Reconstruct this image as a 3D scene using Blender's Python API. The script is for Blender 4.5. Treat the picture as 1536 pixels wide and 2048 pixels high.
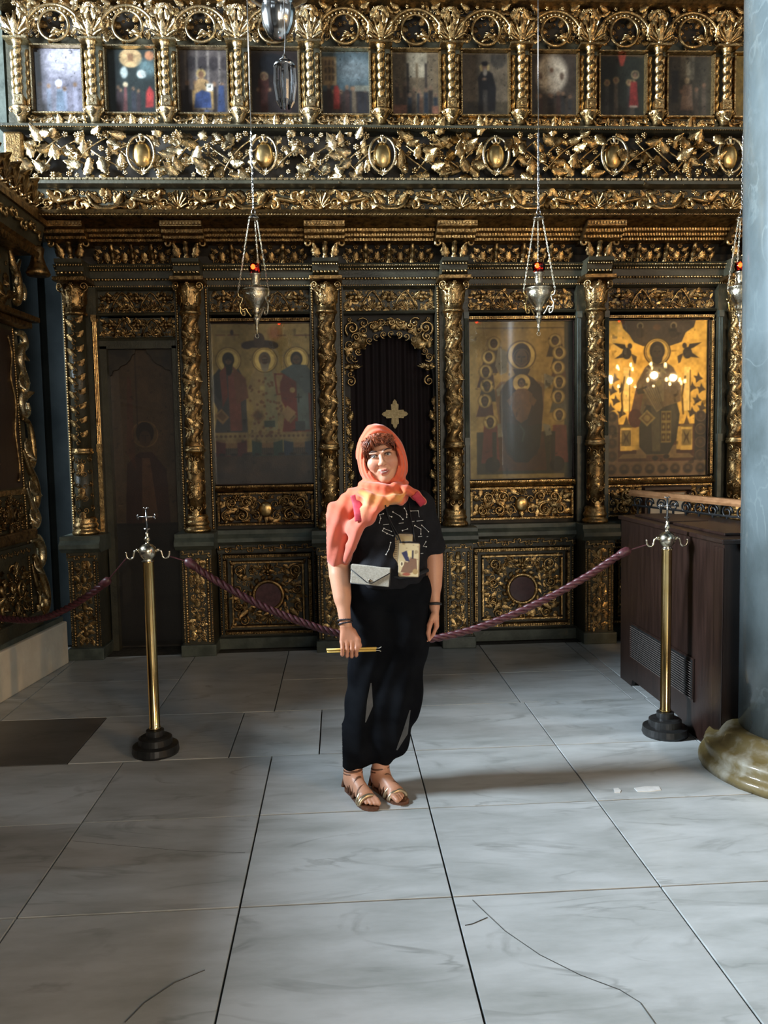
import bpy, math, random
import numpy as np
from mathutils import Vector, Matrix
from mathutils.bvhtree import BVHTree
PI = math.pi
random.seed(7)
for o in list(bpy.data.objects): bpy.data.objects.remove(o)
SC = bpy.context.scene
COL = SC.collection

# ---------------------------------------------------------------- camera
F = 1593.0; EYE = 1.58
YAW, PIT, ROL = map(math.radians, (3.25, 4.5, 1.0))
CD = Vector((math.sin(YAW)*math.cos(PIT), math.cos(YAW)*math.cos(PIT), -math.sin(PIT)))
_r0 = Vector((math.cos(YAW), -math.sin(YAW), 0)); _u0 = _r0.cross(CD)
CR = _r0*math.cos(ROL) - _u0*math.sin(ROL)
CU = _u0*math.cos(ROL) + _r0*math.sin(ROL)
CAMPOS = Vector((0, 0, EYE))
cam = bpy.data.cameras.new('camera'); camo = bpy.data.objects.new('camera', cam); COL.objects.link(camo)
cam.sensor_fit = 'AUTO'; cam.sensor_width = 36; cam.lens = F/2048*36; cam.clip_start = .05; cam.clip_end = 200
camo.matrix_world = Matrix(((CR.x, CU.x, -CD.x, 0), (CR.y, CU.y, -CD.y, 0), (CR.z, CU.z, -CD.z, EYE), (0, 0, 0, 1)))
SC.camera = camo

def ray(px, py): return CD + CR*((px-768)/F) + CU*((1024-py)/F)
def at(px, py, Y):
    r = ray(px, py); return CAMPOS + r*(Y/r.y)
def atx(px, py, X):
    r = ray(px, py); return CAMPOS + r*(X/r.x)
def atz(px, py, Z=0.0):
    r = ray(px, py); return CAMPOS + r*((Z-EYE)/r.z)

# ---------------------------------------------------------------- world, lights, exposure
w = bpy.data.worlds.new('world'); SC.world = w; w.use_nodes = True
bg = w.node_tree.nodes['Background']; bg.inputs[0].default_value = (.80, .86, 1, 1); bg.inputs[1].default_value = .02
SC.view_settings.view_transform = 'Standard'; SC.view_settings.look = 'None'
SC.view_settings.gamma = 1; SC.view_settings.use_curve_mapping = False
SC.view_settings.exposure = -0.35

def area(name, loc, target, sx, sy, power, color):
    l = bpy.data.lights.new(name, 'AREA'); l.shape = 'RECTANGLE'; l.size = sx; l.size_y = sy
    l.energy = power; l.color = color
    o = bpy.data.objects.new(name, l); COL.objects.link(o); o.location = loc
    d = Vector(target)-Vector(loc); o.rotation_euler = d.to_track_quat('-Z', 'Y').to_euler()
    return o
COOL = (.76, .89, 1.0); WARM = (1.0, .62, .28)
area('daylight_window_left_middle', (-6.9, 3.3, 4.25), (0.9, 3.5, 0.9), 1.5, 2.7, 4600, COOL)
area('daylight_window_left_front', (-6.9, 5.3, 4.8), (2.5, 5.4, 2.2), 1.2, 1.6, 420, COOL)
area('daylight_window_left_clerestory', (-6.9, -5.9, 10.0), (-1.2, 6.1, 4.2), 2.0, 2.2, 90, COOL)
area('daylight_window_rear', (4.95, -6.85, 5.3), (1.5, 4.0, 1.0), .8, 1.2, 120, COOL)
area('added_rear_fill', (2.1, -6.85, 2.6), (1.6, 6.0, 2.0), 1.9, 3.0, 330, (1.0, .88, .70))  # added area light, frontal fill for the carved screen
area('daylight_window_right', (8.3, -1.0, 6.0), (1.6, 3.2, 0), 1.6, 2.6, 40, COOL)
SC.cycles.max_bounces = 5; SC.cycles.diffuse_bounces = 3; SC.cycles.glossy_bounces = 3; SC.cycles.transmission_bounces = 5; SC.cycles.transparent_max_bounces = 8
SC.cycles.caustics_reflective = False; SC.cycles.caustics_refractive = False; SC.cycles.sample_clamp_indirect = 4

# ---------------------------------------------------------------- materials
MATS = {}
def lin(c):
    return tuple((x/12.92 if x <= .04045 else ((x+.055)/1.055)**2.4) for x in c)
def hexc(r, g, b): return lin((r/255, g/255, b/255))+(1,)
def mat(name, c1, c2=None, rough=.5, metal=0., scale=8., bump=0., bscale=40., detail=4, lo=.35, hi=.65, coat=0., rough2=None,
        stretch=None, spec=None, c3=None, sheen=0., alpha=None, objrand=0.):
    m = bpy.data.materials.new(name); m.use_nodes = True; MATS[name] = m
    nt = m.node_tree; N = nt.nodes; L = nt.links; b = N['Principled BSDF']
    b.inputs['Base Color'].default_value = tuple(c1[:3])+(1,); b.inputs['Roughness'].default_value = rough; b.inputs['Metallic'].default_value = metal
    if coat: b.inputs['Coat Weight'].default_value = coat; b.inputs['Coat Roughness'].default_value = .06
    if spec is not None: b.inputs['Specular IOR Level'].default_value = spec
    if sheen: b.inputs['Sheen Weight'].default_value = sheen
    tc = N.new('ShaderNodeTexCoord'); geo = N.new('ShaderNodeNewGeometry')
    vec = geo.outputs['Position']
    if stretch:
        mp = N.new('ShaderNodeMapping'); mp.inputs['Scale'].default_value = stretch; L.new(vec, mp.inputs['Vector']); vec = mp.outputs['Vector']
    if c2 is not None:
        n = N.new('ShaderNodeTexNoise'); n.inputs['Scale'].default_value = scale; n.inputs['Detail'].default_value = detail; n.inputs['Roughness'].default_value = .6
        L.new(vec, n.inputs['Vector'])
        r = N.new('ShaderNodeValToRGB'); L.new(n.outputs['Fac'], r.inputs['Fac'])
        r.color_ramp.elements[0].position = lo; r.color_ramp.elements[0].color = tuple(c1[:3])+(1,)
        r.color_ramp.elements[1].position = hi; r.color_ramp.elements[1].color = tuple(c2[:3])+(1,)
        if c3 is not None:
            e = r.color_ramp.elements.new(min(.98, hi+.12)); e.color = tuple(c3[:3])+(1,)
        L.new(r.outputs['Color'], b.inputs['Base Color'])
        if rough2 is not None:
            mr = N.new('ShaderNodeMapRange'); L.new(n.outputs['Fac'], mr.inputs['Value'])
            mr.inputs['From Min'].default_value = lo; mr.inputs['From Max'].default_value = hi
            mr.inputs['To Min'].default_value = rough; mr.inputs['To Max'].default_value = rough2
            L.new(mr.outputs['Result'], b.inputs['Roughness'])
    if bump:
        n2 = N.new('ShaderNodeTexNoise'); n2.inputs['Scale'].default_value = bscale; n2.inputs['Detail'].default_value = 3
        L.new(vec, n2.inputs['Vector'])
        bp = N.new('ShaderNodeBump'); bp.inputs['Strength'].default_value = bump; bp.inputs['Distance'].default_value = .01
        L.new(n2.outputs['Fac'], bp.inputs['Height']); L.new(bp.outputs['Normal'], b.inputs['Normal'])
    return m

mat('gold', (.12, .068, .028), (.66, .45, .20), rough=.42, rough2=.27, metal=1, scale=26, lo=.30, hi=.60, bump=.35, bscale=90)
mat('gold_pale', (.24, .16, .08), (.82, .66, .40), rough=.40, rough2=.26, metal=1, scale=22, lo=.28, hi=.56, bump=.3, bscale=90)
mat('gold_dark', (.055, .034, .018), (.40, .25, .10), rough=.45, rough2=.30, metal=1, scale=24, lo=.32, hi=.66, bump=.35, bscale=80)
mat('gold_plain', (.50, .32, .12), (.80, .58, .26), rough=.30, metal=1, scale=9, bump=.15, bscale=30)
mat('green_paint', (.026, .025, .015), (.056, .052, .032), rough=.42, scale=6, bump=.2, bscale=60)
mat('ledge_paint', (.040, .050, .042), (.10, .118, .098), rough=.4, scale=7, bump=.15, bscale=50)
mat('dark_wood_ground', (.012, .010, .008), (.040, .030, .020), rough=.6, scale=8)
mat('wall_paint', (.007, .010, .011), (.014, .018, .019), rough=.9, scale=3, bump=.1, spec=.1)
mat('nave_wall', (.10, .095, .085), (.14, .13, .12), rough=.8, scale=2)
mat('plaster', (.66, .58, .46), (.80, .72, .58), rough=.75, scale=4, bump=.25, bscale=25)
mat('brass', (.62, .42, .16), (.72, .52, .24), rough=.16, metal=1, scale=10)
mat('brass_silvered', (.60, .52, .36), (.82, .76, .62), rough=.22, metal=1, scale=30)
mat('silver', (.62, .62, .62), (.80, .80, .79), rough=.16, metal=1, scale=20)
mat('lamp_metal', (.55, .47, .30), (.88, .83, .70), rough=.28, metal=1, scale=60, bump=.3, bscale=120)
mat('black_iron', (.010, .010, .010), (.022, .022, .022), rough=.35, scale=20, bump=.1)
mat('dark_wood', (.012, .006, .0045), (.024, .012, .009), rough=.3, scale=5, stretch=(6, 6, .6), bump=.06, bscale=40)
mat('dark_wood_edge', (.010, .005, .004), (.02, .010, .007), rough=.35, scale=5)
mat('rail_wood', (.26, .12, .05), (.40, .20, .09), rough=.3, scale=6, stretch=(8, 1, 8))
mat('rope', (.045, .010, .013), (.095, .026, .031), rough=.45, scale=60)
mat('curtain', (.006, .0015, .002), (.011, .003, .004), rough=.85, scale=5)
mat('cross_cloth', (.30, .22, .10), (.48, .36, .18), rough=.4, metal=.6, scale=60, bump=.4, bscale=150)
mat('porphyry', (.055, .020, .024), (.095, .040, .045), rough=.3, scale=30, coat=.3)
mat('mortar', (.05, .048, .042), (.09, .085, .075), rough=.9, scale=30)
mat('patch_white', (.80, .80, .78), (.9, .9, .88), rough=.7, scale=40)
mat('base_stone', (.17, .125, .045), (.42, .40, .33), rough=.5, scale=7, lo=.5, hi=.72, coat=.3, bump=.6, bscale=16)
mat('paper', (.55, .50, .40), (.68, .63, .52), rough=.6, scale=8)
mat('frame_dark', (.025, .012, .010), (.05, .025, .02), rough=.3, scale=15)
mat('candle_wax', (.62, .40, .07), (.70, .48, .12), rough=.4, scale=30)
mat('wick', (.75, .72, .65), rough=.8)
mat('silver_dark', (.25, .25, .25), (.5, .5, .5), rough=.25, metal=1, scale=20)

def marble(name, base, vein, dark, rough, vscale, stretch, obj=True, coat=0, distort=1.6, bright=.16):
    m = bpy.data.materials.new(name); m.use_nodes = True; MATS[name] = m
    nt = m.node_tree; N = nt.nodes; L = nt.links; b = N['Principled BSDF']
    geo = N.new('ShaderNodeNewGeometry'); mp = N.new('ShaderNodeMapping'); mp.inputs['Scale'].default_value = stretch
    if obj:
        oi = N.new('ShaderNodeObjectInfo')
        sc = N.new('ShaderNodeVectorMath'); sc.operation = 'SCALE'; sc.inputs['Scale'].default_value = 37.0
        cx = N.new('ShaderNodeCombineXYZ'); L.new(oi.outputs['Random'], cx.inputs[0]); L.new(oi.outputs['Random'], cx.inputs[1]); L.new(cx.outputs[0], sc.inputs[0])
        ad = N.new('ShaderNodeVectorMath'); ad.operation = 'ADD'; L.new(geo.outputs['Position'], ad.inputs[0]); L.new(sc.outputs[0], ad.inputs[1])
        L.new(ad.outputs[0], mp.inputs['Vector'])
        rz = N.new('ShaderNodeMath'); rz.operation = 'MULTIPLY'; rz.inputs[1].default_value = 2.2; L.new(oi.outputs['Random'], rz.inputs[0])
        cr = N.new('ShaderNodeCombineXYZ'); L.new(rz.outputs[0], cr.inputs[2]); L.new(cr.outputs[0], mp.inputs['Rotation'])
    else:
        L.new(geo.outputs['Position'], mp.inputs['Vector'])
    n1 = N.new('ShaderNodeTexNoise'); n1.inputs['Scale'].default_value = 2.2; n1.inputs['Detail'].default_value = 6; n1.inputs['Roughness'].default_value = .62; L.new(mp.outputs[0], n1.inputs['Vector'])
    r1 = N.new('ShaderNodeValToRGB'); L.new(n1.outputs['Fac'], r1.inputs['Fac'])
    r1.color_ramp.elements[0].position = .32; r1.color_ramp.elements[0].color = tuple(dark)+(1,)
    r1.color_ramp.elements[1].position = .62; r1.color_ramp.elements[1].color = tuple(base)+(1,)
    # thin veins: ridge of a distorted noise
    n2 = N.new('ShaderNodeTexNoise'); n2.inputs['Scale'].default_value = vscale; n2.inputs['Detail'].default_value = 5; n2.inputs['Distortion'].default_value = distort; L.new(mp.outputs[0], n2.inputs['Vector'])
    s = N.new('ShaderNodeMath'); s.operation = 'SUBTRACT'; s.inputs[1].default_value = .5; L.new(n2.outputs['Fac'], s.inputs[0])
    a = N.new('ShaderNodeMath'); a.operation = 'ABSOLUTE'; L.new(s.outputs[0], a.inputs[0])
    mr = N.new('ShaderNodeMapRange'); L.new(a.outputs[0], mr.inputs['Value']); mr.inputs['From Min'].default_value = 0; mr.inputs['From Max'].default_value = .035
    mr.inputs['To Min'].default_value = .55; mr.inputs['To Max'].default_value = 0
    n3 = N.new('ShaderNodeTexNoise'); n3.inputs['Scale'].default_value = 3.0; L.new(mp.outputs[0], n3.inputs['Vector'])
    m3 = N.new('ShaderNodeMapRange'); L.new(n3.outputs['Fac'], m3.inputs['Value']); m3.inputs['From Min'].default_value = .42; m3.inputs['From Max'].default_value = .66
    mm = N.new('ShaderNodeMath'); mm.operation = 'MULTIPLY'; L.new(mr.outputs[0], mm.inputs[0]); L.new(m3.outputs[0], mm.inputs[1])
    mx = N.new('ShaderNodeMix'); mx.data_type = 'RGBA'; L.new(mm.outputs[0], mx.inputs[0]); L.new(r1.outputs[0], mx.inputs[6]); mx.inputs[7].default_value = tuple(vein)+(1,)
    out = mx.outputs[2]
    if obj:
        hv = N.new('ShaderNodeHueSaturation'); L.new(out, hv.inputs['Color'])
        v = N.new('ShaderNodeMapRange'); L.new(oi.outputs['Random'], v.inputs['Value']); v.inputs['To Min'].default_value = 1-bright; v.inputs['To Max'].default_value = 1+bright*.6
        L.new(v.outputs[0], hv.inputs['Value']); out = hv.outputs[0]
    L.new(out, b.inputs['Base Color'])
    b.inputs['Roughness'].default_value = rough
    if coat: b.inputs['Coat Weight'].default_value = coat; b.inputs['Coat Roughness'].default_value = .12
    return m
marble('marble_slab', (.56, .58, .58), (.20, .21, .20), (.38, .40, .39), .33, 1.3, (.8, 2.8, 1.0))
marble('marble_dark_slab', (.15, .14, .13), (.05, .05, .05), (.09, .085, .08), .3, 1.5, (1, 2, 1))
marble('column_marble', (.105, .130, .137), (.155, .185, .188), (.060, .075, .076), .25, 3.2, (1.6, 1.6, 1.0), obj=False, coat=.6, distort=1.2)

def emis(name, color, strength):
    m = bpy.data.materials.new(name); m.use_nodes = True; MATS[name] = m
    b = m.node_tree.nodes['Principled BSDF']; b.inputs['Base Color'].default_value = tuple(color)+(1,)
    b.inputs['Emission Color'].default_value = tuple(color)+(1,); b.inputs['Emission Strength'].default_value = strength
    return m
emis('flame', (1, .35, .10), 30); emis('candle_bulb', (1, .66, .30), 60)
def glassy(name, tint, fac=.10, rough=.02):
    m = bpy.data.materials.new(name); m.use_nodes = True; MATS[name] = m
    nt = m.node_tree; N = nt.nodes; L = nt.links; N.remove(N['Principled BSDF'])
    t = N.new('ShaderNodeBsdfTransparent'); t.inputs[0].default_value = tuple(tint)+(1,)
    g = N.new('ShaderNodeBsdfGlossy'); g.inputs['Roughness'].default_value = rough
    lw = N.new('ShaderNodeFresnel'); lw.inputs['IOR'].default_value = 1.5
    mx = N.new('ShaderNodeMixShader'); L.new(lw.outputs[0], mx.inputs[0]); L.new(t.outputs[0], mx.inputs[1]); L.new(g.outputs[0], mx.inputs[2])
    L.new(mx.outputs[0], N['Material Output'].inputs['Surface'])
    return m
glassy('icon_glass', (.97, .98, .97)); glassy('red_glass', (.75, .06, .03)); glassy('crystal', (.86, .88, .90))
def attrmat(name, rough=.4, coat=0., bump=0., bscale=200., metal_alpha=False, sheen=0., sss=0., rough_metal=.35):
    m = bpy.data.materials.new(name); m.use_nodes = True; MATS[name] = m
    nt = m.node_tree; N = nt.nodes; L = nt.links; b = N['Principled BSDF']
    at_ = N.new('ShaderNodeAttribute'); at_.attribute_name = 'Col'
    L.new(at_.outputs['Color'], b.inputs['Base Color']); b.inputs['Roughness'].default_value = rough
    if metal_alpha: L.new(at_.outputs['Alpha'], b.inputs['Metallic'])
    if coat: b.inputs['Coat Weight'].default_value = coat; b.inputs['Coat Roughness'].default_value = .02
    if sheen: b.inputs['Sheen Weight'].default_value = sheen
    if sss: b.inputs['Subsurface Weight'].default_value = sss; b.inputs['Subsurface Radius'].default_value = (.02, .008, .004); b.inputs['Subsurface Scale'].default_value = .3
    if bump:
        geo = N.new('ShaderNodeNewGeometry'); n2 = N.new('ShaderNodeTexNoise'); n2.inputs['Scale'].default_value = bscale; L.new(geo.outputs['Position'], n2.inputs['Vector'])
        bp = N.new('ShaderNodeBump'); bp.inputs['Strength'].default_value = bump; bp.inputs['Distance'].default_value = .004
        L.new(n2.outputs['Fac'], bp.inputs['Height']); L.new(bp.outputs['Normal'], b.inputs['Normal'])
    return m
attrmat('icon_paint', rough=.38, coat=.35, bump=.15, bscale=120, metal_alpha=True)
attrmat('skin', rough=.42, bump=.10, bscale=260)
attrmat('scarf_cloth', rough=.85, bump=.25, bscale=420, sheen=.3)
attrmat('print_cloth', rough=.7, bump=.2, bscale=300)
mat('shirt_cloth', (.007, .007, .009), (.011, .011, .014), rough=.85, scale=30, bump=.2, bscale=300, spec=.2)
mat('trouser_cloth', (.0040, .0045, .006), (.007, .008, .010), rough=.95, scale=10, bump=.1, bscale=200, spec=.05)
mat('sheer_cloth', (.055, .058, .062), (.085, .088, .092), rough=.6, scale=20)
mat('hair', (.085, .020, .008), (.34, .090, .036), rough=.38, scale=60)
mat('leather', (.10, .038, .018), (.17, .07, .035), rough=.45, scale=40)
mat('metal_strap', (.55, .42, .26), (.70, .58, .40), rough=.3, metal=.8, scale=30)
mat('linen', (.36, .33, .27), (.48, .45, .38), rough=.8, scale=120, bump=.4, bscale=400)
mat('red_strap', (.42, .02, .045), (.50, .04, .06), rough=.7, scale=60)
mat('black_cord', (.008, .008, .010), rough=.6)
mat('button_metal', (.16, .12, .08), (.25, .2, .14), rough=.35, metal=1, scale=50)
mat('print_white', (.80, .80, .78), rough=.6)
mat('eye_white', (.55, .50, .46), rough=.2, coat=.5)
mat('eye_iris', (.020, .030, .030), rough=.15, coat=1)
mat('brow', (.055, .022, .014), rough=.7)
mat('teeth', (.66, .60, .52), rough=.3)
mat('nail', (.45, .24, .19), rough=.25)
mat('bead_black', (.012, .010, .014), (.05, .045, .06), rough=.2, scale=90)

# ---------------------------------------------------------------- mesh helpers
class MB:
    def __init__(s): s.v = []; s.f = []
    def add(s, vs, fs):
        k = len(s.v); s.v += [tuple(v) for v in vs]; s.f += [tuple(i+k for i in f) for f in fs]; return s
    def box(s, x0, x1, y0, y1, z0, z1, t=0.0):
        s.add([(x0+t, y0, z0+t), (x1-t, y0, z0+t), (x1, y1, z0), (x0, y1, z0), (x0+t, y0, z1-t), (x1-t, y0, z1-t), (x1, y1, z1), (x0, y1, z1)],
              [(0, 3, 2, 1), (4, 5, 6, 7), (0, 1, 5, 4), (1, 2, 6, 5), (2, 3, 7, 6), (3, 0, 4, 7)]); return s
    def prism(s, poly, y0, y1):      # poly of (x,z), extruded along y
        n = len(poly)
        s.add([(p[0], y0, p[1]) for p in poly]+[(p[0], y1, p[1]) for p in poly],
              [tuple(range(n)), tuple(range(2*n-1, n-1, -1))]+[(i, i+n, (i+1) % n+n, (i+1) % n) for i in range(n)]); return s
    def profile(s, prof, x0, x1, ends=True):   # prof of (y,z) swept along x
        n = len(prof)
        s.add([(x0, p[0], p[1]) for p in prof]+[(x1, p[0], p[1]) for p in prof],
              [(i, (i+1) % n, (i+1) % n+n, i+n) for i in range(n)]+([tuple(range(n-1, -1, -1)), tuple(range(n, 2*n))] if ends else [])); return s
    def lathe(s, prof, c=(0, 0, 0), n=14, caps=True, mod=None):    # prof of (r,z)
        vs = []; fs = []
        for j, (r, z) in enumerate(prof):
            for i in range(n):
                a = 2*PI*i/n; rr = r*(mod(a, z) if mod else 1)
                vs.append((c[0]+rr*math.cos(a), c[1]+rr*math.sin(a), c[2]+z))
        for j in range(len(prof)-1):
            for i in range(n): fs.append((j*n+i, j*n+(i+1) % n, (j+1)*n+(i+1) % n, (j+1)*n+i))
        if caps: fs += [tuple(range(n-1, -1, -1)), tuple((len(prof)-1)*n+i for i in range(n))]
        s.add(vs, fs); return s
    def tube(s, pts, rad, n=6, closed=False, flat=None):
        pts = [Vector(p) for p in pts]; m = len(pts)
        if not hasattr(rad, '__len__'): rad = [rad]*m
        vs = []; fs = []; up = None
        for j, p in enumerate(pts):
            t = (pts[(j+1) % m]-pts[j-1]) if closed else (pts[min(j+1, m-1)]-pts[max(j-1, 0)])
            if t.length < 1e-9: t = Vector((0, 0, 1))
            t.normalize()
            if up is None:
                up = Vector((0, 1, 0)) if abs(t.y) < .9 else Vector((1, 0, 0))
            a = (up-t*up.dot(t)); a = a.normalized() if a.length > 1e-6 else t.orthogonal().normalized()
            b = t.cross(a); up = a
            for i in range(n):
                q = 2*PI*i/n; fa = flat if flat else 1
                vs.append(p+a*(math.cos(q)*rad[j]*fa)+b*(math.sin(q)*rad[j]))
        for j in range(m if closed else m-1):
            k = (j+1) % m
            for i in range(n): fs.append((j*n+i, j*n+(i+1) % n, k*n+(i+1) % n, k*n+i))
        if not closed: fs += [tuple(range(n-1, -1, -1)), tuple((m-1)*n+i for i in range(n))]
        s.add(vs, fs); return s
    def ball(s, c, r, nu=8, nv=5, sc=(1, 1, 1)):
        vs = [(c[0], c[1], c[2]-r*sc[2])]; fs = []
        for j in range(1, nv):
            b = -PI/2+PI*j/nv
            for i in range(nu):
                a = 2*PI*i/nu; vs.append((c[0]+r*sc[0]*math.cos(b)*math.cos(a), c[1]+r*sc[1]*math.cos(b)*math.sin(a), c[2]+r*sc[2]*math.sin(b)))
        vs.append((c[0], c[1], c[2]+r*sc[2])); T = len(vs)-1
        for i in range(nu):
            fs.append((0, 1+(i+1) % nu, 1+i)); fs.append((T, 1+(nv-2)*nu+i, 1+(nv-2)*nu+(i+1) % nu))
        for j in range(nv-2):
            for i in range(nu): fs.append((1+j*nu+i, 1+j*nu+(i+1) % nu, 1+(j+1)*nu+(i+1) % nu, 1+(j+1)*nu+i))
        s.add(vs, fs); return s
    def mesh(s, name, m, smooth=True):
        me = bpy.data.meshes.new(name); me.from_pydata(s.v, [], s.f); me.update()
        if m: me.materials.append(MATS[m])
        if smooth: me.polygons.foreach_set('use_smooth', [True]*len(me.polygons))
        return me
    def build(s, name, m, parent=None, smooth=False, bevel=0.0, label=None, kind=None):
        return link(name, s.mesh(name, m, smooth), parent, bevel=bevel, label=label, kind=kind)

WLOC = {}
def link(name, me, parent=None, M=None, bevel=0.0, label=None, kind=None):
    o = bpy.data.objects.new(name, me); COL.objects.link(o)
    if M is not None: o.matrix_basis = M
    if parent is not None:
        o.parent = parent
        l = WLOC.get(parent.name)
        if l is not None: o.matrix_parent_inverse = Matrix.Translation(-l)
    if bevel:
        b = o.modifiers.new('bevel', 'BEVEL'); b.width = bevel; b.segments = 2; b.limit_method = 'ANGLE'
    if label: o['label'] = label
    if kind: o['kind'] = kind
    return o
def tag(o, label, cat, group=None, kind=None):
    o['label'] = label; o['category'] = cat
    if group: o['group'] = group
    if kind: o['kind'] = kind
    return o
def thing(name, label, cat, loc=(0, 0, 0), group=None):
    o = bpy.data.objects.new(name, None); COL.objects.link(o); o.location = loc; o.empty_display_size = .05
    WLOC[o.name] = Vector(loc); tag(o, label, cat, group); return o
def struct(o): o['kind'] = 'structure'; return o
ORD = ['first', 'second', 'third', 'fourth', 'fifth', 'sixth', 'seventh', 'eighth', 'ninth', 'tenth', 'eleventh', 'twelfth', 'thirteenth']
# ---------------------------------------------------------------- floor
fl = struct(MB().box(-7.2, 8.8, -7.2, 7.2, -.30, -.016).build('floor', 'mortar'))
fl['label'] = 'grey veined marble slab floor with dark joints'
def slab(px, mt='marble_slab', world=False, h=0.0):
    P = [Vector(p) for p in px] if world else [atz(*p) for p in px]
    c = sum(P, Vector((0, 0, 0)))/len(P); Q = []
    for p in P:
        d = Vector((c.x-p.x, c.y-p.y, 0)); Q.append((p.x+math.copysign(min(.0035, abs(d.x)), d.x), p.y+math.copysign(min(.0035, abs(d.y)), d.y)))
    n = len(Q); m = MB()
    a = sum(Q[i][0]*Q[(i+1) % n][1]-Q[(i+1) % n][0]*Q[i][1] for i in range(n))
    if a < 0: Q = Q[::-1]
    m.add([(q[0], q[1], -.03) for q in Q]+[(q[0], q[1], h) for q in Q],
          [tuple(range(n-1, -1, -1)), tuple(range(n, 2*n))]+[(i, (i+1) % n, (i+1) % n+n, i+n) for i in range(n)])
    return m.build('slab', mt, fl, bevel=.0015)
XL = [-1.895, -1.135, -.375, .371, 1.122, 1.885]     # long joints running to the screen
R0, R1, R2, R3, R4, R5, R6 = 1.98, 2.683, 3.384, 4.06, 4.78, 5.44, 6.24
def rect(x0, x1, y0, y1, mt='marble_slab', h=0.0): slab([(x0, y0, 0), (x1, y0, 0), (x1, y1, 0), (x0, y1, 0)], mt, True, h)
XE = [-3.41, -2.65]+XL+[2.64, 3.4, 4.16]
for j, (a, b) in enumerate([(-.13, .57), (.57, 1.28), (1.28, R0), (R0, R1), (R1, R2)]):
    for i in range(len(XE)-1): rect(XE[i], XE[i+1], a, b, h=random.uniform(-.0012, .0012))
# row in front of the rope posts
for a, b in [(-3.41, -2.2), (-2.2, -1.135), (-1.135, -.375), (-.375, .371), (.371, 1.122), (1.122, 1.885), (1.885, 2.64), (2.64, 3.4)]: rect(a, b, R2, R3, h=random.uniform(-.001, .001))
# row under the rope
for a, b, mt in [(-3.4, -2.35, 'marble_slab'), (-2.35, -1.42, 'marble_dark_slab'), (-1.42, -.60, 'marble_slab'), (-.60, -.13, 'marble_slab'), (-.13, .371, 'marble_slab'), (.371, 1.122, 'marble_slab'), (1.122, 1.885, 'marble_slab'), (1.885, 2.64, 'marble_slab')]:
    rect(a, b, R3, R4, mt, h=random.uniform(-.001, .001))
for a, b, y0, y1 in [(-2.9, -2.05, R4, 5.2), (-2.9, -2.05, 5.2, 5.75), (-2.9, -2.05, 5.75, R6), (-2.05, -1.14, R4, 5.55), (-2.05, -1.14, 5.55, R6), (-1.14, -.42, R4, R6), (-.42, .30, R4, R5), (-.42, .30, R5, R6),
                     (.30, 1.10, R4, R5), (.30, 1.10, R5, R6), (1.10, 1.80, R4, R5), (1.10, 1.80, R5, R6), (1.80, 1.90, R4, R6), (1.90, 2.7, R4, R5), (1.90, 2.7, R5, R6), (2.7, 3.5, R4, R6)]:
    rect(a, b, y0, y1, h=random.uniform(-.001, .001))
# white repair patches in the slab near the column
def patch(px, name, label):
    P = [atz(*p, .0016) for p in px]; m = MB(); n = len(P)
    m.add([(p.x, p.y, -.002) for p in P]+[(p.x, p.y, .0028) for p in P], [tuple(range(n, 2*n)), tuple(range(n-1, -1, -1))]+[(i, (i+1) % n, (i+1) % n+n, i+n) for i in range(n)])
    m.build(name, 'patch_white', fl, label=label)
patch([(1227, 1577), (1236, 1576), (1242, 1581), (1240, 1585), (1229, 1585)], 'mortar_patch', 'small white filler blob')
patch([(1268, 1576), (1290, 1573), (1318, 1573), (1322, 1580), (1300, 1583), (1275, 1583)], 'mortar_patch', 'white filler strip')
# cracks (thin filled lines) on two slabs
def crack(px, r=.0022):
    m = MB(); m.tube([atz(p[0], p[1], .0002) for p in px], r, 5, flat=.25); m.build('crack', 'mortar', fl)
crack([(945, 1800), (960, 1815), (1010, 1862), (1080, 1910), (1160, 1950), (1240, 1980), (1280, 2005), (1310, 2047)])
crack([(975, 1835), (945, 1848), (930, 1851)]); crack([(250, 2045), (290, 2005), (350, 1965), (410, 1940)], .0016)
crack([(145, 1682), (250, 1692), (370, 1702), (490, 1706)], .0012)

# ---------------------------------------------------------------- walls of the church (mostly out of frame)
wl = struct(MB().box(-7.2, -2.36, 6.62, 6.9, 0, 9).build('wall_back', 'wall_paint'))
struct(MB().box(3.75, 8.8, 6.62, 6.9, 0, 9).build('wall_back', 'wall_paint'))
struct(MB().box(-2.36, 3.75, 6.66, 6.9, 0, 9).build('wall_back', 'wall_paint'))
struct(MB().box(-3.65, -3.25, 5.86, 6.62, 0, 9).build('added_shade_pier', 'wall_paint'))  # unseen pier added to block window light from the gap beside the screen
def wall_with_hole(name, axis, pos, a0, a1, z1, holes):
    m = MB(); th = .25
    def bx(u0, u1, z0, z_):
        if u1-u0 < .01 or z_-z0 < .01: return
        if axis == 'x': m.box(pos, pos+th, u0, u1, z0, z_)
        else: m.box(u0, u1, pos, pos+th, z0, z_)
    us = a0
    for (h0, h1, hz0, hz1) in sorted(holes):
        bx(us, h0, 0, z1); bx(h0, h1, 0, hz0); bx(h0, h1, hz1, z1); us = h1
    bx(us, a1, 0, z1)
    return struct(m.build(name, 'nave_wall'))
wall_with_hole('wall_left', 'x', -7.2, -7.2, 6.7, 12, [(2.4, 4.2, 2.8, 5.7), (4.5, 6.1, 3.9, 5.7), (-7.0, -4.8, 8.7, 11.3)])
wall_with_hole('wall_right', 'x', 8.6, -7.2, 6.7, 12, [(-2.0, 0, 4.5, 7.5)])
wall_with_hole('wall_rear', 'y', -7.2, -7.2, 8.8, 12, [(1.1, 3.1, 1.0, 4.2), (4.4, 5.5, 4.6, 6.0)])
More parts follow.
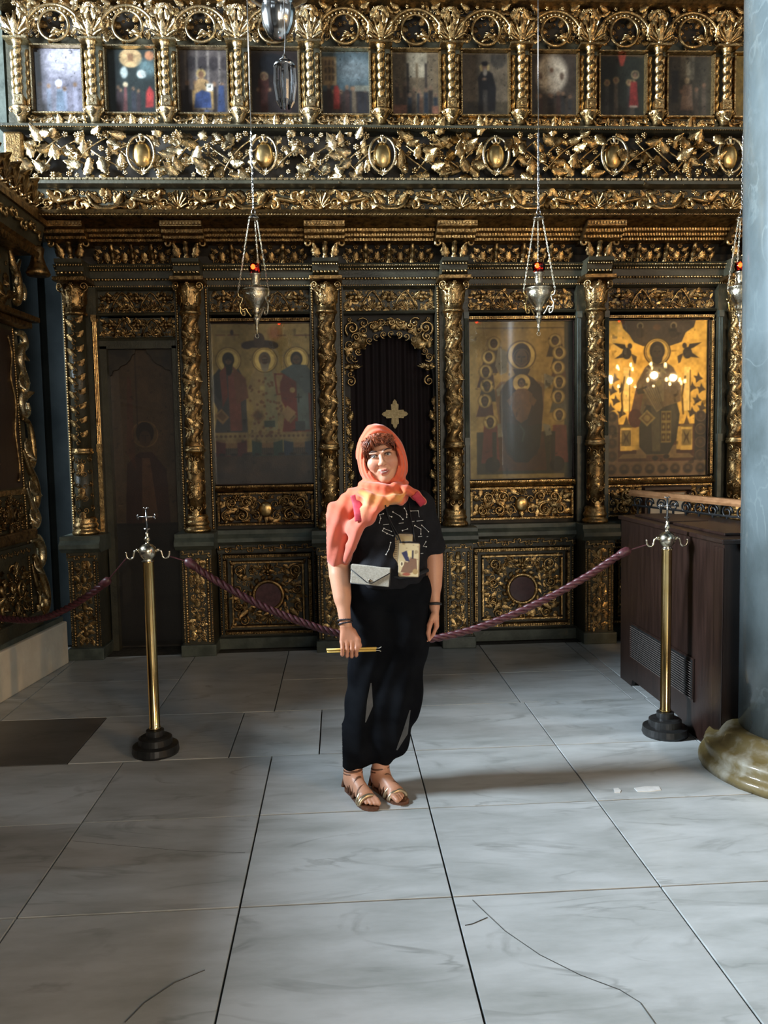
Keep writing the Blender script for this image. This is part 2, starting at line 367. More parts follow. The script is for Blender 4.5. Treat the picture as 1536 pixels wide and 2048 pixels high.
def winframe(n, axis, pos, u0, u1, z0, z1):
    m = MB()
    for k in range(4):
        u = u0+(u1-u0)*k/3
        (m.box(pos-.03, pos+.03, u-.035, u+.035, z0, z1) if axis == 'x' else m.box(u-.035, u+.035, pos-.03, pos+.03, z0, z1))
    for k in range(4):
        z = z0+(z1-z0)*k/3
        (m.box(pos-.03, pos+.03, u0, u1, z-.03, z+.03) if axis == 'x' else m.box(u0, u1, pos-.03, pos+.03, z-.03, z+.03))
    struct(m.build('window_%d' % n, 'nave_wall'))
winframe(1, 'x', -7.1, 2.4, 4.2, 2.8, 5.7); winframe(2, 'x', -7.1, 4.5, 6.1, 3.9, 5.7)
winframe(3, 'x', -7.1, -7.0, -4.8, 8.7, 11.3); winframe(4, 'x', 8.5, -2.0, 0, 4.5, 7.5)
winframe(6, 'y', -7.1, 1.1, 3.1, 1.0, 4.2)  # frame around the added rear fill light, an invented doorway
m = MB()
for u in (4.4, 4.86, 5.02, 5.2, 5.5): m.box(u-.04, u+.04, -6.82, -6.76, 4.6, 6.0)
struct(m.build('window_5', 'nave_wall'))

# ---------------------------------------------------------------- ornament library (unit pieces, facing -y)
def m_leaf(nu=9, lobes=3.5, curl=.28):
    vs = []; nv = 7
    for i in range(nu):
        u = i/(nu-1); wv = .34*math.sin(PI*min(1, u*.93+.05))**.7*(1+.26*math.cos(2*PI*lobes*u))+.015
        for j in range(nv):
            v = -1+2*j/(nv-1)
            y = -(.05+.13*(1-v*v)-.05*math.cos(v*PI*3)-.03)*min(1, 3*u+.3)*(1.05-u*.3)-curl*u**3+(.10*abs(v)**2)
            vs.append((v*wv, min(y, -.005), u-(.10*abs(v))*(u*.7+.3)))
    fs = [(i*nv+j, i*nv+j+1, (i+1)*nv+j+1, (i+1)*nv+j) for i in range(nu-1) for j in range(nv-1)]
    b = [i*nv for i in range(nu)]+[(nu-1)*nv+j for j in range(1, nv)]+[i*nv+nv-1 for i in range(nu-2, -1, -1)]
    k = len(vs); vs += [(vs[q][0]*.8, .04, vs[q][2]*.96) for q in b]
    fs += [(b[q], b[q+1], k+q+1, k+q) for q in range(len(b)-1)]
    return MB().add(vs, fs)
def m_rosette(p=6):
    m = MB(); m.ball((0, -.16, 0), .16, 8, 4)
    for k in range(p):
        a = 2*PI*k/p; c, s = math.cos(a), math.sin(a)
        m.ball((c*.32, -.07, s*.32), .20, 7, 4, (1, .7, 1))
    return m
def m_scroll(turns=1.5, r0=.5, r1=.10, t0=.10, t1=.055, n=26):
    m = MB(); pts = []; rad = []
    for i in range(n):
        q = i/(n-1); a = -PI/2-q*turns*2*PI; r = r0+(r1-r0)*q**.75
        pts.append((r*math.cos(a), -.06-.16*q, r*math.sin(a))); rad.append(t0+(t1-t0)*q)
    m.tube(pts, rad, 6, flat=1.3); m.ball((0, -.20, 0), .13, 8, 4); return m
def m_grape():
    m = MB(); 
    for x, z, y in [(0, -.42, -.12), (-.16, -.2, -.14), (.16, -.2, -.14), (0, -.16, -.26), (-.28, .05, -.12), (0, .08, -.28), (.28, .05, -.12), (-.16, .28, -.14), (.16, .28, -.14)]:
        m.ball((x, y, z), .17, 6, 4)
    return m
def m_wing():       # winged cherub: head and two fans of feathers
    m = MB(); m.ball((0, -.20, .12), .17, 10, 6, (1, 1, 1.15)); m.ball((0, -.14, -.10), .14, 8, 4, (1.2, .8, .8))
    for s in (-1, 1):
        for k in range(5):
            a = math.radians(20+k*17); L = .66-.05*k
            p0 = Vector((s*.10, -.06, .0)); p1 = p0+Vector((s*math.cos(a)*L, -.08, math.sin(a)*L*.8))
            m.tube([p0, p0.lerp(p1, .5)+Vector((0, -.07, -.02)), p1], [.05, .085, .02], 5)
    return m
def m_palmette():
    m = MB()
    for k in range(7):
        a = math.radians(-66+22*k); L = 1-.045*abs(k-3)**1.6
        p1 = Vector((math.sin(a)*L*.75, -.16, math.cos(a)*L))
        m.tube([(0, -.05, .02), tuple(p1*.55+Vector((0, -.03, 0))), tuple(p1), tuple(p1+Vector((math.sin(a)*.08, -.06, -.05)))], [.05, .075, .07, .025], 5)
    m.ball((0, -.08, .05), .12, 7, 4); return m
def m_scurl(n=30):   # S scroll stem with a volute at each end
    m = MB(); pts = []; rad = []
    for i in range(n):
        q = i/(n-1)
        if q < .35:
            t = q/.35; a = PI*1.6*(1-t)**1.0; r = .06+.20*t; pts.append((-.42+r*math.sin(a)*.9, -.10, .18-r*math.cos(a)*.9+.0))
        elif q > .65:
            t = (1-q)/.35; a = PI*1.6*(1-t); r = .06+.20*t; pts.append((.42-r*math.sin(a)*.9, -.10, -.18+r*math.cos(a)*.9))
        else:
            t = (q-.35)/.3; pts.append((-.42+.84*t, -.12, -.08+.16*t))
        rad.append(.05+.03*math.sin(PI*q))
    m.tube(pts, rad, 6); return m
def m_bird():
    m = MB(); m.ball((0, -.14, 0), .22, 10, 6, (1.5, .8, .8)); m.ball((.34, -.18, .18), .12, 8, 5); m.tube([(.43, -.18, .18), (.54, -.18, .15)], [.04, .01], 5)
    m.tube([(-.2, -.12, -.06), (-.5, -.12, -.22), (-.78, -.12, -.42)], [.12, .13, .09], 6, flat=.5)
    for k in range(4): m.tube([(.05, -.24, .08), (-.22-.1*k, -.28, .26-.1*k), (-.5-.06*k, -.2, .34-.16*k)], [.05, .08, .02], 5)
    return m
OM = {}
for gm in ('gold', 'gold_dark', 'gold_pale'):
    OM['leaf', gm] = m_leaf().mesh('leaf', gm); OM['leaf2', gm] = m_leaf(9, 2.5, .45).mesh('leaf', gm)
    OM['rosette', gm] = m_rosette().mesh('rosette', gm); OM['flower', gm] = m_rosette(5).mesh('flower', gm)
    OM['scroll', gm] = m_scroll().mesh('scroll', gm); OM['curl', gm] = m_scroll(1.1, .5, .14, .085, .06, 20).mesh('curl', gm)
    OM['grape', gm] = m_grape().mesh('grape_bunch', gm); OM['cherub', gm] = m_wing().mesh('cherub', gm)
    OM['palmette', gm] = m_palmette().mesh('palmette', gm); OM['scurl', gm] = m_scurl().mesh('s_scroll', gm)
    OM['bird', gm] = m_bird().mesh('bird', gm)
ONAME = dict(leaf='leaf', leaf2='leaf', rosette='rosette', flower='flower', scroll='scroll', curl='scroll', grape='grape_bunch', cherub='cherub', palmette='palmette', scurl='s_scroll', bird='bird')
def orn(kind, gm, parent, x, y, z, s, rot=0.0, mir=False, yaw=0.0, sy=1.0, sz=1.0):
    """carved piece: rot in degrees in the wall plane, yaw turns it about the vertical"""
    M = Matrix.Translation((x, y, z)) @ Matrix.Rotation(math.radians(yaw), 4, 'Z') @ Matrix.Rotation(math.radians(rot), 4, 'Y') @ Matrix.Diagonal((s*(-1 if mir else 1), s*sy, s*sz, 1))
    return link(ONAME[kind], OM[kind, gm], parent, M)
def beads(name, mt, parent, x0, x1, y, z, r, step, kind='stuff', vertical=False):
    """a running bead or rope moulding, too fine to pick apart"""
    m = MB(); L = abs(x1-x0); n = max(2, int(L/step))
    for i in range(n):
        c = x0+(x1-x0)*(i+.5)/n
        if vertical: m.ball((z, y, c), r, 5, 3, (1, .8, 1.1))
        else: m.ball((c, y, z), r, 5, 3, (1.1, .8, 1))
    return m.build(name, mt, parent, smooth=True, kind=kind)

def fill(parent, gm, x0, x1, z0, z1, y, s, seed, avoid=()):
    """low background foliage between the main motifs of a carved panel"""
    r = random.Random(seed); nx = max(1, round((x1-x0)/(s*.78))); nz = max(1, round((z1-z0)/(s*.78)))
    for i in range(nx):
        for j in range(nz):
            x = x0+(x1-x0)*(i+.5+r.uniform(-.25, .25))/nx; z = z0+(z1-z0)*(j+.5+r.uniform(-.25, .25))/nz
            if any(math.hypot(x-a, z-c) < q for a, c, q in avoid): continue
            k = r.choice(['leaf', 'leaf2', 'curl', 'leaf', 'rosette'])
            q = r.uniform(0, 360); sz = s*{'leaf': 1.25, 'leaf2': 1.2, 'curl': .8, 'rosette': .55}[k]*r.uniform(.8, 1.1)
            off = sz*.45 if k in ('leaf', 'leaf2') else 0
            orn(k, gm, parent, x-off*math.sin(math.radians(q)), y, z-off*math.cos(math.radians(q)), sz, q, r.random() < .5, sy=.6)
# ================================================================ the carved screen
CX = [-1.967, -1.108, -.062, .928, 2.062, 3.224]
COLN = ['beside the dark side door, nearest the bishop throne', 'between the side door and the icon of three bishops', 'left of the curtained doorway',
        'right of the curtained doorway', 'between the enthroned mother icon and the bright gold icon', 'partly hidden by the marble column']
YC, YP, YI = 6.30, 6.42, 6.45
def helix_shaft(m, x, y, z0, z1, r, k, amp, n=16, nz=60, lobes=2):
    vs = []; fs = []
    for j in range(nz):
        z = z0+(z1-z0)*j/(nz-1)
        for i in range(n):
            a = 2*PI*i/n; rr = r*(1+amp*math.cos(lobes*a-k*(z-z0)))
            vs.append((x+rr*math.cos(a), y+rr*math.sin(a), z))
    for j in range(nz-1):
        for i in range(n): fs.append((j*n+i, j*n+(i+1) % n, (j+1)*n+(i+1) % n, (j+1)*n+i))
    fs += [tuple(range(n-1, -1, -1)), tuple((nz-1)*n+i for i in range(n))]
    m.add(vs, fs); return m
for ci, cx in enumerate(CX):
    T = thing('carved_column', 'gilded spiral column on a carved pedestal '+COLN[ci], 'column', (cx, YC, 0), 'columns of the carved screen')
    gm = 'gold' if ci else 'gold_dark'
    ped = MB().box(cx-.115, cx+.115, 6.185, 6.50, .085, .775).build('pedestal', 'green_paint', T)
    MB().box(cx-.135, cx+.135, 6.15, 6.50, 0, .09).build('plinth', 'ledge_paint', T, bevel=.006)
    MB().profile([(6.15, .835), (6.10, .87), (6.10, .90), (6.13, .93), (6.13, .96), (6.5, .96), (6.5, .835)], cx-.15, cx+.15).build('ledge', 'ledge_paint', T)
    MB().box(cx-.12, cx+.12, 6.17, 6.5, .77, .84).build('neck_band', 'green_paint', T)
    for k in range(3): orn('scurl', gm, ped, cx-.075+.075*k, 6.165, .803, .075, 0, k % 2 == 1)
    for k in range(6):          # carved strip up the pedestal
        z = .15+k*.105
        orn('scroll', gm, ped, cx-.028, 6.183, z, .052, 0, False, sy=.8); orn('scroll', gm, ped, cx+.028, 6.183, z, .052, 0, True, sy=.8)
        orn('leaf', gm, ped, cx, 6.18, z+.022, .07, 0, sy=.8)
    fill(ped, gm, cx-.065, cx+.065, .11, .76, 6.186, .05, ci)
    for s in (-1, 1):
        beads('rope_strip', gm, ped, .10, .765, 6.182, cx+s*.083, .0135, .022, vertical=True)
        beads('bead_strip', gm, ped, .10, .765, 6.184, cx+s*.107, .008, .016, vertical=True)
    # shaft
    MB().lathe([(.100, .96), (.105, .975), (.100, .99), (.084, 1.0), (.088, 1.015), (.096, 1.03), (.088, 1.045), (.080, 1.06), (.086, 1.075), (.078, 1.09), (.070, 1.10)], (cx, YC, 0), 20).build('base', 'gold', T, smooth=True)
    low = MB().lathe([(.068, 1.09), (.070, 1.3), (.068, 1.585)], (cx, YC, 0), 18).build('lower_shaft', 'gold_dark' if ci else 'green_paint', T, smooth=True)
    for k in range(5):
        z = 1.15+k*.094
        for a in (-62, -21, 21, 62):
            yw = a; ar = math.radians(a-90)
            orn('curl' if (k+a) % 2 else 'scroll', gm, low, cx+.066*math.cos(ar), YC+.066*math.sin(ar), z+(.02 if abs(a) > 40 else 0), .050, k*40, a > 0, yaw=a)
        orn('leaf', gm, low, cx, YC-.068, z-.01, .085, 0 if k % 2 else 180, sy=.6)
    MB().lathe([(.070, 1.58), (.082, 1.588), (.082, 1.602), (.072, 1.61), (.078, 1.62), (.07, 1.63)], (cx, YC, 0), 18).build('collar', 'gold', T, smooth=True)
    if ci == 0:
        sh = MB().lathe([(.066, 1.62), (.066, 2.64)], (cx, YC, 0), 18).build('shaft', 'green_paint', T, smooth=True)
        for k in range(9):
            z = 1.68+k*.108
            orn('leaf', gm, sh, cx-.02, YC-.06, z, .075, -38, yaw=-25, sy=.5); orn('leaf', gm, sh, cx+.02, YC-.06, z+.03, .07, 38, yaw=25, sy=.5)
            orn('rosette', gm, sh, cx+.02, YC-.064, z+.055, .032, 0, yaw=15); orn('scurl', gm, sh, cx-.01, YC-.065, z+.02, .085, 60)
    else:
        sh = helix_shaft(MB(), cx, YC, 1.625, 2.64, .064, 37.0, .15, n=18, nz=130).build('shaft', 'gold_dark', T, smooth=True)
        n = 112
        for k in range(n):           # vine wound round the shaft
            z = 1.66+k*(.97/n)
            for ph in (90, 270):
                a = (math.degrees(37.0*(z-1.625)/2)+ph+180) % 360-180
                ang = ((a+90+180) % 360)-180          # 0 faces the viewer
                if abs(ang) > 78: continue
                ar = math.radians(ang-90); r = .060
                kd = ['leaf', 'rosette', 'leaf2', 'flower'][k % 4]
                fl_k = kd in ('rosette', 'flower'); edge = abs(ang) > 32
                orn(kd, gm, sh, cx+r*math.cos(ar), YC+r*math.sin(ar), z, .036 if fl_k else (.050 if edge else .066), (random.uniform(-14, 14) if edge else -40+random.uniform(-14, 14))+(180 if k % 4 == 2 else 0), yaw=ang, sy=.75)
    # capital
    cap = MB().lathe([(.066, 2.63), (.084, 2.64), (.084, 2.655), (.070, 2.665), (.072, 2.74), (.088, 2.80), (.098, 2.86)], (cx, YC, 0), 18, mod=lambda a, z: 1+(.06*math.cos(9*a) if 2.66 < z < 2.8 else 0)).build('capital', gm, T, smooth=True)
    MB().box(cx-.125, cx+.125, 6.165, 6.5, 2.875, 2.905).build('abacus', 'gold_dark', T, bevel=.004)
    for s in (-1, 1):
        orn('scroll', gm, cap, cx+s*.082, YC-.075, 2.84, .075, 0, s > 0, yaw=s*30)
        for a in (20, 62):
            ar = math.radians(s*a-90); orn('leaf', gm, cap, cx+.078*math.cos(ar), YC+.078*math.sin(ar), 2.70, .115, 0, yaw=s*a, sy=.6)
    orn('rosette', gm, cap, cx, YC-.10, 2.85, .035); orn('leaf', gm, cap, cx, YC-.08, 2.76, .09)
    # pilaster strip with reeded half columns on each side
    MB().box(cx-.13, cx+.13, 6.37, 6.50, .96, 2.88).build('pilaster', 'green_paint', T)
    for s in (-1, 1):
        rod = MB()
        if (ci, s) in ((0, 1), (3, 1), (4, -1), (5, -1), (4, 1)):
            for q in (-1, 0, 1): rod.tube([(cx+s*.112+q*.011, 6.36, 1.66), (cx+s*.112+q*.011, 6.36, 2.60)], .008, 6)
            rod.box(cx+s*.112-.020, cx+s*.112+.020, 6.345, 6.38, 1.60, 1.66).box(cx+s*.112-.020, cx+s*.112+.020, 6.345, 6.38, 2.60, 2.65).box(cx+s*.112-.016, cx+s*.112+.016, 6.35, 6.38, .97, 1.60)
            rod.build('reeded_rod', 'ledge_paint' if ci else 'gold', T, smooth=False)
        else: beads('rope_strip', gm, T, .97, 2.85, 6.365, cx+s*.112, .0125, .020, vertical=True)

BAYS = [(CX[i]+.13, CX[i+1]-.13) for i in range(5)]
# ---------------------------------------------------------------- dado panels with the red stone disc
def frame_bars(name, parent, x0, x1, z0, z1, w, y0, y1, mt, bead=0.0):
    for nm, b in ((name, (x0, x1, z1-w, z1)), (name, (x0, x1, z0, z0+w)), (name, (x0, x0+w, z0+w, z1-w)), (name, (x1-w, x1, z0+w, z1-w))):
        MB().box(b[0], b[1], y0, y1, b[2], b[3], t=w*.28).build(nm, mt, parent)
    if bead:
        m = MB(); c = w/2
        for (ax, az, bx_, bz) in ((x0+c, z1-c, x1-c, z1-c), (x0+c, z0+c, x1-c, z0+c), (x0+c, z0+c, x0+c, z1-c), (x1-c, z0+c, x1-c, z1-c)):
            L = math.hypot(bx_-ax, bz-az); n = int(L/(bead*2))
            for i in range(n+1): q = i/n; m.ball((ax+(bx_-ax)*q, y0-.001, az+(bz-az)*q), bead*.9, 5, 3, (1, .7, 1))
        m.build('beading', mt, parent, smooth=True, kind='stuff')
DN = {1: 'under the icon of three bishops', 3: 'under the enthroned mother icon', 4: 'behind the wooden cabinet'}
for bi in (1, 3, 4):
    x0, x1 = BAYS[bi]; xm = (x0+x1)/2; gm = 'gold_dark' if bi == 1 else 'gold'
    T = thing('dado_panel', 'green and gilt dado panel with dark red stone disc '+DN[bi], 'panel', (xm, YP, 0), 'dado panels')
    bd = MB().box(x0, x1, 6.44, 6.52, .02, .84).build('board', 'green_paint', T)
    MB().box(x0, x1, 6.36, 6.50, 0, .085).build('plinth', 'ledge_paint', T)
    MB().profile([(6.36, .84), (6.30, .87), (6.30, .90), (6.33, .93), (6.33, .962), (6.5, .962), (6.5, .84)], x0, x1).build('ledge', 'ledge_paint', T)
    fz = MB().box(x0, x1, 6.40, 6.46, .775, .84).build('frieze_band', 'green_paint', T)
    n = 9
    for k in range(n):
        orn('scurl', gm, fz, x0+(k+.5)*(x1-x0)/n, 6.395, .808, .088, 0, k % 2 == 1); 
        if k % 2: orn('rosette', gm, fz, x0+k*(x1-x0)/n, 6.395, .808, .026)
    frame_bars('outer_frame', T, x0+.03, x1-.03, .095, .765, .045, 6.40, 6.45, gm, .010)
    frame_bars('inner_frame', T, x0+.095, x1-.095, .155, .705, .028, 6.405, 6.45, gm)
    zc = .415; R = .105
    disc = MB(); disc.prism([(xm+R*math.cos(2*PI*i/32), zc+R*math.sin(2*PI*i/32)) for i in range(32)], 6.415, 6.44); disc.build('stone_disc', 'porphyry', T)
    ring = MB(); ring.tube([(xm+.118*math.cos(2*PI*i/40), 6.42, zc+.118*math.sin(2*PI*i/40)) for i in range(40)], .017, 7, closed=True); rg = ring.build('ring', gm, T, smooth=True)
    for k in range(16):
        a = 360*k/16; r = .142
        orn('leaf', gm, rg, xm+r*math.sin(math.radians(a)), 6.425, zc+r*math.cos(math.radians(a)), .050, a+70)
    for sx in (-1, 1):
        for (dx, dz, s, kd, rt, mr) in [(.23, .19, .11, 'scroll', 20, 0), (.24, .04, .10, 'scroll', 90, 1), (.24, -.10, .10, 'scroll', 200, 0), (.20, -.215, .09, 'scroll', 150, 1), (.09, .215, .09, 'scurl', 25, 0), (.09, -.225, .08, 'scurl', -20, 0),
                                        (.17, .12, .09, 'leaf', 60, 0), (.17, -.13, .09, 'leaf', 130, 0), (.265, .235, .06, 'leaf', 45, 0), (.265, -.235, .06, 'leaf', 135, 0), (.29, -.03, .06, 'leaf', 90, 0), (.13, .19, .05, 'rosette', 0, 0)]:
            if abs(dx) > (x1-x0)/2-.12: dx = (x1-x0)/2-.135
            orn(kd, gm, bd, xm+sx*dx, 6.438, zc+.015+dz, s, sx*rt, (sx < 0) != bool(mr))
    fill(bd, gm, x0+.13, x1-.13, .19, .67, 6.442, .062, bi, [(xm, zc, .17)])
    orn('palmette', gm, bd, xm, 6.438, zc+.165, .10); orn('palmette', gm, bd, xm, 6.438, zc-.165, .08, 180)
    orn('cherub', gm, bd, xm, 6.432, zc+.185, .10)
    for s in (-1, 1): beads('bead_strip', gm, T, .10, .76, 6.43, xm+s*((x1-x0)/2-.012), .010, .020, vertical=True)

# ---------------------------------------------------------------- predella carving above the ledge
for bi in (1, 3, 4):
    x0, x1 = BAYS[bi]; xm = (x0+x1)/2; gm = 'gold_dark' if bi == 1 else 'gold'
    T = thing('predella_panel', 'openwork gilt scroll panel with oval boss just '+{1: 'below the icon of three bishops', 3: 'below the enthroned mother icon', 4: 'below the bright gold icon, behind the handrail'}[bi], 'panel', (xm, YP, .96), 'carved panels under the icons')
    bd = MB().box(x0, x1, 6.45, 6.52, .96, 1.31).build('board', 'dark_wood_ground', T)
    frame_bars('frame', T, x0+.005, x1-.005, .985, 1.262, .030, 6.405, 6.46, gm, .006)
    MB().profile([(6.40, 1.262), (6.38, 1.275), (6.40, 1.29), (6.42, 1.312), (6.5, 1.312), (6.5, 1.262)], x0, x1).build('top_moulding', gm, T)
    zc = 1.125; boss = MB(); boss.ball((xm, 6.425, zc-.01), .058, 16, 10, (1, .45, 1.1)); boss.build('boss', 'gold_plain', T, smooth=True)
    for sx in (-1, 1):
        for k, (dx, dz, s, kd, rt, mr) in enumerate([(.075, .03, .085, 'curl', 0, 0), (.085, -.06, .08, 'curl', 180, 1), (.155, .05, .10, 'scroll', 60, 0), (.19, -.055, .11, 'scroll', 200, 1), (.27, .045, .11, 'scroll', 20, 1), (.315, -.06, .10, 'scroll', 160, 0),
                                  (.13, -.02, .09, 'leaf', 70, 0), (.23, .0, .10, 'leaf2', 110, 0), (.345, .03, .08, 'leaf', 60, 0), (.225, .085, .06, 'rosette', 0, 0), (.30, -.005, .05, 'flower', 0, 0), (.13, .085, .07, 'leaf', 80, 0), (.14, -.09, .06, 'leaf', 100, 0), (.26, -.09, .06, 'leaf2', 75, 0)]):
            if dx > (x1-x0)/2-.045: dx = (x1-x0)/2-.06
            orn(kd, gm, bd, xm+sx*dx, 6.44, zc+dz, s, sx*rt, (sx < 0) != bool(mr))
    fill(bd, gm, x0+.04, x1-.04, 1.02, 1.23, 6.448, .060, bi+10, [(xm, zc, .07)])
    orn('palmette', gm, bd, xm, 6.43, zc+.065, .075); orn('leaf', gm, bd, xm, 6.43, zc-.05, .07, 180)

# ---------------------------------------------------------------- cherub friezes over every bay
def cherub_frieze(bi, z0, z1, label, gm, y=6.42):
    x0, x1 = BAYS[bi]; xm = (x0+x1)/2; h = z1-z0
    T = thing('cherub_frieze', label, 'frieze', (xm, y, z0), 'winged cherub friezes')
    bd = MB().box(x0, x1, y+.02, 6.52, z0, z1).build('board', 'dark_wood_ground' if bi > 2 else 'green_paint', T)
    MB().profile([(y-.02, z0-.012), (y-.03, z0), (y-.01, z0+.012), (y+.05, z0+.012), (y+.05, z0-.012)], x0, x1).build('lower_moulding', 'green_paint', T)
    for k in range(3):
        x = x0+(x1-x0)*(.14+.36*k); orn('cherub', gm, bd, x, y+.018, z0+h*.58, h*.62)
        for q in (-1, 0, 1): orn('rosette' if q else 'flower', gm, bd, x+q*h*.26, y+.015, z0+h*.22, h*.16)
        for s in (-1, 1): orn('leaf', gm, bd, x+s*h*.3, y+.018, z0+h*.3, h*.3, s*110)
    for k in range(2):
        x = x0+(x1-x0)*(.32+.36*k)
        m = MB(); m.tube([(x-h*.52, y+.01, z0+h*.14), (x-h*.36, y, z0+h*.5), (x-h*.14, y, z0+h*.82), (x, y-.008, z0+h*.92), (x+h*.14, y, z0+h*.82), (x+h*.36, y, z0+h*.5), (x+h*.52, y+.01, z0+h*.14)], h*.045, 6)
        m.build('festoon', gm, T, smooth=True)
        orn('palmette', gm, bd, x, y+.015, z0+h*.16, h*.42); orn('rosette', gm, bd, x, y+.01, z0+h*.66, h*.15)
        for s in (-1, 1): orn('curl', gm, bd, x+s*h*.28, y+.015, z0+h*.2, h*.22, 0, s > 0); orn('leaf', gm, bd, x+s*h*.45, y+.015, z0+h*.55, h*.42, s*28)
    fill(bd, gm, x0+.01, x1-.01, z0+.01, z1-.008, y+.022, .048, bi+20+int(z0*100))
    for s in (-1, 1): orn('scroll', gm, bd, xm+s*((x1-x0)/2-h*.2), y+.015, z0+h*.3, h*.32, 0, s > 0)
for bi, nm in enumerate(['upper cherub frieze over the dark side door', 'cherub frieze above the icon of three bishops', 'cherub frieze above the curtained doorway', 'cherub frieze above the enthroned mother icon', 'cherub frieze above the bright gold icon']):
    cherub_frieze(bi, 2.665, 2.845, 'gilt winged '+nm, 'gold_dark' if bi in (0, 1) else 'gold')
cherub_frieze(0, 2.475, 2.64, 'gilt lower cherub frieze directly above the dark side door', 'gold_dark', 6.43)

# ---------------------------------------------------------------- architrave
T = thing('architrave', 'dark green stepped architrave beam with gilt beading across the column tops', 'beam', (.6, 6.4, 2.84))
AX0, AX1 = CX[0]-.16, 3.75
MB().profile([(6.40, 2.845), (6.37, 2.86), (6.37, 2.915), (6.35, 2.925), (6.35, 2.985), (6.32, 3.0), (6.30, 3.022), (6.5, 3.022), (6.5, 2.845)], AX0, AX1).build('beam', 'green_paint', T)
beads('bead_row', 'gold', T, AX0, AX1, 6.372, 2.868, .008, .018); beads('bead_row', 'gold', T, AX0, AX1, 6.362, 2.918, .013, .024)
beads('bead_row', 'gold', T, AX0, AX1, 6.335, 2.985, .011, .022); beads('bead_row', 'gold', T, AX0, AX1, 6.312, 3.008, .007, .014)
for i, cx in enumerate(CX):
    b = MB().profile([(6.22, 2.905), (6.19, 2.925), (6.21, 2.95), (6.20, 2.985), (6.16, 3.005), (6.15, 3.03), (6.4, 3.03), (6.4, 2.905)], cx-.10, cx+.10).build('projecting_block', 'green_paint', T)
    beads('bead_row', 'gold', b, cx-.10, cx+.10, 6.19, 2.935, .013, .026); beads('bead_row', 'gold', b, cx-.10, cx+.10, 6.18, 2.99, .010, .020)

# ---------------------------------------------------------------- console frieze: slanting balusters and flower panels
T = thing('console_frieze', 'deep shadowed frieze of slanting gilt balusters and carved flower panels', 'frieze', (.6, 6.42, 3.02))
MB().profile([(6.43, 3.02), (6.40, 3.10), (6.30, 3.20), (6.28, 3.26), (6.5, 3.26), (6.5, 3.02)], AX0, AX1).build('cove', 'dark_wood_ground', T)
balu = MB().lathe([(.022, 0), (.022, .03), (.012, .035), (.017, .05), (.021, .075), (.014, .10), (.020, .105), (.020, .13), (.013, .14), (.021, .16), (.022, .175), (.014, .185)], n=8)
balm = balu.mesh('baluster', 'gold_dark', True); balm2 = balu.mesh('baluster', 'gold', True)
def baluster(x, gm, lean=24): link('baluster', gm, T, Matrix.Translation((x, 6.375, 3.022)) @ Matrix.Rotation(math.radians(lean), 4, 'X') @ Matrix.Scale(1.08, 4))
cove = [o for o in bpy.data.objects if o.name.startswith('cove')][0]
for bi, (x0, x1) in enumerate(BAYS):
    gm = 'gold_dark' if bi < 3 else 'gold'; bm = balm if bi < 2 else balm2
    n = 4 if bi != 2 else 4
    xs = [x0+(x1-x0)*(k+.0)/n for k in range(1, n)]
    for x in xs: baluster(x, bm, 24)
    ed = [x0+.03]+xs+[x1-.03]
    for k in range(n):
        xm = (ed[k]+ed[k+1])/2; hw = (ed[k+1]-ed[k])/2
        orn('rosette', gm, cove, xm, 6.34, 3.155, .045); orn('leaf', gm, cove, xm, 6.40, 3.05, .11)
        for s in (-1, 1):
            orn('scroll', gm, cove, xm+s*.045, 6.405, 3.062, .058, 0, s > 0); orn('flower', gm, cove, xm+s*.06, 6.37, 3.115, .034)
            orn('leaf', gm, cove, xm+s*.03, 6.37, 3.12, .085, s*48); orn('leaf', gm, cove, xm+s*.07, 6.40, 3.07, .07, s*20)
for i, cx in enumerate(CX):
    gm = 'gold_dark' if i < 2 else 'gold'; 
    link('baluster', balm if i < 2 else balm2, T, Matrix.Translation((cx, 6.24, 3.03)) @ Matrix.Rotation(math.radians(20), 4, 'X') @ Matrix.Scale(1.15, 4))
    for s in (-1, 1):
        m = MB(); pts = []; 
        for k in range(22):
            q = k/21
            if q < .45: pts.append((cx+s*(.05+.035*q/.45), 6.26-.05*q/.45, 3.03+.105*q/.45))
            else:
                t = (q-.45)/.55; a = t*2*PI*1.1; r = .036*(1-t*.7); pts.append((cx+s*(.085+.036-r*math.cos(a)), 6.21-.02*t, 3.135+r*math.sin(a)+.02*t))
        m.tube(pts, [.017]*10+[.015-.0006*k for k in range(12)], 7); m.build('scroll_bracket', gm, T, smooth=True)
        orn('leaf', gm, T, cx+s*.06, 6.22, 3.05, .10, s*15)

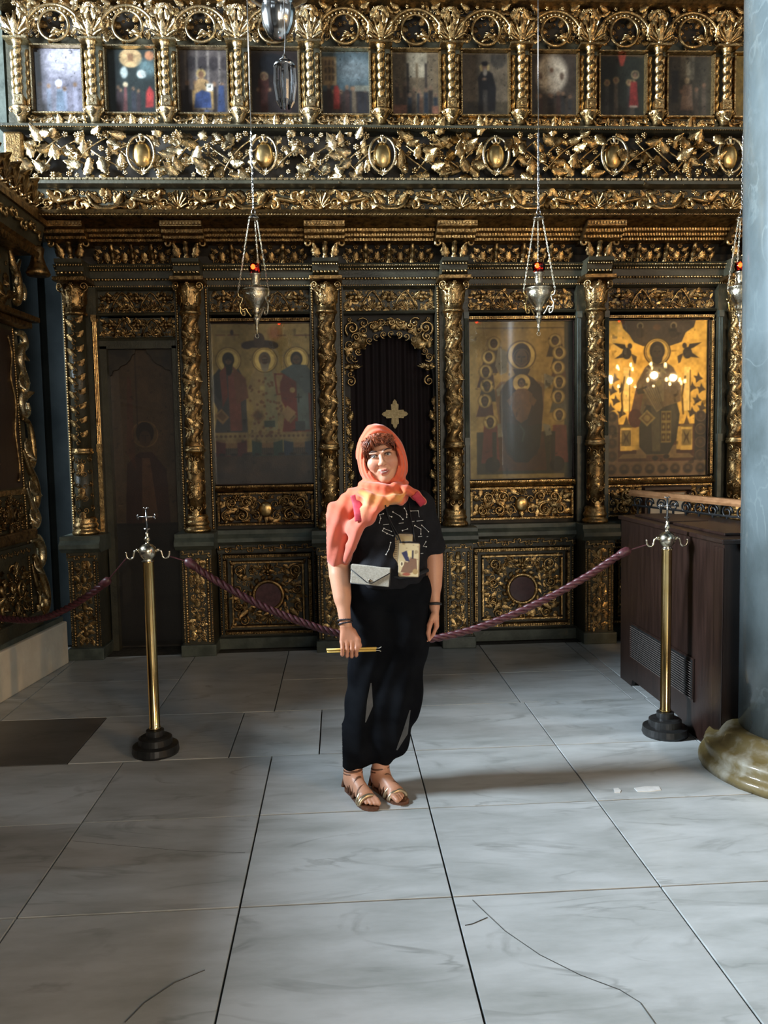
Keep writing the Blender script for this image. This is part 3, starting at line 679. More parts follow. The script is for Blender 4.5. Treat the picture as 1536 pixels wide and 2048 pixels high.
# ---------------------------------------------------------------- cornice
T = thing('cornice', 'long dark gilt cornice with rows of dentils jutting out over the column bays', 'cornice', (.6, 6.1, 3.2))
C0, C1 = -2.30, 3.85
MB().profile([(6.24, 3.235), (6.16, 3.245), (6.10, 3.262), (6.03, 3.275), (5.985, 3.285), (5.965, 3.305), (5.985, 3.335), (6.05, 3.352), (6.5, 3.352), (6.5, 3.235)], C0, C1).build('crown', 'gold_dark', T)
MB().box(C0, C1, 5.975, 6.0, 3.292, 3.312).build('fillet', 'gold', T)
beads('rope_row', 'gold', T, C0, C1, 5.978, 3.300, .012, .022)
for bi, (x0, x1) in enumerate(BAYS):
    st = MB().profile([(6.29, 3.165), (6.25, 3.175), (6.25, 3.192), (6.21, 3.20), (6.21, 3.218), (6.16, 3.225), (6.16, 3.245), (6.4, 3.26), (6.4, 3.165)], x0-.02, x1+.02).build('step_moulding', 'gold_dark', T)
    gm = 'gold_dark' if bi < 2 else 'gold'
    for y, z in ((6.252, 3.183), (6.212, 3.209), (6.162, 3.235)):
        m = MB(); n = int((x1-x0)/.022)
        for i in range(n): x = x0+(x1-x0)*(i+.5)/n; m.box(x-.006, x+.006, y-.012, y, z-.009, z+.009)
        m.build('dentil_row', gm, st, kind='stuff')
for i, cx in enumerate(CX):
    st = MB().profile([(6.20, 3.15), (6.13, 3.165), (6.13, 3.185), (6.08, 3.195), (6.08, 3.22), (6.03, 3.23), (6.03, 3.27), (6.4, 3.28), (6.4, 3.15)], cx-.15, cx+.15).build('step_moulding', 'gold_dark', T)
    gm = 'gold_dark' if i < 2 else 'gold'
    for y, z in ((6.132, 3.175), (6.082, 3.208), (6.032, 3.25)):
        m = MB()
        for k in range(13): x = cx-.14+.28*k/12; m.box(x-.006, x+.006, y-.012, y, z-.009, z+.009)
        m.build('dentil_row', gm, st, kind='stuff')

# ---------------------------------------------------------------- acanthus scroll frieze
T = thing('acanthus_frieze', 'narrow dark green frieze with large gilt acanthus scrolls above the cornice', 'frieze', (.6, 6.15, 3.35))
bd = MB().box(C0, C1, 6.13, 6.5, 3.345, 3.53).build('board', 'green_paint', T)
x = C0+.12; k = 0
while x < C1-.1:
    gm = 'gold_dark' if x < -.6 else 'gold'
    t = k % 4
    if t == 0:
        orn('palmette', gm, bd, x, 6.125, 3.375, .13); 
        for s in (-1, 1): orn('curl', gm, bd, x+s*.10, 6.125, 3.415, .10, 0, s > 0); orn('leaf', gm, bd, x+s*.05, 6.125, 3.39, .11, s*75)
    elif t == 2:
        m = MB(); m.tube([(x-.13, 6.115, 3.48), (x-.10, 6.11, 3.40), (x-.04, 6.105, 3.372), (x+.04, 6.105, 3.372), (x+.10, 6.11, 3.40), (x+.13, 6.115, 3.48)], [.012, .022, .026, .026, .022, .012], 7); m.build('festoon', gm, T, smooth=True)
        orn('flower', gm, bd, x, 6.12, 3.45, .05)
        for s in (-1, 1): orn('curl', gm, bd, x+s*.12, 6.12, 3.475, .06, 180, s < 0); orn('leaf', gm, bd, x+s*.06, 6.125, 3.42, .09, s*40)
    else:
        s = 1 if t == 1 else -1
        orn('scurl', gm, bd, x, 6.122, 3.435, .20, 0, s < 0); orn('leaf', gm, bd, x-s*.05, 6.125, 3.42, .13, -s*50); orn('leaf2', gm, bd, x+s*.06, 6.125, 3.44, .12, s*120)
        orn('rosette', gm, bd, x+s*.02, 6.12, 3.49, .04); orn('rosette', gm, bd, x-s*.08, 6.12, 3.375, .035)
    x += .262; k += 1
fill(bd, 'gold_dark', C0+.02, -.6, 3.36, 3.52, 6.128, .062, 71); fill(bd, 'gold', -.6, C1, 3.36, 3.52, 6.128, .062, 72)
MB().profile([(6.10, 3.525), (6.04, 3.535), (6.04, 3.56), (6.07, 3.585), (6.5, 3.585), (6.5, 3.525)], C0, C1).build('upper_moulding', 'green_paint', T)
m = MB(); n = int((C1-C0)/.045)
for i in range(n): xx = C0+(C1-C0)*(i+.5)/n; m.box(xx-.017, xx+.017, 6.032, 6.05, 3.560, 3.574)
m.build('billet_row', 'gold_pale', T, kind='stuff')

# ---------------------------------------------------------------- big openwork vine frieze
T = thing('vine_frieze', 'broad openwork frieze of gilt vines, leaves, grapes and shield bosses', 'frieze', (.6, 6.12, 3.585))
bd = MB().box(-2.36, C1, 6.20, 6.5, 3.585, 3.93).build('board', 'dark_wood_ground', T)
MB().box(-2.36, -2.22, 6.08, 6.3, 3.60, 3.915).build('end_block', 'gold_dark', T, bevel=.02)
med = [at(p, 315, 6.08).x for p in (283, 528, 765, 992, 1228, 1460)]
rnd = random.Random(11)
edges = [-2.20]+med+[C1]
zc = 3.757
for i, xm in enumerate(med):
    m = MB(); m.ball((xm, 6.10, zc), .085, 16, 10, (.82, .42, 1.15)); m.build('boss', 'gold_plain', T, smooth=True)
    for s in (-1, 1):
        m = MB(); pts = []
        for k in range(16):
            a = math.radians(-80+160*k/15); r = .105; pts.append((xm+s*r*math.cos(a)*.92, 6.085-.02*math.cos(a), zc+r*1.22*math.sin(a)))
        c = Vector(pts[-1])
        for k in range(1, 9): a = k/8*2*PI*.8; pts.append((c.x-s*.022*math.sin(a)*(1-k*.06)+0, 6.075, c.z-.022*(1-math.cos(a))))
        m.tube(pts, [.011]*16+[.010-.0006*k for k in range(8)], 6); m.build('shield_scroll', 'gold_pale', T, smooth=True)
    orn('rosette', 'gold_pale', T, xm, 6.08, zc+.125, .04); orn('palmette', 'gold_pale', T, xm, 6.09, zc-.15, .06)
for g in range(len(edges)-1):
    a = edges[g]+(.10 if g else .02); b = edges[g+1]-(.10 if g < len(edges)-2 else 0)
    L = b-a; gm = 'gold_pale' if g < 3 else 'gold'
    for k in range(7):       # branching stems
        sx = a+L*(k+.2)/7; dz = rnd.choice((.13, -.13))*rnd.uniform(.6, 1.1); m = MB()
        p = [(sx-.04, 6.13, zc+dz), (sx+.02, 6.10, zc+dz*.35), (sx+.09, 6.09, zc-dz*.25), (sx+.17, 6.10, zc-dz*.75), (sx+.22, 6.12, zc-dz*1.05)]
        pts = []
        for q in range(17):
            t = q/16*(len(p)-1); i0 = min(int(t), len(p)-2); u = t-i0
            P0 = Vector(p[max(i0-1, 0)]); P1 = Vector(p[i0]); P2 = Vector(p[i0+1]); P3 = Vector(p[min(i0+2, len(p)-1)])
            pts.append(.5*((2*P1)+(P2-P0)*u+(2*P0-5*P1+4*P2-P3)*u*u+(3*P1-P0-3*P2+P3)*u**3))
        m.tube(pts, [.009-.004*q/16 for q in range(17)], 6); m.build('vine_stem', gm, T, smooth=True)
    nx = max(7, int(L/.056))
    for ix in range(nx):
        for iz in range(5):
            x = a+L*(ix+.5+rnd.uniform(-.3, .3))/nx; z = 3.615+.07*iz+rnd.uniform(-.022, .022)+(.02 if ix % 2 else -.012)
            z = min(max(z, 3.612), 3.902)
            kd = rnd.choice(['leaf', 'leaf', 'leaf2', 'flower', 'grape', 'rosette'])
            s = {'leaf': .115, 'leaf2': .11, 'flower': .046, 'grape': .062, 'rosette': .044}[kd]*rnd.uniform(.75, 1.15)
            orn(kd, gm, T, x, 6.13-rnd.uniform(0, .06), z, s, rnd.uniform(-170, 170) if kd != 'grape' else rnd.uniform(-30, 30), yaw=rnd.uniform(-25, 25))
MB().profile([(6.10, 3.93), (6.05, 3.94), (6.05, 3.955), (6.09, 3.975), (6.5, 3.975), (6.5, 3.93)], -2.38, C1).build('upper_moulding', 'green_paint', T)
beads('bead_row', 'gold', T, -2.38, C1, 6.058, 3.942, .008, .018)

# ---------------------------------------------------------------- gallery of small icons
GX = [-2.235+.5235*i for i in range(13)]           # post centres
ZG0, ZG1 = 4.075, 4.52
T = thing('gallery_base_frieze', 'low gilt frieze of scrolls and flowers beneath the row of small icons', 'frieze', (.6, 6.15, 3.975))
bd = MB().box(-2.34, C1, 6.16, 6.5, 3.972, 4.06).build('board', 'green_paint', T)
for i in range(12):
    gm = 'gold_pale' if i < 5 else 'gold'
    xa, xb = GX[i]+.07, GX[i+1]-.07
    fill(bd, gm, xa, min(xb, C1), 3.982, 4.052, 6.156, .042, 100+i)
    if xa > C1-.2: break
    for k in range(5):
        x = xa+(xb-xa)*(k+.5)/5
        orn(['scurl', 'rosette', 'leaf', 'flower', 'scurl'][k], gm, bd, x, 6.15, 4.018 if k != 2 else 3.985, [.095, .032, .075, .032, .095][k], 0, k > 2)
        orn('leaf', gm, bd, x-.02, 6.155, 4.0, .06, 60 if k % 2 else -60)
MB().box(-2.34, C1, 6.17, 6.55, 4.055, 4.62).build('gallery_back', 'green_paint', T)

def twist(m, x, y, z0, z1, r):
    return helix_shaft(m, x, y, z0, z1, r, 95, .20, n=10, nz=54, lobes=1)
tw = {}
for gm in ('gold', 'gold_pale'):
    tw[gm] = twist(MB(), 0, 0, 0, .34, .026).mesh('shaft', gm)
    tw['s'+gm] = twist(MB(), 0, 0, 0, .40, .016).mesh('side_shaft', gm)
for i, gx in enumerate(GX):
    if gx > C1-.12: break
    gm = 'gold_pale' if i < 5 else 'gold'
    T = thing('gallery_colonnette', '%s twisted gilt colonnette from the left in the row of small icons' % ORD[i], 'column', (gx, 6.12, 4.0), 'twisted colonnettes of the upper gallery')
    link('shaft', tw[gm], T, Matrix.Translation((gx, 6.105, 4.165)))
    MB().box(gx-.034, gx+.034, 6.07, 6.16, 4.095, 4.17).build('base_block', gm, T, bevel=.005)
    orn('rosette', gm, T, gx, 6.068, 4.132, .024)
    for s in (-1, 1): link('side_shaft', tw['s'+gm], T, Matrix.Translation((gx+s*.052, 6.150, 4.105)))
    MB().lathe([(.024, 4.495), (.030, 4.505), (.026, 4.515), (.034, 4.54), (.040, 4.55)], (gx, 6.105, 0), 12).build('capital', gm, T, smooth=True)
    MB().box(gx-.085, gx+.085, 6.06, 6.2, 4.55, 4.565).build('abacus', gm, T)
    cb = MB().lathe([(.010, 3.985), (.03, 3.995), (.036, 4.03), (.058, 4.06), (.07, 4.085), (.066, 4.098)], (gx, 6.13, 0), 12).build('corbel', gm, T, smooth=True)
    orn('leaf', gm, cb, gx, 6.075, 4.09, .085, 180); 
    for s in (-1, 1): orn('scroll', gm, cb, gx+s*.055, 6.10, 4.075, .045, 0, s > 0)
for i in range(11):
    gm = 'gold_pale' if i < 4 else 'gold'
    x = (GX[i]+GX[i+1])/2; 
    T = thing('gallery_arch', 'openwork gilt arch with bird roundel over the %s small icon from the left' % ORD[i], 'arch', (x, 6.12, 4.55), 'carved arches of the upper gallery')
    MB().box(x-.2617, x+.2617, 6.20, 6.5, 4.57, 4.86).build('board', 'dark_wood_ground', T)
    zc = 4.60; R = .205
    m = MB(); m.tube([(x+R*math.cos(PI*k/24)*(1.0), 6.11, zc+R*1.0*math.sin(PI*k/24)) for k in range(25)], .012, 6); m.build('arch_band', gm, T, smooth=True)
    m = MB()
    for k in range(19): a = PI*(k+.5)/19; m.ball((x+(R-.026)*math.cos(a), 6.11, zc+(R-.026)*math.sin(a)), .011, 6, 4)
    m.build('arch_beads', gm, T, smooth=True, kind='stuff')
    m = MB(); m.tube([(x+.105*math.cos(2*PI*k/32), 6.115, 4.665+.105*math.sin(2*PI*k/32)) for k in range(32)], .011, 6, closed=True); rg = m.build('roundel', gm, T, smooth=True)
    for k in range(9): a = 40*k; orn('leaf' if k % 2 else 'flower', 'gold_dark', rg, x+.055*math.sin(math.radians(a)), 6.15, 4.67+.055*math.cos(math.radians(a)), .075 if k % 2 else .030, a)
    orn('bird', gm, rg, x+.035, 6.12, 4.615, .085, 0, i % 2 == 1)
    fill(T, gm, x-.24, x+.24, 4.60, 4.84, 6.17, .055, 80+i, [(x, 4.665, .12)])
    for s in (-1, 1):
        for dx, dz, sz, kd, rt in [(.225, .215, .042, 'rosette', 0), (.16, .235, .034, 'flower', 0), (.195, .16, .085, 'leaf', 40), (.225, .12, .075, 'leaf', 20), (.12, .225, .07, 'leaf', 70), (.06, .235, .028, 'flower', 0), (.165, .06, .06, 'leaf', -30), (.13, .02, .05, 'curl', 0), (.165, .11, .026, 'rosette', 0)]:
            orn(kd, gm, T, x+s*dx, 6.13, zc+dz, sz, s*rt, s < 0)
for i, gx in enumerate(GX):
    if gx > C1-.2: break
    gm = 'gold_pale' if i < 5 else 'gold'
    T = thing('palm_finial', 'gilt palm leaf finial topped by a flower on the %s colonnette from the left' % ORD[i], 'finial', (gx, 6.1, 4.565), 'palm finials of the upper gallery')
    orn('palmette', gm, T, gx, 6.10, 4.57, .17); orn('rosette', gm, T, gx, 6.09, 4.80, .040); orn('leaf', gm, T, gx, 6.085, 4.57, .12)
    for s in (-1, 1): orn('leaf', gm, T, gx+s*.03, 6.10, 4.60, .12, s*30)
T = thing('top_cornice', 'dark gilt cornice along the very top edge of the carved screen', 'cornice', (.6, 6.1, 4.85))
MB().profile([(6.18, 4.845), (6.08, 4.86), (6.02, 4.90), (5.98, 4.92), (5.98, 4.96), (6.03, 5.0), (6.5, 5.02), (6.5, 4.845)], -2.42, C1).build('crown', 'gold_dark', T)
beads('bead_row', 'gold', T, -2.42, C1, 6.03, 4.885, .012, .024)
MB().box(-2.42, C1, 6.10, 6.5, 5.0, 5.5).build('upper_board', 'green_paint', T)

T = thing('end_board', 'plain grey-green board closing the left end of the upper gallery', 'board', (-2.65, 6.4, 3.4))
MB().box(-2.95, -2.40, 6.28, 6.60, 3.42, 5.2).build('board', 'ledge_paint', T)
MB().box(-2.97, -2.39, 6.27, 6.605, 5.2, 5.26).build('cap', 'green_paint', T)
# ================================================================ painted icons (colours painted by numpy onto a fine grid)
class Canvas:
    """u to the right 0..1, v up 0..asp"""
    def __init__(s, nx, ny, w, h, base, metal=0.0):
        s.nx, s.ny = nx, ny; s.w, s.h = w, h; s.asp = h/w
        u = np.linspace(0, 1, nx); v = np.linspace(0, s.asp, ny); s.U, s.V = np.meshgrid(u, v)
        s.C = np.zeros((ny, nx, 4)); s.C[..., :3] = np.array(base)/255; s.C[..., 3] = metal; s.px = 1.0/nx
    def put(s, mask, c, a=1.0, metal=0.0):
        k = np.clip(mask, 0, 1)[..., None]*a; c4 = np.array(list(np.array(c)/255)+[metal]); s.C = s.C*(1-k)+c4*k; return s
    def ell(s, x, y, rx, ry, c, a=1, soft=1.5, rot=0, metal=0.0):
        q = math.radians(rot); dx = s.U-x; dy = s.V-y; X = dx*math.cos(q)+dy*math.sin(q); Y = -dx*math.sin(q)+dy*math.cos(q)
        d = (np.sqrt((X/rx)**2+(Y/ry)**2)-1)*min(rx, ry); return s.put(.5-d/(soft*s.px), c, a, metal)
    def ring(s, x, y, r, t, c, a=1, metal=0.0):
        d = np.abs(np.hypot(s.U-x, s.V-y)-r)-t; return s.put(.5-d/(1.5*s.px), c, a, metal)
    def poly(s, P, c, a=1, metal=0.0):
        ins = np.zeros_like(s.U, bool); n = len(P); dm = np.full_like(s.U, 9.)
        for i in range(n):
            x0, y0 = P[i]; x1, y1 = P[(i+1) % n]
            if y0 != y1:
                c_ = ((y0 > s.V) != (y1 > s.V)) & (s.U < (x1-x0)*(s.V-y0)/(y1-y0)+x0); ins ^= c_
            L2 = max((x1-x0)**2+(y1-y0)**2, 1e-12); t = np.clip(((s.U-x0)*(x1-x0)+(s.V-y0)*(y1-y0))/L2, 0, 1)
            dm = np.minimum(dm, np.hypot(s.U-x0-t*(x1-x0), s.V-y0-t*(y1-y0)))
        return s.put(.5-np.where(ins, -dm, dm)/(1.5*s.px), c, a, metal)
    def rect(s, x0, x1, y0, y1, c, a=1, metal=0.0): return s.poly([(x0, y0), (x1, y0), (x1, y1), (x0, y1)], c, a, metal)
    def line(s, P, t, c, a=1, metal=0.0):
        dm = np.full_like(s.U, 9.)
        for (x0, y0), (x1, y1) in zip(P[:-1], P[1:]):
            L2 = max((x1-x0)**2+(y1-y0)**2, 1e-12); q = np.clip(((s.U-x0)*(x1-x0)+(s.V-y0)*(y1-y0))/L2, 0, 1)
            dm = np.minimum(dm, np.hypot(s.U-x0-q*(x1-x0), s.V-y0-q*(y1-y0)))
        return s.put(.5-(dm-t)/(1.5*s.px), c, a, metal)
    def age(s, seed, amt=.12, blotch=.35):
        r = np.random.RandomState(seed)
        def ns(k):
            g = r.rand(int(k*s.asp)+3, k+3); yy = s.V/s.asp*(g.shape[0]-2.01); xx = s.U*(g.shape[1]-2.01)
            i = yy.astype(int); j = xx.astype(int); a = yy-i; b = xx-j; a = a*a*(3-2*a); b = b*b*(3-2*b)
            return g[i, j]*(1-a)*(1-b)+g[i+1, j]*a*(1-b)+g[i, j+1]*(1-a)*b+g[i+1, j+1]*a*b
        f = (ns(5)-.5)*.9+(ns(14)-.5)*.7+(ns(40)-.5)*.6
        s.C[..., :3] *= (1+amt*2*f)[..., None]; sp = np.clip((ns(30)*ns(12)-.55)*4, 0, 1)*blotch
        s.C[..., :3] *= (1-sp)[..., None]; return s
    def soften(s, n=1, tone=1.0, sat=1.0):
        for _ in range(n):
            P = np.pad(s.C, ((1, 1), (1, 1), (0, 0)), 'edge'); s.C = (P[1:-1, 1:-1]*2+P[:-2, 1:-1]+P[2:, 1:-1]+P[1:-1, :-2]+P[1:-1, 2:])/6
        g = s.C[..., :3].mean(-1, keepdims=True); s.C[..., :3] = (g+(s.C[..., :3]-g)*sat)*tone; return s
    def mesh(s, name, x0, z0, y, mt='icon_paint', gain=1.0):
        X = x0+s.U*s.w; Z = z0+s.V*s.w; n = s.nx*s.ny
        co = np.stack([X.ravel(), np.full(n, y), Z.ravel()], 1)
        me = bpy.data.meshes.new(name); i = np.arange((s.ny-1)*(s.nx-1)); r = i//(s.nx-1); c = i % (s.nx-1); a = r*s.nx+c
        F_ = np.stack([a, a+1, a+1+s.nx, a+s.nx], 1)
        me.from_pydata(co.tolist(), [], F_.tolist()); me.materials.append(MATS[mt])
        at_ = me.color_attributes.new('Col', 'FLOAT_COLOR', 'POINT')
        C = s.C.reshape(-1, 4).clip(0, 1).copy(); rgb = C[:, :3]; C[:, :3] = np.where(rgb <= .04045, rgb/12.92, ((rgb+.055)/1.055)**2.4)*gain
        at_.data.foreach_set('color', C.ravel().astype(np.float32)); me.update(); return me
def head(cv, x, y, r, skin, hair, halo=None, beard=None, halo_r=1.9, gold=(196, 168, 98)):
    if halo: cv.ell(x, y, r*halo_r, r*halo_r, gold, metal=.55); cv.ring(x, y, r*halo_r, r*.07, (96, 74, 36)); cv.ring(x, y, r*halo_r*.86, r*.04, (120, 94, 50))
    cv.ell(x, y+r*.1, r*.88, r*1.05, hair)
    cv.ell(x, y-r*.15, r*.62, r*.86, skin)
    if beard: cv.ell(x, y-r*.75, r*.62, r*.75*(beard[1]), beard[0]); cv.ell(x, y-.25*r, r*.5, r*.42, skin)
    cv.ell(x-r*.25, y+.02*r, r*.12, r*.06, (30, 20, 14)); cv.ell(x+r*.25, y+.02*r, r*.12, r*.06, (30, 20, 14)); cv.line([(x, y+.02*r), (x-.03*r, y-.28*r)], r*.05, (60, 38, 24)); cv.ell(x, y-.46*r, r*.18, r*.05, (80, 36, 28))

def big_icon(name, label, x0, x1, z0, z1, cv, fr, gm, frw=.045):
    T = thing(name, label, 'icon', ((x0+x1)/2, YI, z0), 'large icons of the main tier')
    MB().box(x0-frw, x1+frw, 6.462, 6.51, z0-frw, z1+frw).build('board', 'dark_wood_ground', T)
    link('painted_panel', cv.mesh('painted_panel', x0, z0, 6.456), T)
    MB().box(x0, x1, 6.438, 6.441, z0, z1).build('glass_pane', 'icon_glass', T)
    frame_bars('frame_bar', T, x0-frw, x1+frw, z0-frw, z1+frw, frw, 6.405, 6.47, gm, .009)
    frame_bars('inner_fillet', T, x0-.006, x1+.006, z0-.006, z1+.006, .010, 6.428, 6.46, 'frame_dark')
    return T

# --- icon of three bishops
W1, H1 = .855, 1.27; a = H1/W1
cv = Canvas(190, 282, W1, H1, (150, 126, 74), .35)
cv.rect(0, 1, 0, .20*a, (62, 44, 34)); 
for k in range(9): cv.ell(.06+.115*k, .10+.05*(k % 3), .09, .05, (84, 58, 42) if k % 2 else (48, 36, 30), .6, 9, rot=20*(k % 4))
cv.ell(.475, .86*a+.02, .16, .035, (52, 36, 30)); cv.ell(.475, .895*a, .05, .07, (70, 50, 36)); cv.ell(.36, .862*a, .05, .03, (52, 36, 30)); cv.ell(.60, .862*a, .05, .03, (52, 36, 30)); cv.ell(.62, .94*a, .06, .06, (170, 84, 48), .55, 9)
cv.line([(.08, .93*a), (.16, .93*a)], .004, (104, 62, 34)); cv.line([(.19, .93*a), (.29, .93*a)], .004, (104, 62, 34)); cv.ell(.225, .945*a, .015, .025, (60, 40, 26))
cv.line([(.64, .925*a), (.72, .925*a)], .004, (104, 62, 34)); cv.line([(.80, .925*a), (.94, .925*a)], .005, (104, 62, 34))
def bishop(cx, robe, under, over, om, hair, beard, hy, right=False):
    w = .155
    cv.rect(cx-w*.9, cx+w*.95, .175*a, .30*a, under); cv.rect(cx-.05, cx+.06, .18*a, .295*a, (126, 92, 56)); cv.rect(cx-.05, cx+.06, .18*a, .225*a, (74, 60, 52))
    for k in range(6): cv.line([(cx-.045+.02*k, .185*a), (cx-.045+.02*k, .225*a)], .003, (40, 32, 30))
    P = [(cx-w*1.0, .285*a), (cx+w*1.05, .285*a), (cx+w*1.0, .45*a), (cx+w*.98, .58*a), (cx+w*.75, .69*a), (cx+.07, .745*a), (cx-.07, .745*a), (cx-w*.8, .69*a), (cx-w*1.05, .60*a), (cx-w*.95, .52*a), (cx-w*.72, .47*a)]
    cv.poly(P, robe)
    cv.poly([(cx-w*1.02, .28*a), (cx+w*1.06, .28*a), (cx+w*1.02, .325*a), (cx-w*.98, .325*a)], (142, 118, 74)); cv.ell(cx, .29*a, w*1.03, .05, (142, 118, 74), .8)
    for k in range(7): cv.ell(cx-w*.85+k*w*.28, .30*a, .012, .012, (92, 64, 42))
    if over: cv.poly([(cx+.0, .335*a), (cx+.11, .335*a), (cx+.10, .60*a), (cx+.06, .72*a), (cx-.01, .70*a)], over)
    cv.poly([(cx-w*.95, .43*a), (cx-w*.45, .375*a+.0), (cx-w*.05, .42*a), (cx-w*.5, .475*a)], (132, 100, 62)); cv.poly([(cx-w*.80, .43*a), (cx-w*.46, .395*a), (cx-w*.20, .422*a), (cx-w*.5, .46*a)], (98, 70, 44))
    head(cv, cx, hy, .062, (92, 66, 46), hair, True, beard, 1.85)
bishop(.185, (62, 58, 60), (84, 26, 28), (118, 60, 50), None, (28, 22, 20), ((20, 17, 18), 2.0), .775*a)
cv.poly([(.04, .68*a), (.10, .72*a), (.14, .60*a), (.10, .52*a), (.03, .58*a)], (34, 34, 36)); cv.poly([(.10, .70*a), (.16, .74*a), (.17, .55*a), (.12, .48*a)], (108, 52, 44)); cv.poly([(.22, .74*a), (.34, .66*a), (.36, .54*a), (.25, .50*a)], (112, 66, 46))
bishop(.52, (156, 132, 82), (30, 56, 52), (140, 134, 96), None, (96, 82, 66), ((132, 122, 100), 1.4), .775*a)
rr = random.Random(3)
for k in range(60): cv.ell(.52+rr.uniform(-.15, .15), rr.uniform(.30, .66)*a, .012, .013, (108, 66, 42), .75)
cv.poly([(.62, .555*a), (.75, .555*a), (.74, .69*a), (.60, .69*a)], (132, 56, 36)); cv.poly([(.635, .565*a), (.735, .565*a), (.725, .68*a), (.615, .68*a)], (168, 134, 80)); cv.ell(.675, .62*a, .02, .04, (120, 70, 44)); cv.ell(.49, .60*a, .026, .026, (176, 158, 98)); cv.rect(.50, .60, .355*a, .395*a, (52, 68, 60))
bishop(.815, (118, 34, 28), (26, 46, 70), (86, 104, 104), None, (34, 26, 24), ((44, 34, 30), .9), .775*a)
cv.poly([(.66, .70*a), (.78, .745*a), (.90, .74*a), (1.0, .66*a), (1.0, .56*a), (.88, .57*a), (.80, .64*a)], (74, 92, 100)); cv.ell(.77, .585*a, .026, .026, (184, 152, 92)); cv.line([(.825, .51*a), (.825, .56*a)], .005, (24, 30, 32)); cv.line([(.80, .54*a), (.85, .54*a)], .005, (24, 30, 32)); cv.rect(.79, .88, .33*a, .39*a, (44, 54, 62))
cv.poly([(.66, .44*a), (.72, .385*a), (.80, .445*a), (.72, .49*a)], (158, 122, 78))
for k in range(8): cv.ell(.10+.11*k, .185*a, .03, .012, (24, 20, 18))
cv.soften(1, 1.0, .85); cv.age(1, .12, .45)
big_icon('saints_icon', 'large glazed icon of three standing bishops in patterned robes', -1.008, -.153, 1.322, 2.592, cv, None, 'gold_dark')

# --- icon of the enthroned mother and child
W2, H2 = .85, 1.27; a = H2/W2
cv = Canvas(190, 282, W2, H2, (148, 124, 74), .35)
cv.rect(.07, .92, .03*a, .95*a, (150, 122, 70), metal=.35); cv.rect(.07, .92, .955*a, .96*a, (84, 66, 36))
cv.rect(.92, 1, 0, a, (62, 62, 46)); cv.rect(.70, .712, .3*a, .66*a, (170, 140, 86))  # thin pale bar paints a reflected bright band into the panel
cv.rect(.07, .92, .03*a, .30*a, (58, 50, 34)); cv.poly([(.25, .05*a), (.75, .05*a), (.72, .30*a), (.28, .30*a)], (84, 46, 28)); cv.poly([(.30, .30*a), (.70, .30*a), (.73, .6*a), (.68, .62*a), (.30, .62*a), (.24, .56*a)], (128, 92, 56))
sk = (88, 58, 38)
for (x, y, rb) in [(.24, .86, (70, 52, 38)), (.19, .775, (64, 40, 34)), (.16, .685, (70, 34, 30)), (.17, .595, (48, 46, 40)), (.15, .50, (86, 40, 32)), (.20, .365, (128, 46, 34)),
                   (.83, .875, (66, 48, 36)), (.87, .80, (54, 46, 40)), (.86, .705, (100, 56, 40)), (.87, .615, (54, 44, 36)), (.86, .52, (96, 92, 76)), (.87, .405, (132, 46, 36))]:
    sx = -1 if x < .5 else 1
    if y < .45: cv.poly([(x-.09, .10*a), (x+.09, .10*a), (x+.07, .34*a), (x-.06, .34*a)], rb); cv.ell(x-.02*sx, .09*a, .07, .05*a, (14, 16, 22)); cv.rect(x-.03-.05*sx, x+.01-.05*sx, .11*a, .30*a, (40, 34, 30))
    else: cv.poly([(x-.085, (y-.10)*a), (x+.085, (y-.10)*a), (x+.07, (y-.02)*a), (x-.05, (y-.02)*a)], rb)
    head(cv, x, y*a, .040, sk, (54, 36, 26), True, ((60, 44, 34), .8) if y < .7 else None, 1.65, (172, 148, 92))
for P in ([(.28, .84*a), (.38, .80*a), (.36, .68*a), (.30, .66*a), (.25, .72*a)], [(.26, .57*a), (.33, .61*a), (.33, .545*a), (.27, .525*a)], [(.27, .35*a), (.33, .36*a), (.32, .27*a), (.27, .265*a)], [(.72, .67*a), (.82, .645*a), (.80, .60*a), (.73, .57*a)], [(.71, .35*a), (.78, .34*a), (.80, .28*a), (.74, .27*a)]): cv.poly(P, (146, 136, 112))
cv.poly([(.30, .56*a), (.36, .62*a), (.44, .66*a), (.54, .67*a), (.62, .64*a), (.70, .58*a), (.715, .46*a), (.69, .30*a), (.66, .16*a), (.55, .10*a), (.44, .105*a), (.36, .16*a), (.31, .32*a), (.29, .46*a)], (50, 32, 36))
cv.poly([(.36, .36*a), (.52, .33*a), (.70, .35*a), (.68, .20*a), (.57, .105*a), (.45, .11*a), (.37, .18*a)], (24, 30, 36)); cv.ell(.52, .33*a, .05, .10*a, (34, 42, 46), .7, 8); cv.line([(.48, .35*a), (.53, .30*a), (.51, .24*a)], .008, (64, 76, 78), .8)
cv.ell(.505, .785*a, .135, .135, (182, 154, 92), metal=.5); cv.ring(.505, .785*a, .135, .006, (96, 72, 36)); cv.ell(.505, .785*a, .088, .115, (58, 34, 34)); cv.ell(.505, .765*a, .058, .085, (112, 76, 48)); cv.ring(.505, .775*a, .075, .003, (170, 130, 70), .7)
cv.ell(.48, .775*a, .012, .006, (26, 18, 14)); cv.ell(.53, .775*a, .012, .006, (26, 18, 14)); cv.line([(.505, .775*a), (.503, .745*a)], .004, (70, 44, 28)); cv.ell(.505, .728*a, .015, .005, (92, 44, 34)); cv.poly([(.42, .70*a), (.59, .70*a), (.56, .655*a), (.45, .655*a)], (58, 34, 34))
cv.ell(.505, .61*a, .085, .085, (176, 148, 88), metal=.5); head(cv, .505, .61*a, .042, (118, 80, 50), (64, 40, 26))
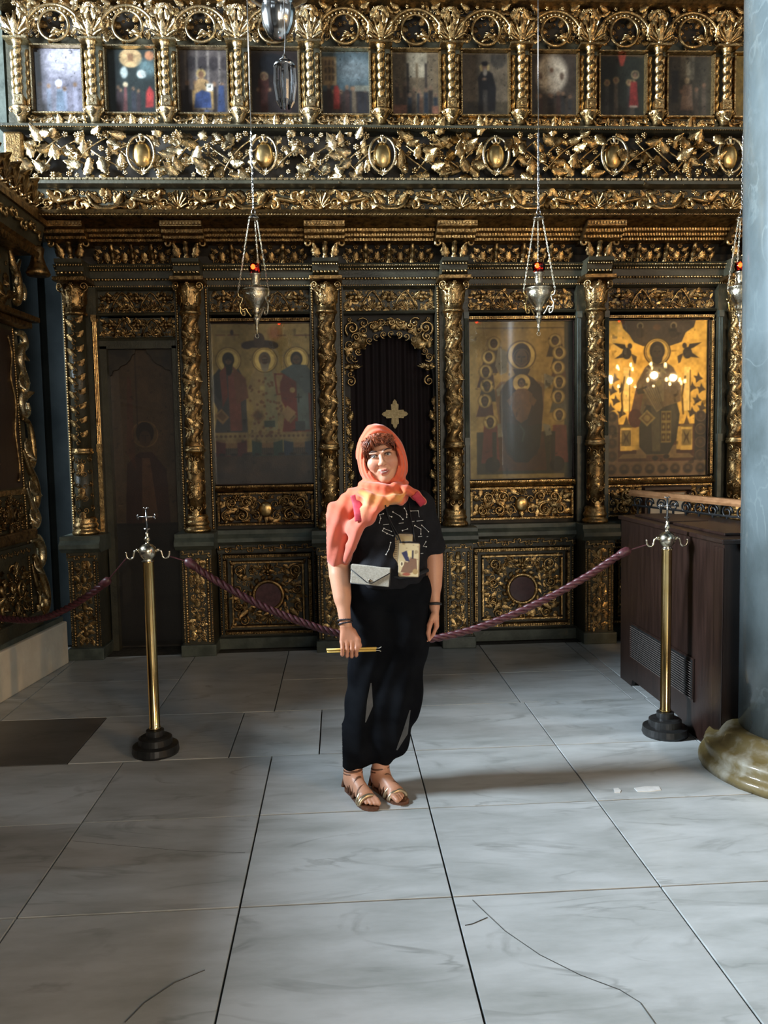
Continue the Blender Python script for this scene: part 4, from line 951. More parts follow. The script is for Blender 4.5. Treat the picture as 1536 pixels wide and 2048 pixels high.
cv.poly([(.42, .545*a), (.47, .575*a), (.55, .575*a), (.61, .54*a), (.60, .46*a), (.56, .38*a), (.50, .355*a), (.45, .38*a), (.41, .45*a)], (134, 82, 42)); cv.ell(.50, .46*a, .085, .075*a, (140, 88, 46), .8, 6)
cv.poly([(.36, .50*a), (.43, .55*a), (.43, .50*a), (.39, .46*a)], (112, 70, 42)); cv.poly([(.65, .50*a), (.58, .55*a), (.58, .49*a), (.62, .46*a)], (112, 70, 42))
cv.soften(1, .92, .85); cv.age(2, .12, .45)
big_icon('enthroned_mother_icon', 'large glazed icon of a dark-robed mother and child ringed by small haloed figures', 1.075, 1.925, 1.322, 2.592, cv, None, 'gold')

# --- bright gold icon of the enthroned bishop
W3, H3 = .845, 1.27; a = H3/W3
cv = Canvas(190, 282, W3, H3, (214, 176, 92), .75)
cv.poly([(.14, a), (.88, a), (.86, .955*a), (.78, .92*a), (.74, .86*a), (.62, .835*a), (.36, .835*a), (.27, .86*a), (.22, .91*a), (.16, .95*a)], (98, 80, 66))
for x in (.33, .66): cv.ell(x, .965*a, .034, .034, (168, 146, 112)); head(cv, x, .96*a, .022, (70, 52, 40), (44, 34, 28)); cv.ell(x, .92*a, .04, .05, (76, 62, 54))
cv.ell(.495, .955*a, .04, .03, (124, 88, 62))
def angel(x, y, s): cv.ell(x, y, .045, .055, (62, 50, 36)); cv.ell(x+s*.03, y+.07, .022, .026, (70, 54, 40)); cv.poly([(x-s*.14, y+.10), (x-s*.02, y+.085), (x, y+.03), (x-s*.06, y+.05)], (54, 44, 32)); cv.poly([(x-s*.12, y-.05), (x-s*.02, y+.02), (x+s*.03, y-.03)], (70, 56, 40)); cv.poly([(x+s*.04, y), (x+s*.10, y-.03), (x+s*.09, y-.10), (x+s*.07, y-.09)], (112, 88, 52))
angel(.20, .79*a, 1); angel(.80, .79*a, -1)
for x, y, s in [(.08, .63, 1), (.06, .555, 1), (.09, .49, 1), (.04, .44, 1), (.15, .57, 1), (.15, .41, 1), (.91, .63, -1), (.94, .56, -1), (.90, .49, -1), (.95, .44, -1), (.85, .57, -1), (.85, .41, -1)]:
    cv.poly([(x-.045, y*a+.02), (x-.01, y*a+.015), (x+.0, y*a+.055), (x+.02, y*a+.015), (x+.05, y*a-.01), (x+.01, y*a-.025), (x-.02, y*a-.05), (x-.025, y*a-.01)], (92, 74, 50))
for x in (.20, .80): cv.rect(x-.03, x+.03, .42*a, .70*a, (232, 204, 128), metal=.6); cv.line([(x-.035, .40*a), (x-.05, .52*a), (x-.02, .64*a)], .008, (128, 100, 52)); cv.line([(x+.03, .40*a), (x+.03, .68*a)], .004, (120, 92, 48))
cv.rect(.02, .98, .0, .335*a, (112, 74, 54)); cv.rect(.0, .99, 0, .105*a, (160, 124, 92)); cv.rect(.0, .12, .10*a, .40*a, (136, 104, 76)); cv.rect(.88, 1., .10*a, .40*a, (70, 56, 46))
for k in range(8): x = .055+.127*k; cv.ell(x, .045*a, .053, .058, (84, 66, 50)); cv.ring(x, .045*a, .053, .005, (140, 108, 76)); cv.ell(x, .05*a, .018, .024, (122, 94, 68)); cv.ell(x, .03*a, .032, .016, (60, 46, 38))
for k in range(4):
    for x in (.058, .94): cv.ell(x, (.13+.085*k)*a, .050, .054, (82, 66, 52)); cv.ring(x, (.13+.085*k)*a, .05, .004, (120, 94, 66)); cv.ell(x, (.135+.085*k)*a, .018, .022, (104, 80, 58))
cv.poly([(.12, .115*a), (.88, .115*a), (.74, .20*a), (.26, .20*a)], (174, 138, 92)); cv.rect(.12, .30, .145*a, .17*a, (96, 58, 42)); cv.rect(.70, .88, .145*a, .17*a, (96, 58, 42)); cv.rect(.12, .88, .095*a, .115*a, (104, 66, 48)); cv.rect(.40, .62, .10*a, .135*a, (122, 84, 60))
for x in (.20, .80):
    cv.rect(x-.06, x+.06, .165*a, .33*a, (212, 180, 104), metal=.6); cv.rect(x-.05, x+.05, .195*a, .30*a, (182, 150, 84)); cv.poly([(x-.03, .205*a), (x, .24*a), (x+.03, .205*a), (x+.015, .25*a), (x+.03, .29*a), (x, .26*a), (x-.03, .29*a), (x-.015, .25*a)], (112, 84, 44)); cv.rect(x-.065, x+.065, .315*a, .33*a, (150, 120, 64)); cv.poly([(x-.03, .33*a), (x+.03, .33*a), (x, .39*a)], (126, 96, 54))
cv.rect(.26, .33, .17*a, .32*a, (196, 164, 92), metal=.5); cv.rect(.70, .74, .17*a, .32*a, (196, 164, 92), metal=.5)
cv.poly([(.33, .19*a), (.40, .14*a), (.62, .14*a), (.70, .24*a), (.73, .40*a), (.70, .47*a), (.40, .50*a), (.33, .42*a)], (66, 62, 50)); cv.poly([(.46, .16*a), (.54, .16*a), (.53, .44*a), (.44, .48*a)], (112, 100, 72)); cv.ell(.66, .38*a, .05, .09*a, (128, 116, 84), .7, 9)
cv.poly([(.25, .40*a), (.30, .60*a), (.38, .70*a), (.46, .735*a), (.58, .735*a), (.66, .70*a), (.74, .60*a), (.74, .48*a), (.55, .44*a), (.40, .46*a), (.36, .40*a)], (156, 124, 84))
cv.poly([(.24, .40*a), (.30, .585*a), (.36, .52*a), (.33, .38*a)], (150, 96, 70)); cv.ell(.285, .375*a, .065, .06*a, (124, 52, 42)); cv.poly([(.30, .56*a), (.40, .58*a), (.38, .535*a), (.31, .53*a)], (44, 42, 40))
cv.poly([(.36, .56*a), (.44, .58*a), (.56, .44*a), (.50, .41*a)], (196, 168, 118)); cv.rect(.46, .57, .48*a, .70*a, (186, 160, 112))
for k in range(6): cv.line([(.38+.025*k, .57*a), (.50+.015*k, .43*a)], .003, (122, 98, 64))
for x in (.43, .555): cv.line([(x-.03, .665*a), (x+.03, .695*a)], .008, (208, 182, 116)); cv.line([(x-.03, .695*a), (x+.03, .665*a)], .008, (208, 182, 116))
cv.ell(.515, .60*a, .03, .03, (214, 186, 116))
cv.poly([(.32, .375*a), (.405, .32*a), (.49, .375*a), (.405, .43*a)], (214, 180, 104)); cv.poly([(.345, .375*a), (.405, .337*a), (.465, .375*a), (.405, .413*a)], (150, 116, 64)); cv.ell(.405, .375*a, .03, .03, (206, 172, 104))
cv.rect(.545, .645, .215*a, .42*a, (200, 166, 92))
for k in range(3):
    for x in (.57, .62): cv.rect(x-.02, x+.02, (.225+.067*k)*a, (.275+.067*k)*a, (112, 84, 44)); cv.ell(x, (.25+.067*k)*a, .010, .018, (206, 176, 104))
cv.ell(.49, .115*a, .03, .022, (46, 36, 30)); cv.ell(.60, .125*a, .03, .022, (46, 36, 30))
head(cv, .50, .80*a, .085, (66, 50, 38), (44, 32, 24), True, ((56, 42, 32), .9), 1.5, (222, 188, 104))
cv.soften(1); cv.age(3, .12, .35)
big_icon('gold_bishop_icon', 'large glazed icon of an enthroned bishop on a bright gold ground', 2.205, 3.05, 1.322, 2.592, cv, None, 'gold')

# ---------------------------------------------------------------- small icons of the gallery
def crowd(cv, n, y0, y1, cols, seed, hr=.035, halo=False):
    r = random.Random(seed)
    for k in range(n):
        x = .06+.88*(k+r.uniform(.1, .9))/n; y = r.uniform(y0, y1); c = r.choice(cols)
        cv.poly([(x-.05, .04), (x+.05, .04), (x+.045, y-.05), (x-.045, y-.05)], c); 
        if halo and r.random() < .5: cv.ell(x, y, hr*1.6, hr*1.6, (186, 152, 90), metal=.3)
        cv.ell(x, y, hr, hr*1.2, (126, 92, 66))
SN = ['icon of kneeling figures with painted window haze', 'icon with a glowing sun and a figure in red', 'icon of a haloed teacher seated with an open book', 'dark icon of standing figures behind the crystal pendant',
      'town crowd icon with a red-cloaked figure', 'icon of a crowd before tall columns', 'icon of a single black-robed monk', 'icon of a pale cloud ringed by figures', 'icon of two figures in red under a red canopy', 'icon of a pale group in a church interior', 'yellow-ground icon cut off by the marble column']
sw, sh_ = .342, .452; a = sh_/sw
def small(i):
    cv = Canvas(64, 84, sw, sh_, (44, 42, 42)); B = [(52, 40, 40), (74, 50, 44), (40, 44, 56), (84, 66, 52)]
    if i == 0:  # lavender tones and soft pale oval paint the mirrored window haze
        cv = Canvas(64, 84, sw, sh_, (104, 100, 116)); cv.rect(0, .12, 0, a, (40, 42, 54)); cv.ell(.75, 1.1, .5, .35, (196, 192, 206), .8, 20); crowd(cv, 5, .5, .62, [(128, 126, 146), (110, 118, 140), (140, 138, 150)], 1, .04); cv.ell(.5, .62, .07, .07, (206, 206, 214)); cv.poly([(.42, .05), (.62, .05), (.58, .5), (.46, .5)], (92, 108, 128))
    elif i == 1:
        cv = Canvas(64, 84, sw, sh_, (36, 46, 46)); cv.ell(.5, 1.15, .24, .2, (196, 156, 100)); cv.rect(.44, .56, 1.08, 1.24, (140, 96, 60)); cv.ell(.85, .95, .18, .18, (92, 122, 126), .9, 10); cv.ell(.9, 1.2, .1, .1, (176, 110, 70)); cv.ell(.35, .85, .08, .12, (156, 168, 164)); cv.ell(.72, .82, .1, .09, (182, 190, 184)); crowd(cv, 5, .45, .55, [(58, 44, 48), (46, 48, 58), (64, 60, 56)], 2); cv.poly([(.78, .12), (.95, .14), (.97, .45), (.88, .58), (.80, .45)], (178, 44, 42)); cv.ell(.37, .60, .055, .055, (206, 182, 140)); cv.poly([(.30, .05), (.40, .05), (.40, .55), (.34, .55)], (110, 60, 60))
    elif i == 2:
        cv = Canvas(64, 84, sw, sh_, (84, 74, 72))
        for k in range(4): cv.rect(.1+.24*k, .15+.24*k, .55, a, (128, 116, 108)); cv.ell(.25+.24*k, 1.05, .1, .15, (58, 50, 52))
        crowd(cv, 6, .55, .68, [(46, 36, 32), (70, 52, 42), (150, 120, 74), (62, 74, 106)], 5, .045); cv.rect(.25, .70, .1, .5, (176, 136, 74), metal=.3); cv.ell(.45, .84, .1, .1, (206, 170, 98), metal=.4); cv.ell(.45, .82, .06, .08, (120, 80, 54)); cv.poly([(.30, .25), (.60, .25), (.60, .68), (.5, .74), (.38, .74), (.3, .6)], (168, 128, 76)); cv.poly([(.28, .12), (.66, .12), (.64, .45), (.46, .5), (.32, .42)], (44, 62, 112)); cv.rect(.55, .70, .48, .63, (206, 204, 190)); cv.poly([(.78, .05), (.95, .05), (.93, .6), (.82, .6)], (46, 62, 104)); cv.rect(0, .24, 0, .5, (34, 24, 22))
    elif i == 3:
        cv = Canvas(64, 84, sw, sh_, (36, 28, 28)); cv.ell(.45, 1.05, .3, .22, (20, 22, 28)); cv.poly([(.08, .05), (.42, .05), (.36, .75), (.14, .75)], (74, 34, 28)); cv.ell(.27, .80, .05, .07, (120, 84, 60)); cv.ring(.27, .8, .075, .012, (168, 132, 82)); crowd(cv, 4, .5, .7, [(40, 30, 32), (54, 34, 32)], 4)
    elif i == 4:
        cv = Canvas(64, 84, sw, sh_, (62, 80, 86)); cv.ell(.7, .95, .4, .25, (130, 140, 142), .7, 16); cv.rect(0, .30, .62, 1.22, (150, 118, 74))
        for k in range(3):
            for q in range(3): cv.rect(.05+.08*k, .09+.08*k, .72+.16*q, .82+.16*q, (72, 56, 44))
        cv.rect(0, 1, 0, .5, (48, 40, 36)); crowd(cv, 9, .48, .62, [(40, 38, 42), (70, 52, 44), (96, 80, 60), (60, 40, 36)], 6, .04); cv.poly([(.22, .12), (.36, .12), (.36, .5), (.32, .62), (.24, .6)], (164, 46, 38)); cv.rect(.7, 1, .5, .62, (130, 128, 110))
    elif i == 5:
        cv = Canvas(64, 84, sw, sh_, (112, 92, 66)); cv.rect(.3, .75, .8, a, (168, 150, 118))
        for k in range(5): cv.rect(.1+.2*k, .15+.2*k, .35, 1.1, (52, 42, 36) if k % 2 else (120, 96, 66))
        crowd(cv, 10, .42, .66, [(46, 38, 34), (74, 56, 42), (96, 64, 44), (40, 46, 54)], 8, .04); cv.rect(0, .3, 0, .22, (146, 86, 60)); cv.rect(.85, 1, 0, .2, (146, 86, 60))
    elif i == 6:
        cv = Canvas(64, 84, sw, sh_, (98, 82, 62)); cv.rect(0, 1, 0, .3, (74, 62, 44)); cv.ell(.8, 1.2, .18, .2, (66, 58, 48)); cv.ell(.49, 1.02, .11, .11, (190, 158, 92), metal=.3); cv.poly([(.34, .08), (.72, .10), (.74, .6), (.66, .9), (.55, .96), (.42, .94), (.34, .8), (.36, .4)], (24, 22, 24)); cv.ell(.49, 1.02, .06, .09, (112, 80, 58)); cv.ell(.49, 1.1, .075, .05, (24, 20, 22)); cv.ell(.50, .92, .05, .08, (126, 112, 94)); cv.ell(.48, .78, .05, .03, (130, 96, 70)); cv.rect(.45, .55, .1, .55, (70, 62, 54))
    elif i == 7:
        cv = Canvas(64, 84, sw, sh_, (62, 52, 44)); cv.ell(.45, .9, .34, .42, (196, 178, 150), 1, 8); cv.ell(.45, .98, .04, .05, (120, 84, 60)); crowd(cv, 7, .36, .5, [(40, 34, 32), (64, 44, 38), (52, 50, 48)], 10, .04); cv.ell(.68, .85, .05, .08, (112, 90, 72)); cv.ell(.2, .85, .05, .08, (112, 90, 72)); cv.ell(.45, .62, .16, .1, (170, 150, 124), .8, 8)
    elif i == 8:
        cv = Canvas(64, 84, sw, sh_, (44, 48, 38)); cv.poly([(.40, a), (.60, a), (.53, 1.08), (.46, 1.08)], (190, 70, 50)); cv.ell(.15, .6, .25, .5, (28, 34, 28), .8, 10); crowd(cv, 4, .62, .78, [(70, 62, 50), (96, 84, 66), (58, 56, 50)], 12, .045, True); cv.poly([(.66, .2), (.88, .2), (.84, .75), (.70, .75)], (156, 46, 40)); cv.ell(.8, .88, .05, .07, (140, 104, 76)); cv.ring(.8, .9, .08, .012, (186, 150, 96)); cv.rect(.68, .86, .2, .24, (196, 180, 150))
    elif i == 9:
        cv = Canvas(64, 84, sw, sh_, (70, 64, 50)); cv.rect(.3, .62, .8, a, (104, 96, 76)); cv.rect(.42, .52, .9, 1.2, (150, 140, 112)); crowd(cv, 5, .5, .7, [(112, 96, 72), (92, 78, 62), (70, 66, 58)], 14, .045); cv.poly([(.30, .15), (.60, .15), (.56, .7), (.36, .7)], (134, 104, 80)); cv.ell(.45, .78, .06, .07, (176, 152, 110)); cv.rect(.1, .25, .3, 1.0, (42, 44, 42))
    else:
        cv = Canvas(64, 84, sw, sh_, (176, 146, 58)); cv.poly([(.2, 0), (.9, 0), (.8, .6), (.5, .85), (.3, .6)], (112, 96, 50)); cv.ell(.55, .95, .12, .15, (110, 84, 52))
    cv.soften(2, .82, .78); cv.age(20+i, .16, .45); return cv
for i in range(11):
    x = (GX[i]+GX[i+1])/2; gm = 'gold_pale' if i < 5 else 'gold'
    T = thing('small_icon', 'small '+SN[i]+', in the gallery row', 'icon', (x, 6.16, ZG0), 'small icons of the upper gallery')
    link('painted_panel', small(i).mesh('painted_panel', x-sw/2, ZG0-.002, 6.164), T)
    frame_bars('frame_bar', T, x-sw/2-.022, x+sw/2+.022, ZG0-.022, ZG1+.03, .024, 6.125, 6.17, gm)

# ---------------------------------------------------------------- the dark side door with its angel
x0, x1 = BAYS[0]; xm = (x0+x1)/2
T = thing('side_door', 'tall dark side door painted with a dim haloed angel under a curved top', 'door', (xm, YI, 0))
MB().box(x0, x1, 6.52, 6.60, 0, 2.46).build('back_board', 'dark_wood_ground', T)
for b in ((x0, x0+.05, 0, 2.42), (x1-.045, x1, 0, 2.42), (x0, x1, 2.40, 2.465)): MB().box(b[0], b[1], 6.42, 6.55, b[2], b[3]).build('door_frame', 'green_paint', T)
w_ = x1-x0-.095; h_ = 2.38; a = h_/w_
cv = Canvas(120, 380, w_, h_, (28, 22, 18)); cv.rect(0, 1, .42*a, a, (58, 45, 31))
cv.ell(.5, .72*a, .20, .20, (66, 52, 34)); cv.ring(.5, .72*a, .20, .006, (92, 72, 44)); cv.ell(.5, .725*a, .14, .17, (24, 17, 14)); cv.ell(.5, .705*a, .09, .13, (52, 38, 28)); cv.ell(.46, .715*a, .022, .008, (14, 10, 9)); cv.ell(.54, .715*a, .022, .008, (14, 10, 9)); cv.line([(.5, .715*a), (.5, .692*a)], .006, (30, 22, 17))
cv.poly([(.12, .30*a), (.20, .62*a), (.40, .66*a), (.60, .66*a), (.82, .60*a), (.86, .36*a)], (40, 25, 22)); cv.poly([(.40, .42*a), (.44, .64*a), (.56, .64*a), (.66, .44*a)], (66, 46, 34)); cv.poly([(.2, .66*a), (.26, .92*a), (.32, .9*a), (.34, .6*a)], (64, 34, 26), .5); cv.rect(.38, .40, .7*a, a, (30, 24, 20), .7)
cv.rect(0, 1, 0, .415*a, (20, 17, 15)); cv.rect(.05, .95, .03*a, .38*a, (25, 21, 18)); cv.rect(0, 1, .41*a, .42*a, (12, 10, 9))
cv.age(5, .10, .3)
link('painted_leaf', cv.mesh('painted_leaf', x0+.05, .02, 6.50), T)
for s in (-1, 1):       # stepped corner pieces that round off the top
    e = x0+.05 if s < 0 else x1-.045
    P = [(0, 0), (.21, 0), (.205, -.03), (.18, -.045), (.165, -.08), (.13, -.115), (.09, -.13), (.07, -.155), (.03, -.165), (.015, -.20), (0, -.205)]
    m = MB(); pp = [(e-s*q[0], 2.40+q[1]) for q in P]; m.prism(pp if s < 0 else pp[::-1], 6.47, 6.50); m.build('corner_board', 'dark_wood_ground', T)

# ---------------------------------------------------------------- curtained doorway
x0, x1 = BAYS[2]; xm = (x0+x1)/2
T = thing('doorway_curtain', 'near-black velvet curtain with embroidered gold cross filling the arched doorway', 'curtain', (xm, 6.56, 0))
m = MB(); n = 90; vs = []
for i in range(n):
    x = x0+(x1-x0)*i/(n-1); y = 6.585+.014*math.sin(i*.8)+.008*math.sin(i*.37+1)
    vs += [(x, y, .02), (x, y, 2.62)]
m.add(vs, [(2*i, 2*i+2, 2*i+3, 2*i+1) for i in range(n-1)]); m.build('cloth', 'curtain', T, smooth=True)
p = at(790, 828, 6.55); R = .058; P = []
for k in range(4):
    b = 90*k
    for da, r in ((-45, .045), (-24, .085), (-13, .088), (-9, .105), (0, .12), (9, .105), (13, .088), (24, .085)):
        q = math.radians(b+da); P.append((p.x+r*.9*math.sin(q), p.z+r*math.cos(q)))
m = MB(); m.prism(P[::-1], 6.552, 6.56); m.build('cross_patch', 'cross_cloth', T, label='embroidered gold four-lobed cross')
T = thing('doorway_arch', 'openwork gilt arch of curling leaves around the dark curtained doorway', 'arch', (xm, 6.45, 0))
OX0, OX1 = .115, .785; oc = (OX0+OX1)/2
zs = 2.12
m = MB(); out = [(x0, zs-.02)]; inn = []
for k in range(31):
    t = PI*k/30; rr = (OX1-OX0)/2; z = zs+.02+rr*1.06*math.sin(t); x = oc-rr*math.cos(t)
    inn.append((x, z))
arch = [(x0, 1.96), (x0, 2.655), (x1, 2.655), (x1, 1.96), (OX1, 1.96)]+inn[::-1]+[(OX0, 1.96)]
m.prism(arch[::-1], 6.49, 6.52); ab = m.build('spandrel_board', 'dark_wood_ground', T)
for s in (-1, 1): MB().box(x0 if s < 0 else OX1, OX0 if s < 0 else x1, 6.47, 6.52, 0, 1.97).build('jamb', 'dark_wood_ground', T)
rnd = random.Random(5)
for s in (-1, 1):
    xe = (x0+OX0)/2 if s < 0 else (x1+OX1)/2
    for k in range(16):
        z = .10+k*.12
        orn('scroll' if k % 2 else 'curl', 'gold', ab, xe+s*.008, 6.468, z, .055, 0 if k % 2 else 180, (s > 0) != (k % 2 == 0)); orn('leaf', 'gold', ab, xe-s*.008, 6.468, z+.035, .08, s*(20 if k % 2 else -20))
    beads('bead_strip', 'gold', T, .05, 1.98, 6.465, (OX0-.008 if s < 0 else OX1+.008), .012, .022, vertical=True)
for k in range(17):
    t = PI*(k+.5)/17; rr = (OX1-OX0)/2
    for q, (dr, sz) in enumerate([(.0, .062), (.085, .075)]):
        r2 = rr+dr; x = oc-r2*math.cos(t); z = zs+.03+r2*1.05*math.sin(t)
        if x < x0+.02 or x > x1-.02 or z > 2.64: continue
        orn('scroll' if (k+q) % 2 else 'curl', 'gold', ab, x, 6.465-.02*q, z, sz, math.degrees(t)-90+q*120, t > PI/2)
    r2 = rr+.04; x = oc-r2*math.cos(t); z = zs+.03+r2*1.05*math.sin(t)
    if x0 < x < x1: orn('leaf', 'gold', ab, x, 6.475, z, .085, math.degrees(t)-90+40*(-1)**k)
for s in (-1, 1):
    for dx, dz, kd, sz, rt in [(.07, .10, 'scroll', .13, 30), (.16, .06, 'curl', .10, 120), (.06, .22, 'leaf', .12, 100), (.25, .06, 'rosette', .05, 0), (.05, .03, 'flower', .04, 0), (.12, .15, 'leaf2', .13, 160), (.21, .09, 'leaf', .10, 75), (.30, .05, 'scroll', .07, 10), (.05, .33, 'curl', .08, 0), (.06, .42, 'cherub', .12, 0), (.35, .06, 'flower', .045, 0), (.05, .52, 'scroll', .09, 170)]:
        xx = (x0+dx) if s < 0 else (x1-dx); orn(kd, 'gold', ab, xx, 6.46, 2.645-dz, sz, -s*rt, s > 0)
orn('flower', 'gold', ab, oc, 6.45, 2.60, .055)
# ================================================================ bishop's throne at the left edge
def catmull(P, n):
    P = [Vector(p) for p in P]; out = []
    for q in range(n):
        t = q/(n-1)*(len(P)-1); i = min(int(t), len(P)-2); u = t-i
        a, b, c, d = P[max(i-1, 0)], P[i], P[i+1], P[min(i+2, len(P)-1)]
        out.append(.5*((2*b)+(c-a)*u+(2*a-5*b+4*c-d)*u*u+(3*b-a-3*c+d)*u**3))
    return out
T = thing('throne_plinth', 'cream plastered plinth under the carved throne at the left edge', 'plinth', (-2.6, 5.2, 0))
pl = [(-2.075, 6.09), (-2.19, 5.1), (-2.30, 4.15), (-3.2, 4.15), (-3.2, 6.09)]
def plan(poly, z0, z1):
    m = MB(); n = len(poly)
    m.add([(p[0], p[1], z0) for p in poly]+[(p[0], p[1], z1) for p in poly], [tuple(range(n)), tuple(range(2*n-1, n-1, -1))]+[(i, i+n, (i+1) % n+n, (i+1) % n) for i in range(n)]); return m
plan(pl, 0, .325).build('block', 'plaster', T, bevel=.012)
plan([(p[0]-(.03 if p[0] > -3 else 0), p[1]) for p in pl], .325, .36).build('cap', 'ledge_paint', T)
T = thing('bishop_throne', 'tall carved and gilded bishop throne with pierced canopy at the left edge', 'throne', (-2.6, 5.3, .36))
YE = 5.78                                   # far edge of the throne's open side
def fx(s, z):                               # the side face, s metres from the far edge towards the camera
    return -2.205-.045*min(max((z-.4)/2.2, 0), 1)-.06*s
def face_box(name, s0, s1, z0, z1, d, mt, off=0.0, bevel=0.0):
    vs = []
    for z in (z0, z1):
        for s in (s0, s1):
            x = fx(s, z)+off; vs += [(x, YE-s, z), (x+d, YE-s, z)]
    return MB().add(vs, [(0, 1, 3, 2), (4, 6, 7, 5), (1, 5, 7, 3), (0, 2, 6, 4), (0, 4, 5, 1), (2, 3, 7, 6)]).build(name, mt, T, bevel=bevel)
body = MB().add([(fx(0, .36), YE, .36), (fx(1.6, .36), YE-1.6, .36), (-3.0, YE-1.6, .36), (-3.0, YE, .36), (fx(0, 3.0), YE, 3.0), (fx(1.6, 3.0), YE-1.6, 3.0), (-3.0, YE-1.6, 3.0), (-3.0, YE, 3.0)],
                [(0, 1, 2, 3)[::-1], (4, 5, 6, 7), (0, 1, 5, 4)[::-1], (1, 2, 6, 5)[::-1], (2, 3, 7, 6)[::-1], (3, 0, 4, 7)[::-1]]).build('body', 'green_paint', T)
face_box('lower_moulding', -.06, 1.3, .98, 1.06, .05, 'gold_dark', bevel=.012); face_box('foot_moulding', -.05, 1.3, .36, .46, .05, 'green_paint', bevel=.01)
face_box('picture_panel', .05, .46, 1.36, 2.44, .012, 'dark_wood', .004); face_box('picture_panel', .55, 1.2, 1.36, 2.44, .012, 'dark_wood', .004)
face_box('cornice', -.10, 1.3, 2.475, 2.52, .10, 'gold_dark', bevel=.01); face_box('cornice', -.14, 1.3, 2.52, 2.56, .14, 'gold_dark', bevel=.01)
face_box('rail', .02, .50, 1.31, 1.35, .03, 'gold', bevel=.006)
m = MB()
for k in range(80): z = 1.05+k*.0178; m.ball((fx(.025, z)+.012, YE-.025, z), .011, 5, 3)
m.build('bead_strip', 'gold', T, smooth=True, kind='stuff')
m = MB()
for k in range(30): z = .46+k*.0175; m.ball((fx(.03, z)+.012, YE-.03, z), .010, 5, 3)
m.build('bead_strip', 'gold', T, smooth=True, kind='stuff')
def fo(kd, s, z, sz, rot=0, mir=False, off=.01, gm='gold', par=None): return orn(kd, gm, par or body, fx(s, z)+off, YE-s, z, sz, rot, mir, yaw=90)
m = MB(); m.tube(catmull([(fx(.12, 2.40)+.02, YE-.12, 2.40), (fx(.08, 2.3)+.02, YE-.08, 2.28), (fx(.12, 2.1)+.02, YE-.12, 2.12), (fx(.08, 2)+.02, YE-.07, 1.95), (fx(.1, 1.8)+.02, YE-.11, 1.75), (fx(.08, 1.6)+.02, YE-.08, 1.5), (fx(.1, 1.42)+.02, YE-.12, 1.40)], 30), .010, 6); m.build('curved_moulding', 'gold_dark', T, smooth=True)
for k in range(11): z = 1.42+k*.092; fo('leaf', .505, z, .12, 20*(-1)**k, gm='gold_pale', off=.02); fo('scroll', .525, z+.03, .06, 0, k % 2 == 1, gm='gold_dark', off=.02)
for k in range(7):
    for q in range(5): fo('leaf' if (k+q) % 2 else 'rosette', .06+.10*k, 2.60+.075*q, .10 if (k+q) % 2 else .035, 40*k+70*q, gm='gold_dark')
fo('curl', .18, 1.18, .10, gm='gold_dark'); fo('curl', .36, 1.18, .10, 0, True, gm='gold_dark'); fo('palmette', .27, 1.24, .09, gm='gold_dark'); fo('palmette', .27, 1.12, .09, 180, gm='gold_dark')
for k in range(9): fo('leaf' if k % 2 else 'flower', .08+.05*k, 1.20+.08*(-1)**k, .08 if k % 2 else .03, 50*k, gm='gold_dark')
b = MB(); b.ball((fx(.27, 1.18)+.01, YE-.27, 1.18), .06, 10, 6, (.4, 1, 1)); b.build('boss', 'gold_dark', T, smooth=True)
for k in range(14): fo('scurl' if k % 2 else 'rosette', .02+.045*k, .915, .06 if k % 2 else .022, gm='gold_dark', off=.02)
face_box('small_frieze', -.02, 1.3, .875, .955, .02, 'green_paint')
for s, z, sz, kd, rt, mr in [(.20, .68, .12, 'curl', 0, 0), (.33, .68, .12, 'curl', 0, 1), (.265, .76, .10, 'palmette', 0, 0), (.265, .58, .10, 'palmette', 180, 0), (.15, .72, .09, 'leaf', 60, 0), (.38, .72, .09, 'leaf', -60, 0), (.15, .60, .09, 'leaf', 120, 0), (.38, .6, .09, 'leaf', -120, 0), (.48, .65, .2, 'scurl', 70, 0), (.52, .52, .14, 'leaf', 0, 0)]: fo(kd, s, z, sz, rt, bool(mr), gm='gold')
# carved wing that stands out past the far edge
def wing(P, r, nm='wing_scroll', mt='gold'):
    m = MB(); pts = catmull([(fx(0, z)+.005-.0*s, YE-s, z) for s, z in P], 12*len(P)); n = len(pts)
    m.tube(pts, [r*(.5+.7*math.sin(PI*(k+.5)/n)) for k in range(n)], 7); m.build(nm, mt, T, smooth=True)
wing([(-.03, 2.44), (-.16, 2.45), (-.19, 2.38), (-.12, 2.34), (-.08, 2.24), (-.16, 2.14), (-.21, 2.10)], .030, mt='gold_pale'); wing([(-.21, 2.10), (-.15, 2.05), (-.06, 2.02), (-.04, 1.94), (-.09, 1.87), (-.16, 1.89), (-.17, 1.96)], .026, mt='gold_pale')
wing([(-.05, 1.84), (-.15, 1.82), (-.20, 1.72), (-.20, 1.56), (-.14, 1.50), (-.08, 1.56), (-.11, 1.64)], .022); wing([(-.02, 1.62), (-.10, 1.50), (-.19, 1.40), (-.22, 1.28), (-.16, 1.20), (-.09, 1.25)], .026); wing([(-.03, 1.35), (-.12, 1.22), (-.20, 1.12), (-.13, 1.06), (-.05, 1.10)], .024, mt='gold_pale')
wing([(-.02, .97), (-.14, .98), (-.22, .90), (-.22, .80), (-.14, .75)], .034, mt='gold_pale'); wing([(-.08, .86), (-.17, .72), (-.24, .58), (-.22, .46), (-.12, .42), (-.08, .50)], .036); wing([(-.03, .80), (-.08, .66), (-.14, .56), (-.11, .48)], .016)
for s, z, sz, rt in [(-.10, 2.36, .12, 150), (-.11, 2.16, .14, 200), (-.10, 1.98, .12, 60), (-.12, 1.70, .16, 185), (-.12, 1.40, .14, 150), (-.12, 1.20, .12, 200), (-.13, .85, .14, 180), (-.14, .66, .14, 170)]: fo('leaf', s, z, sz, rt, gm='gold_pale', off=-.005)
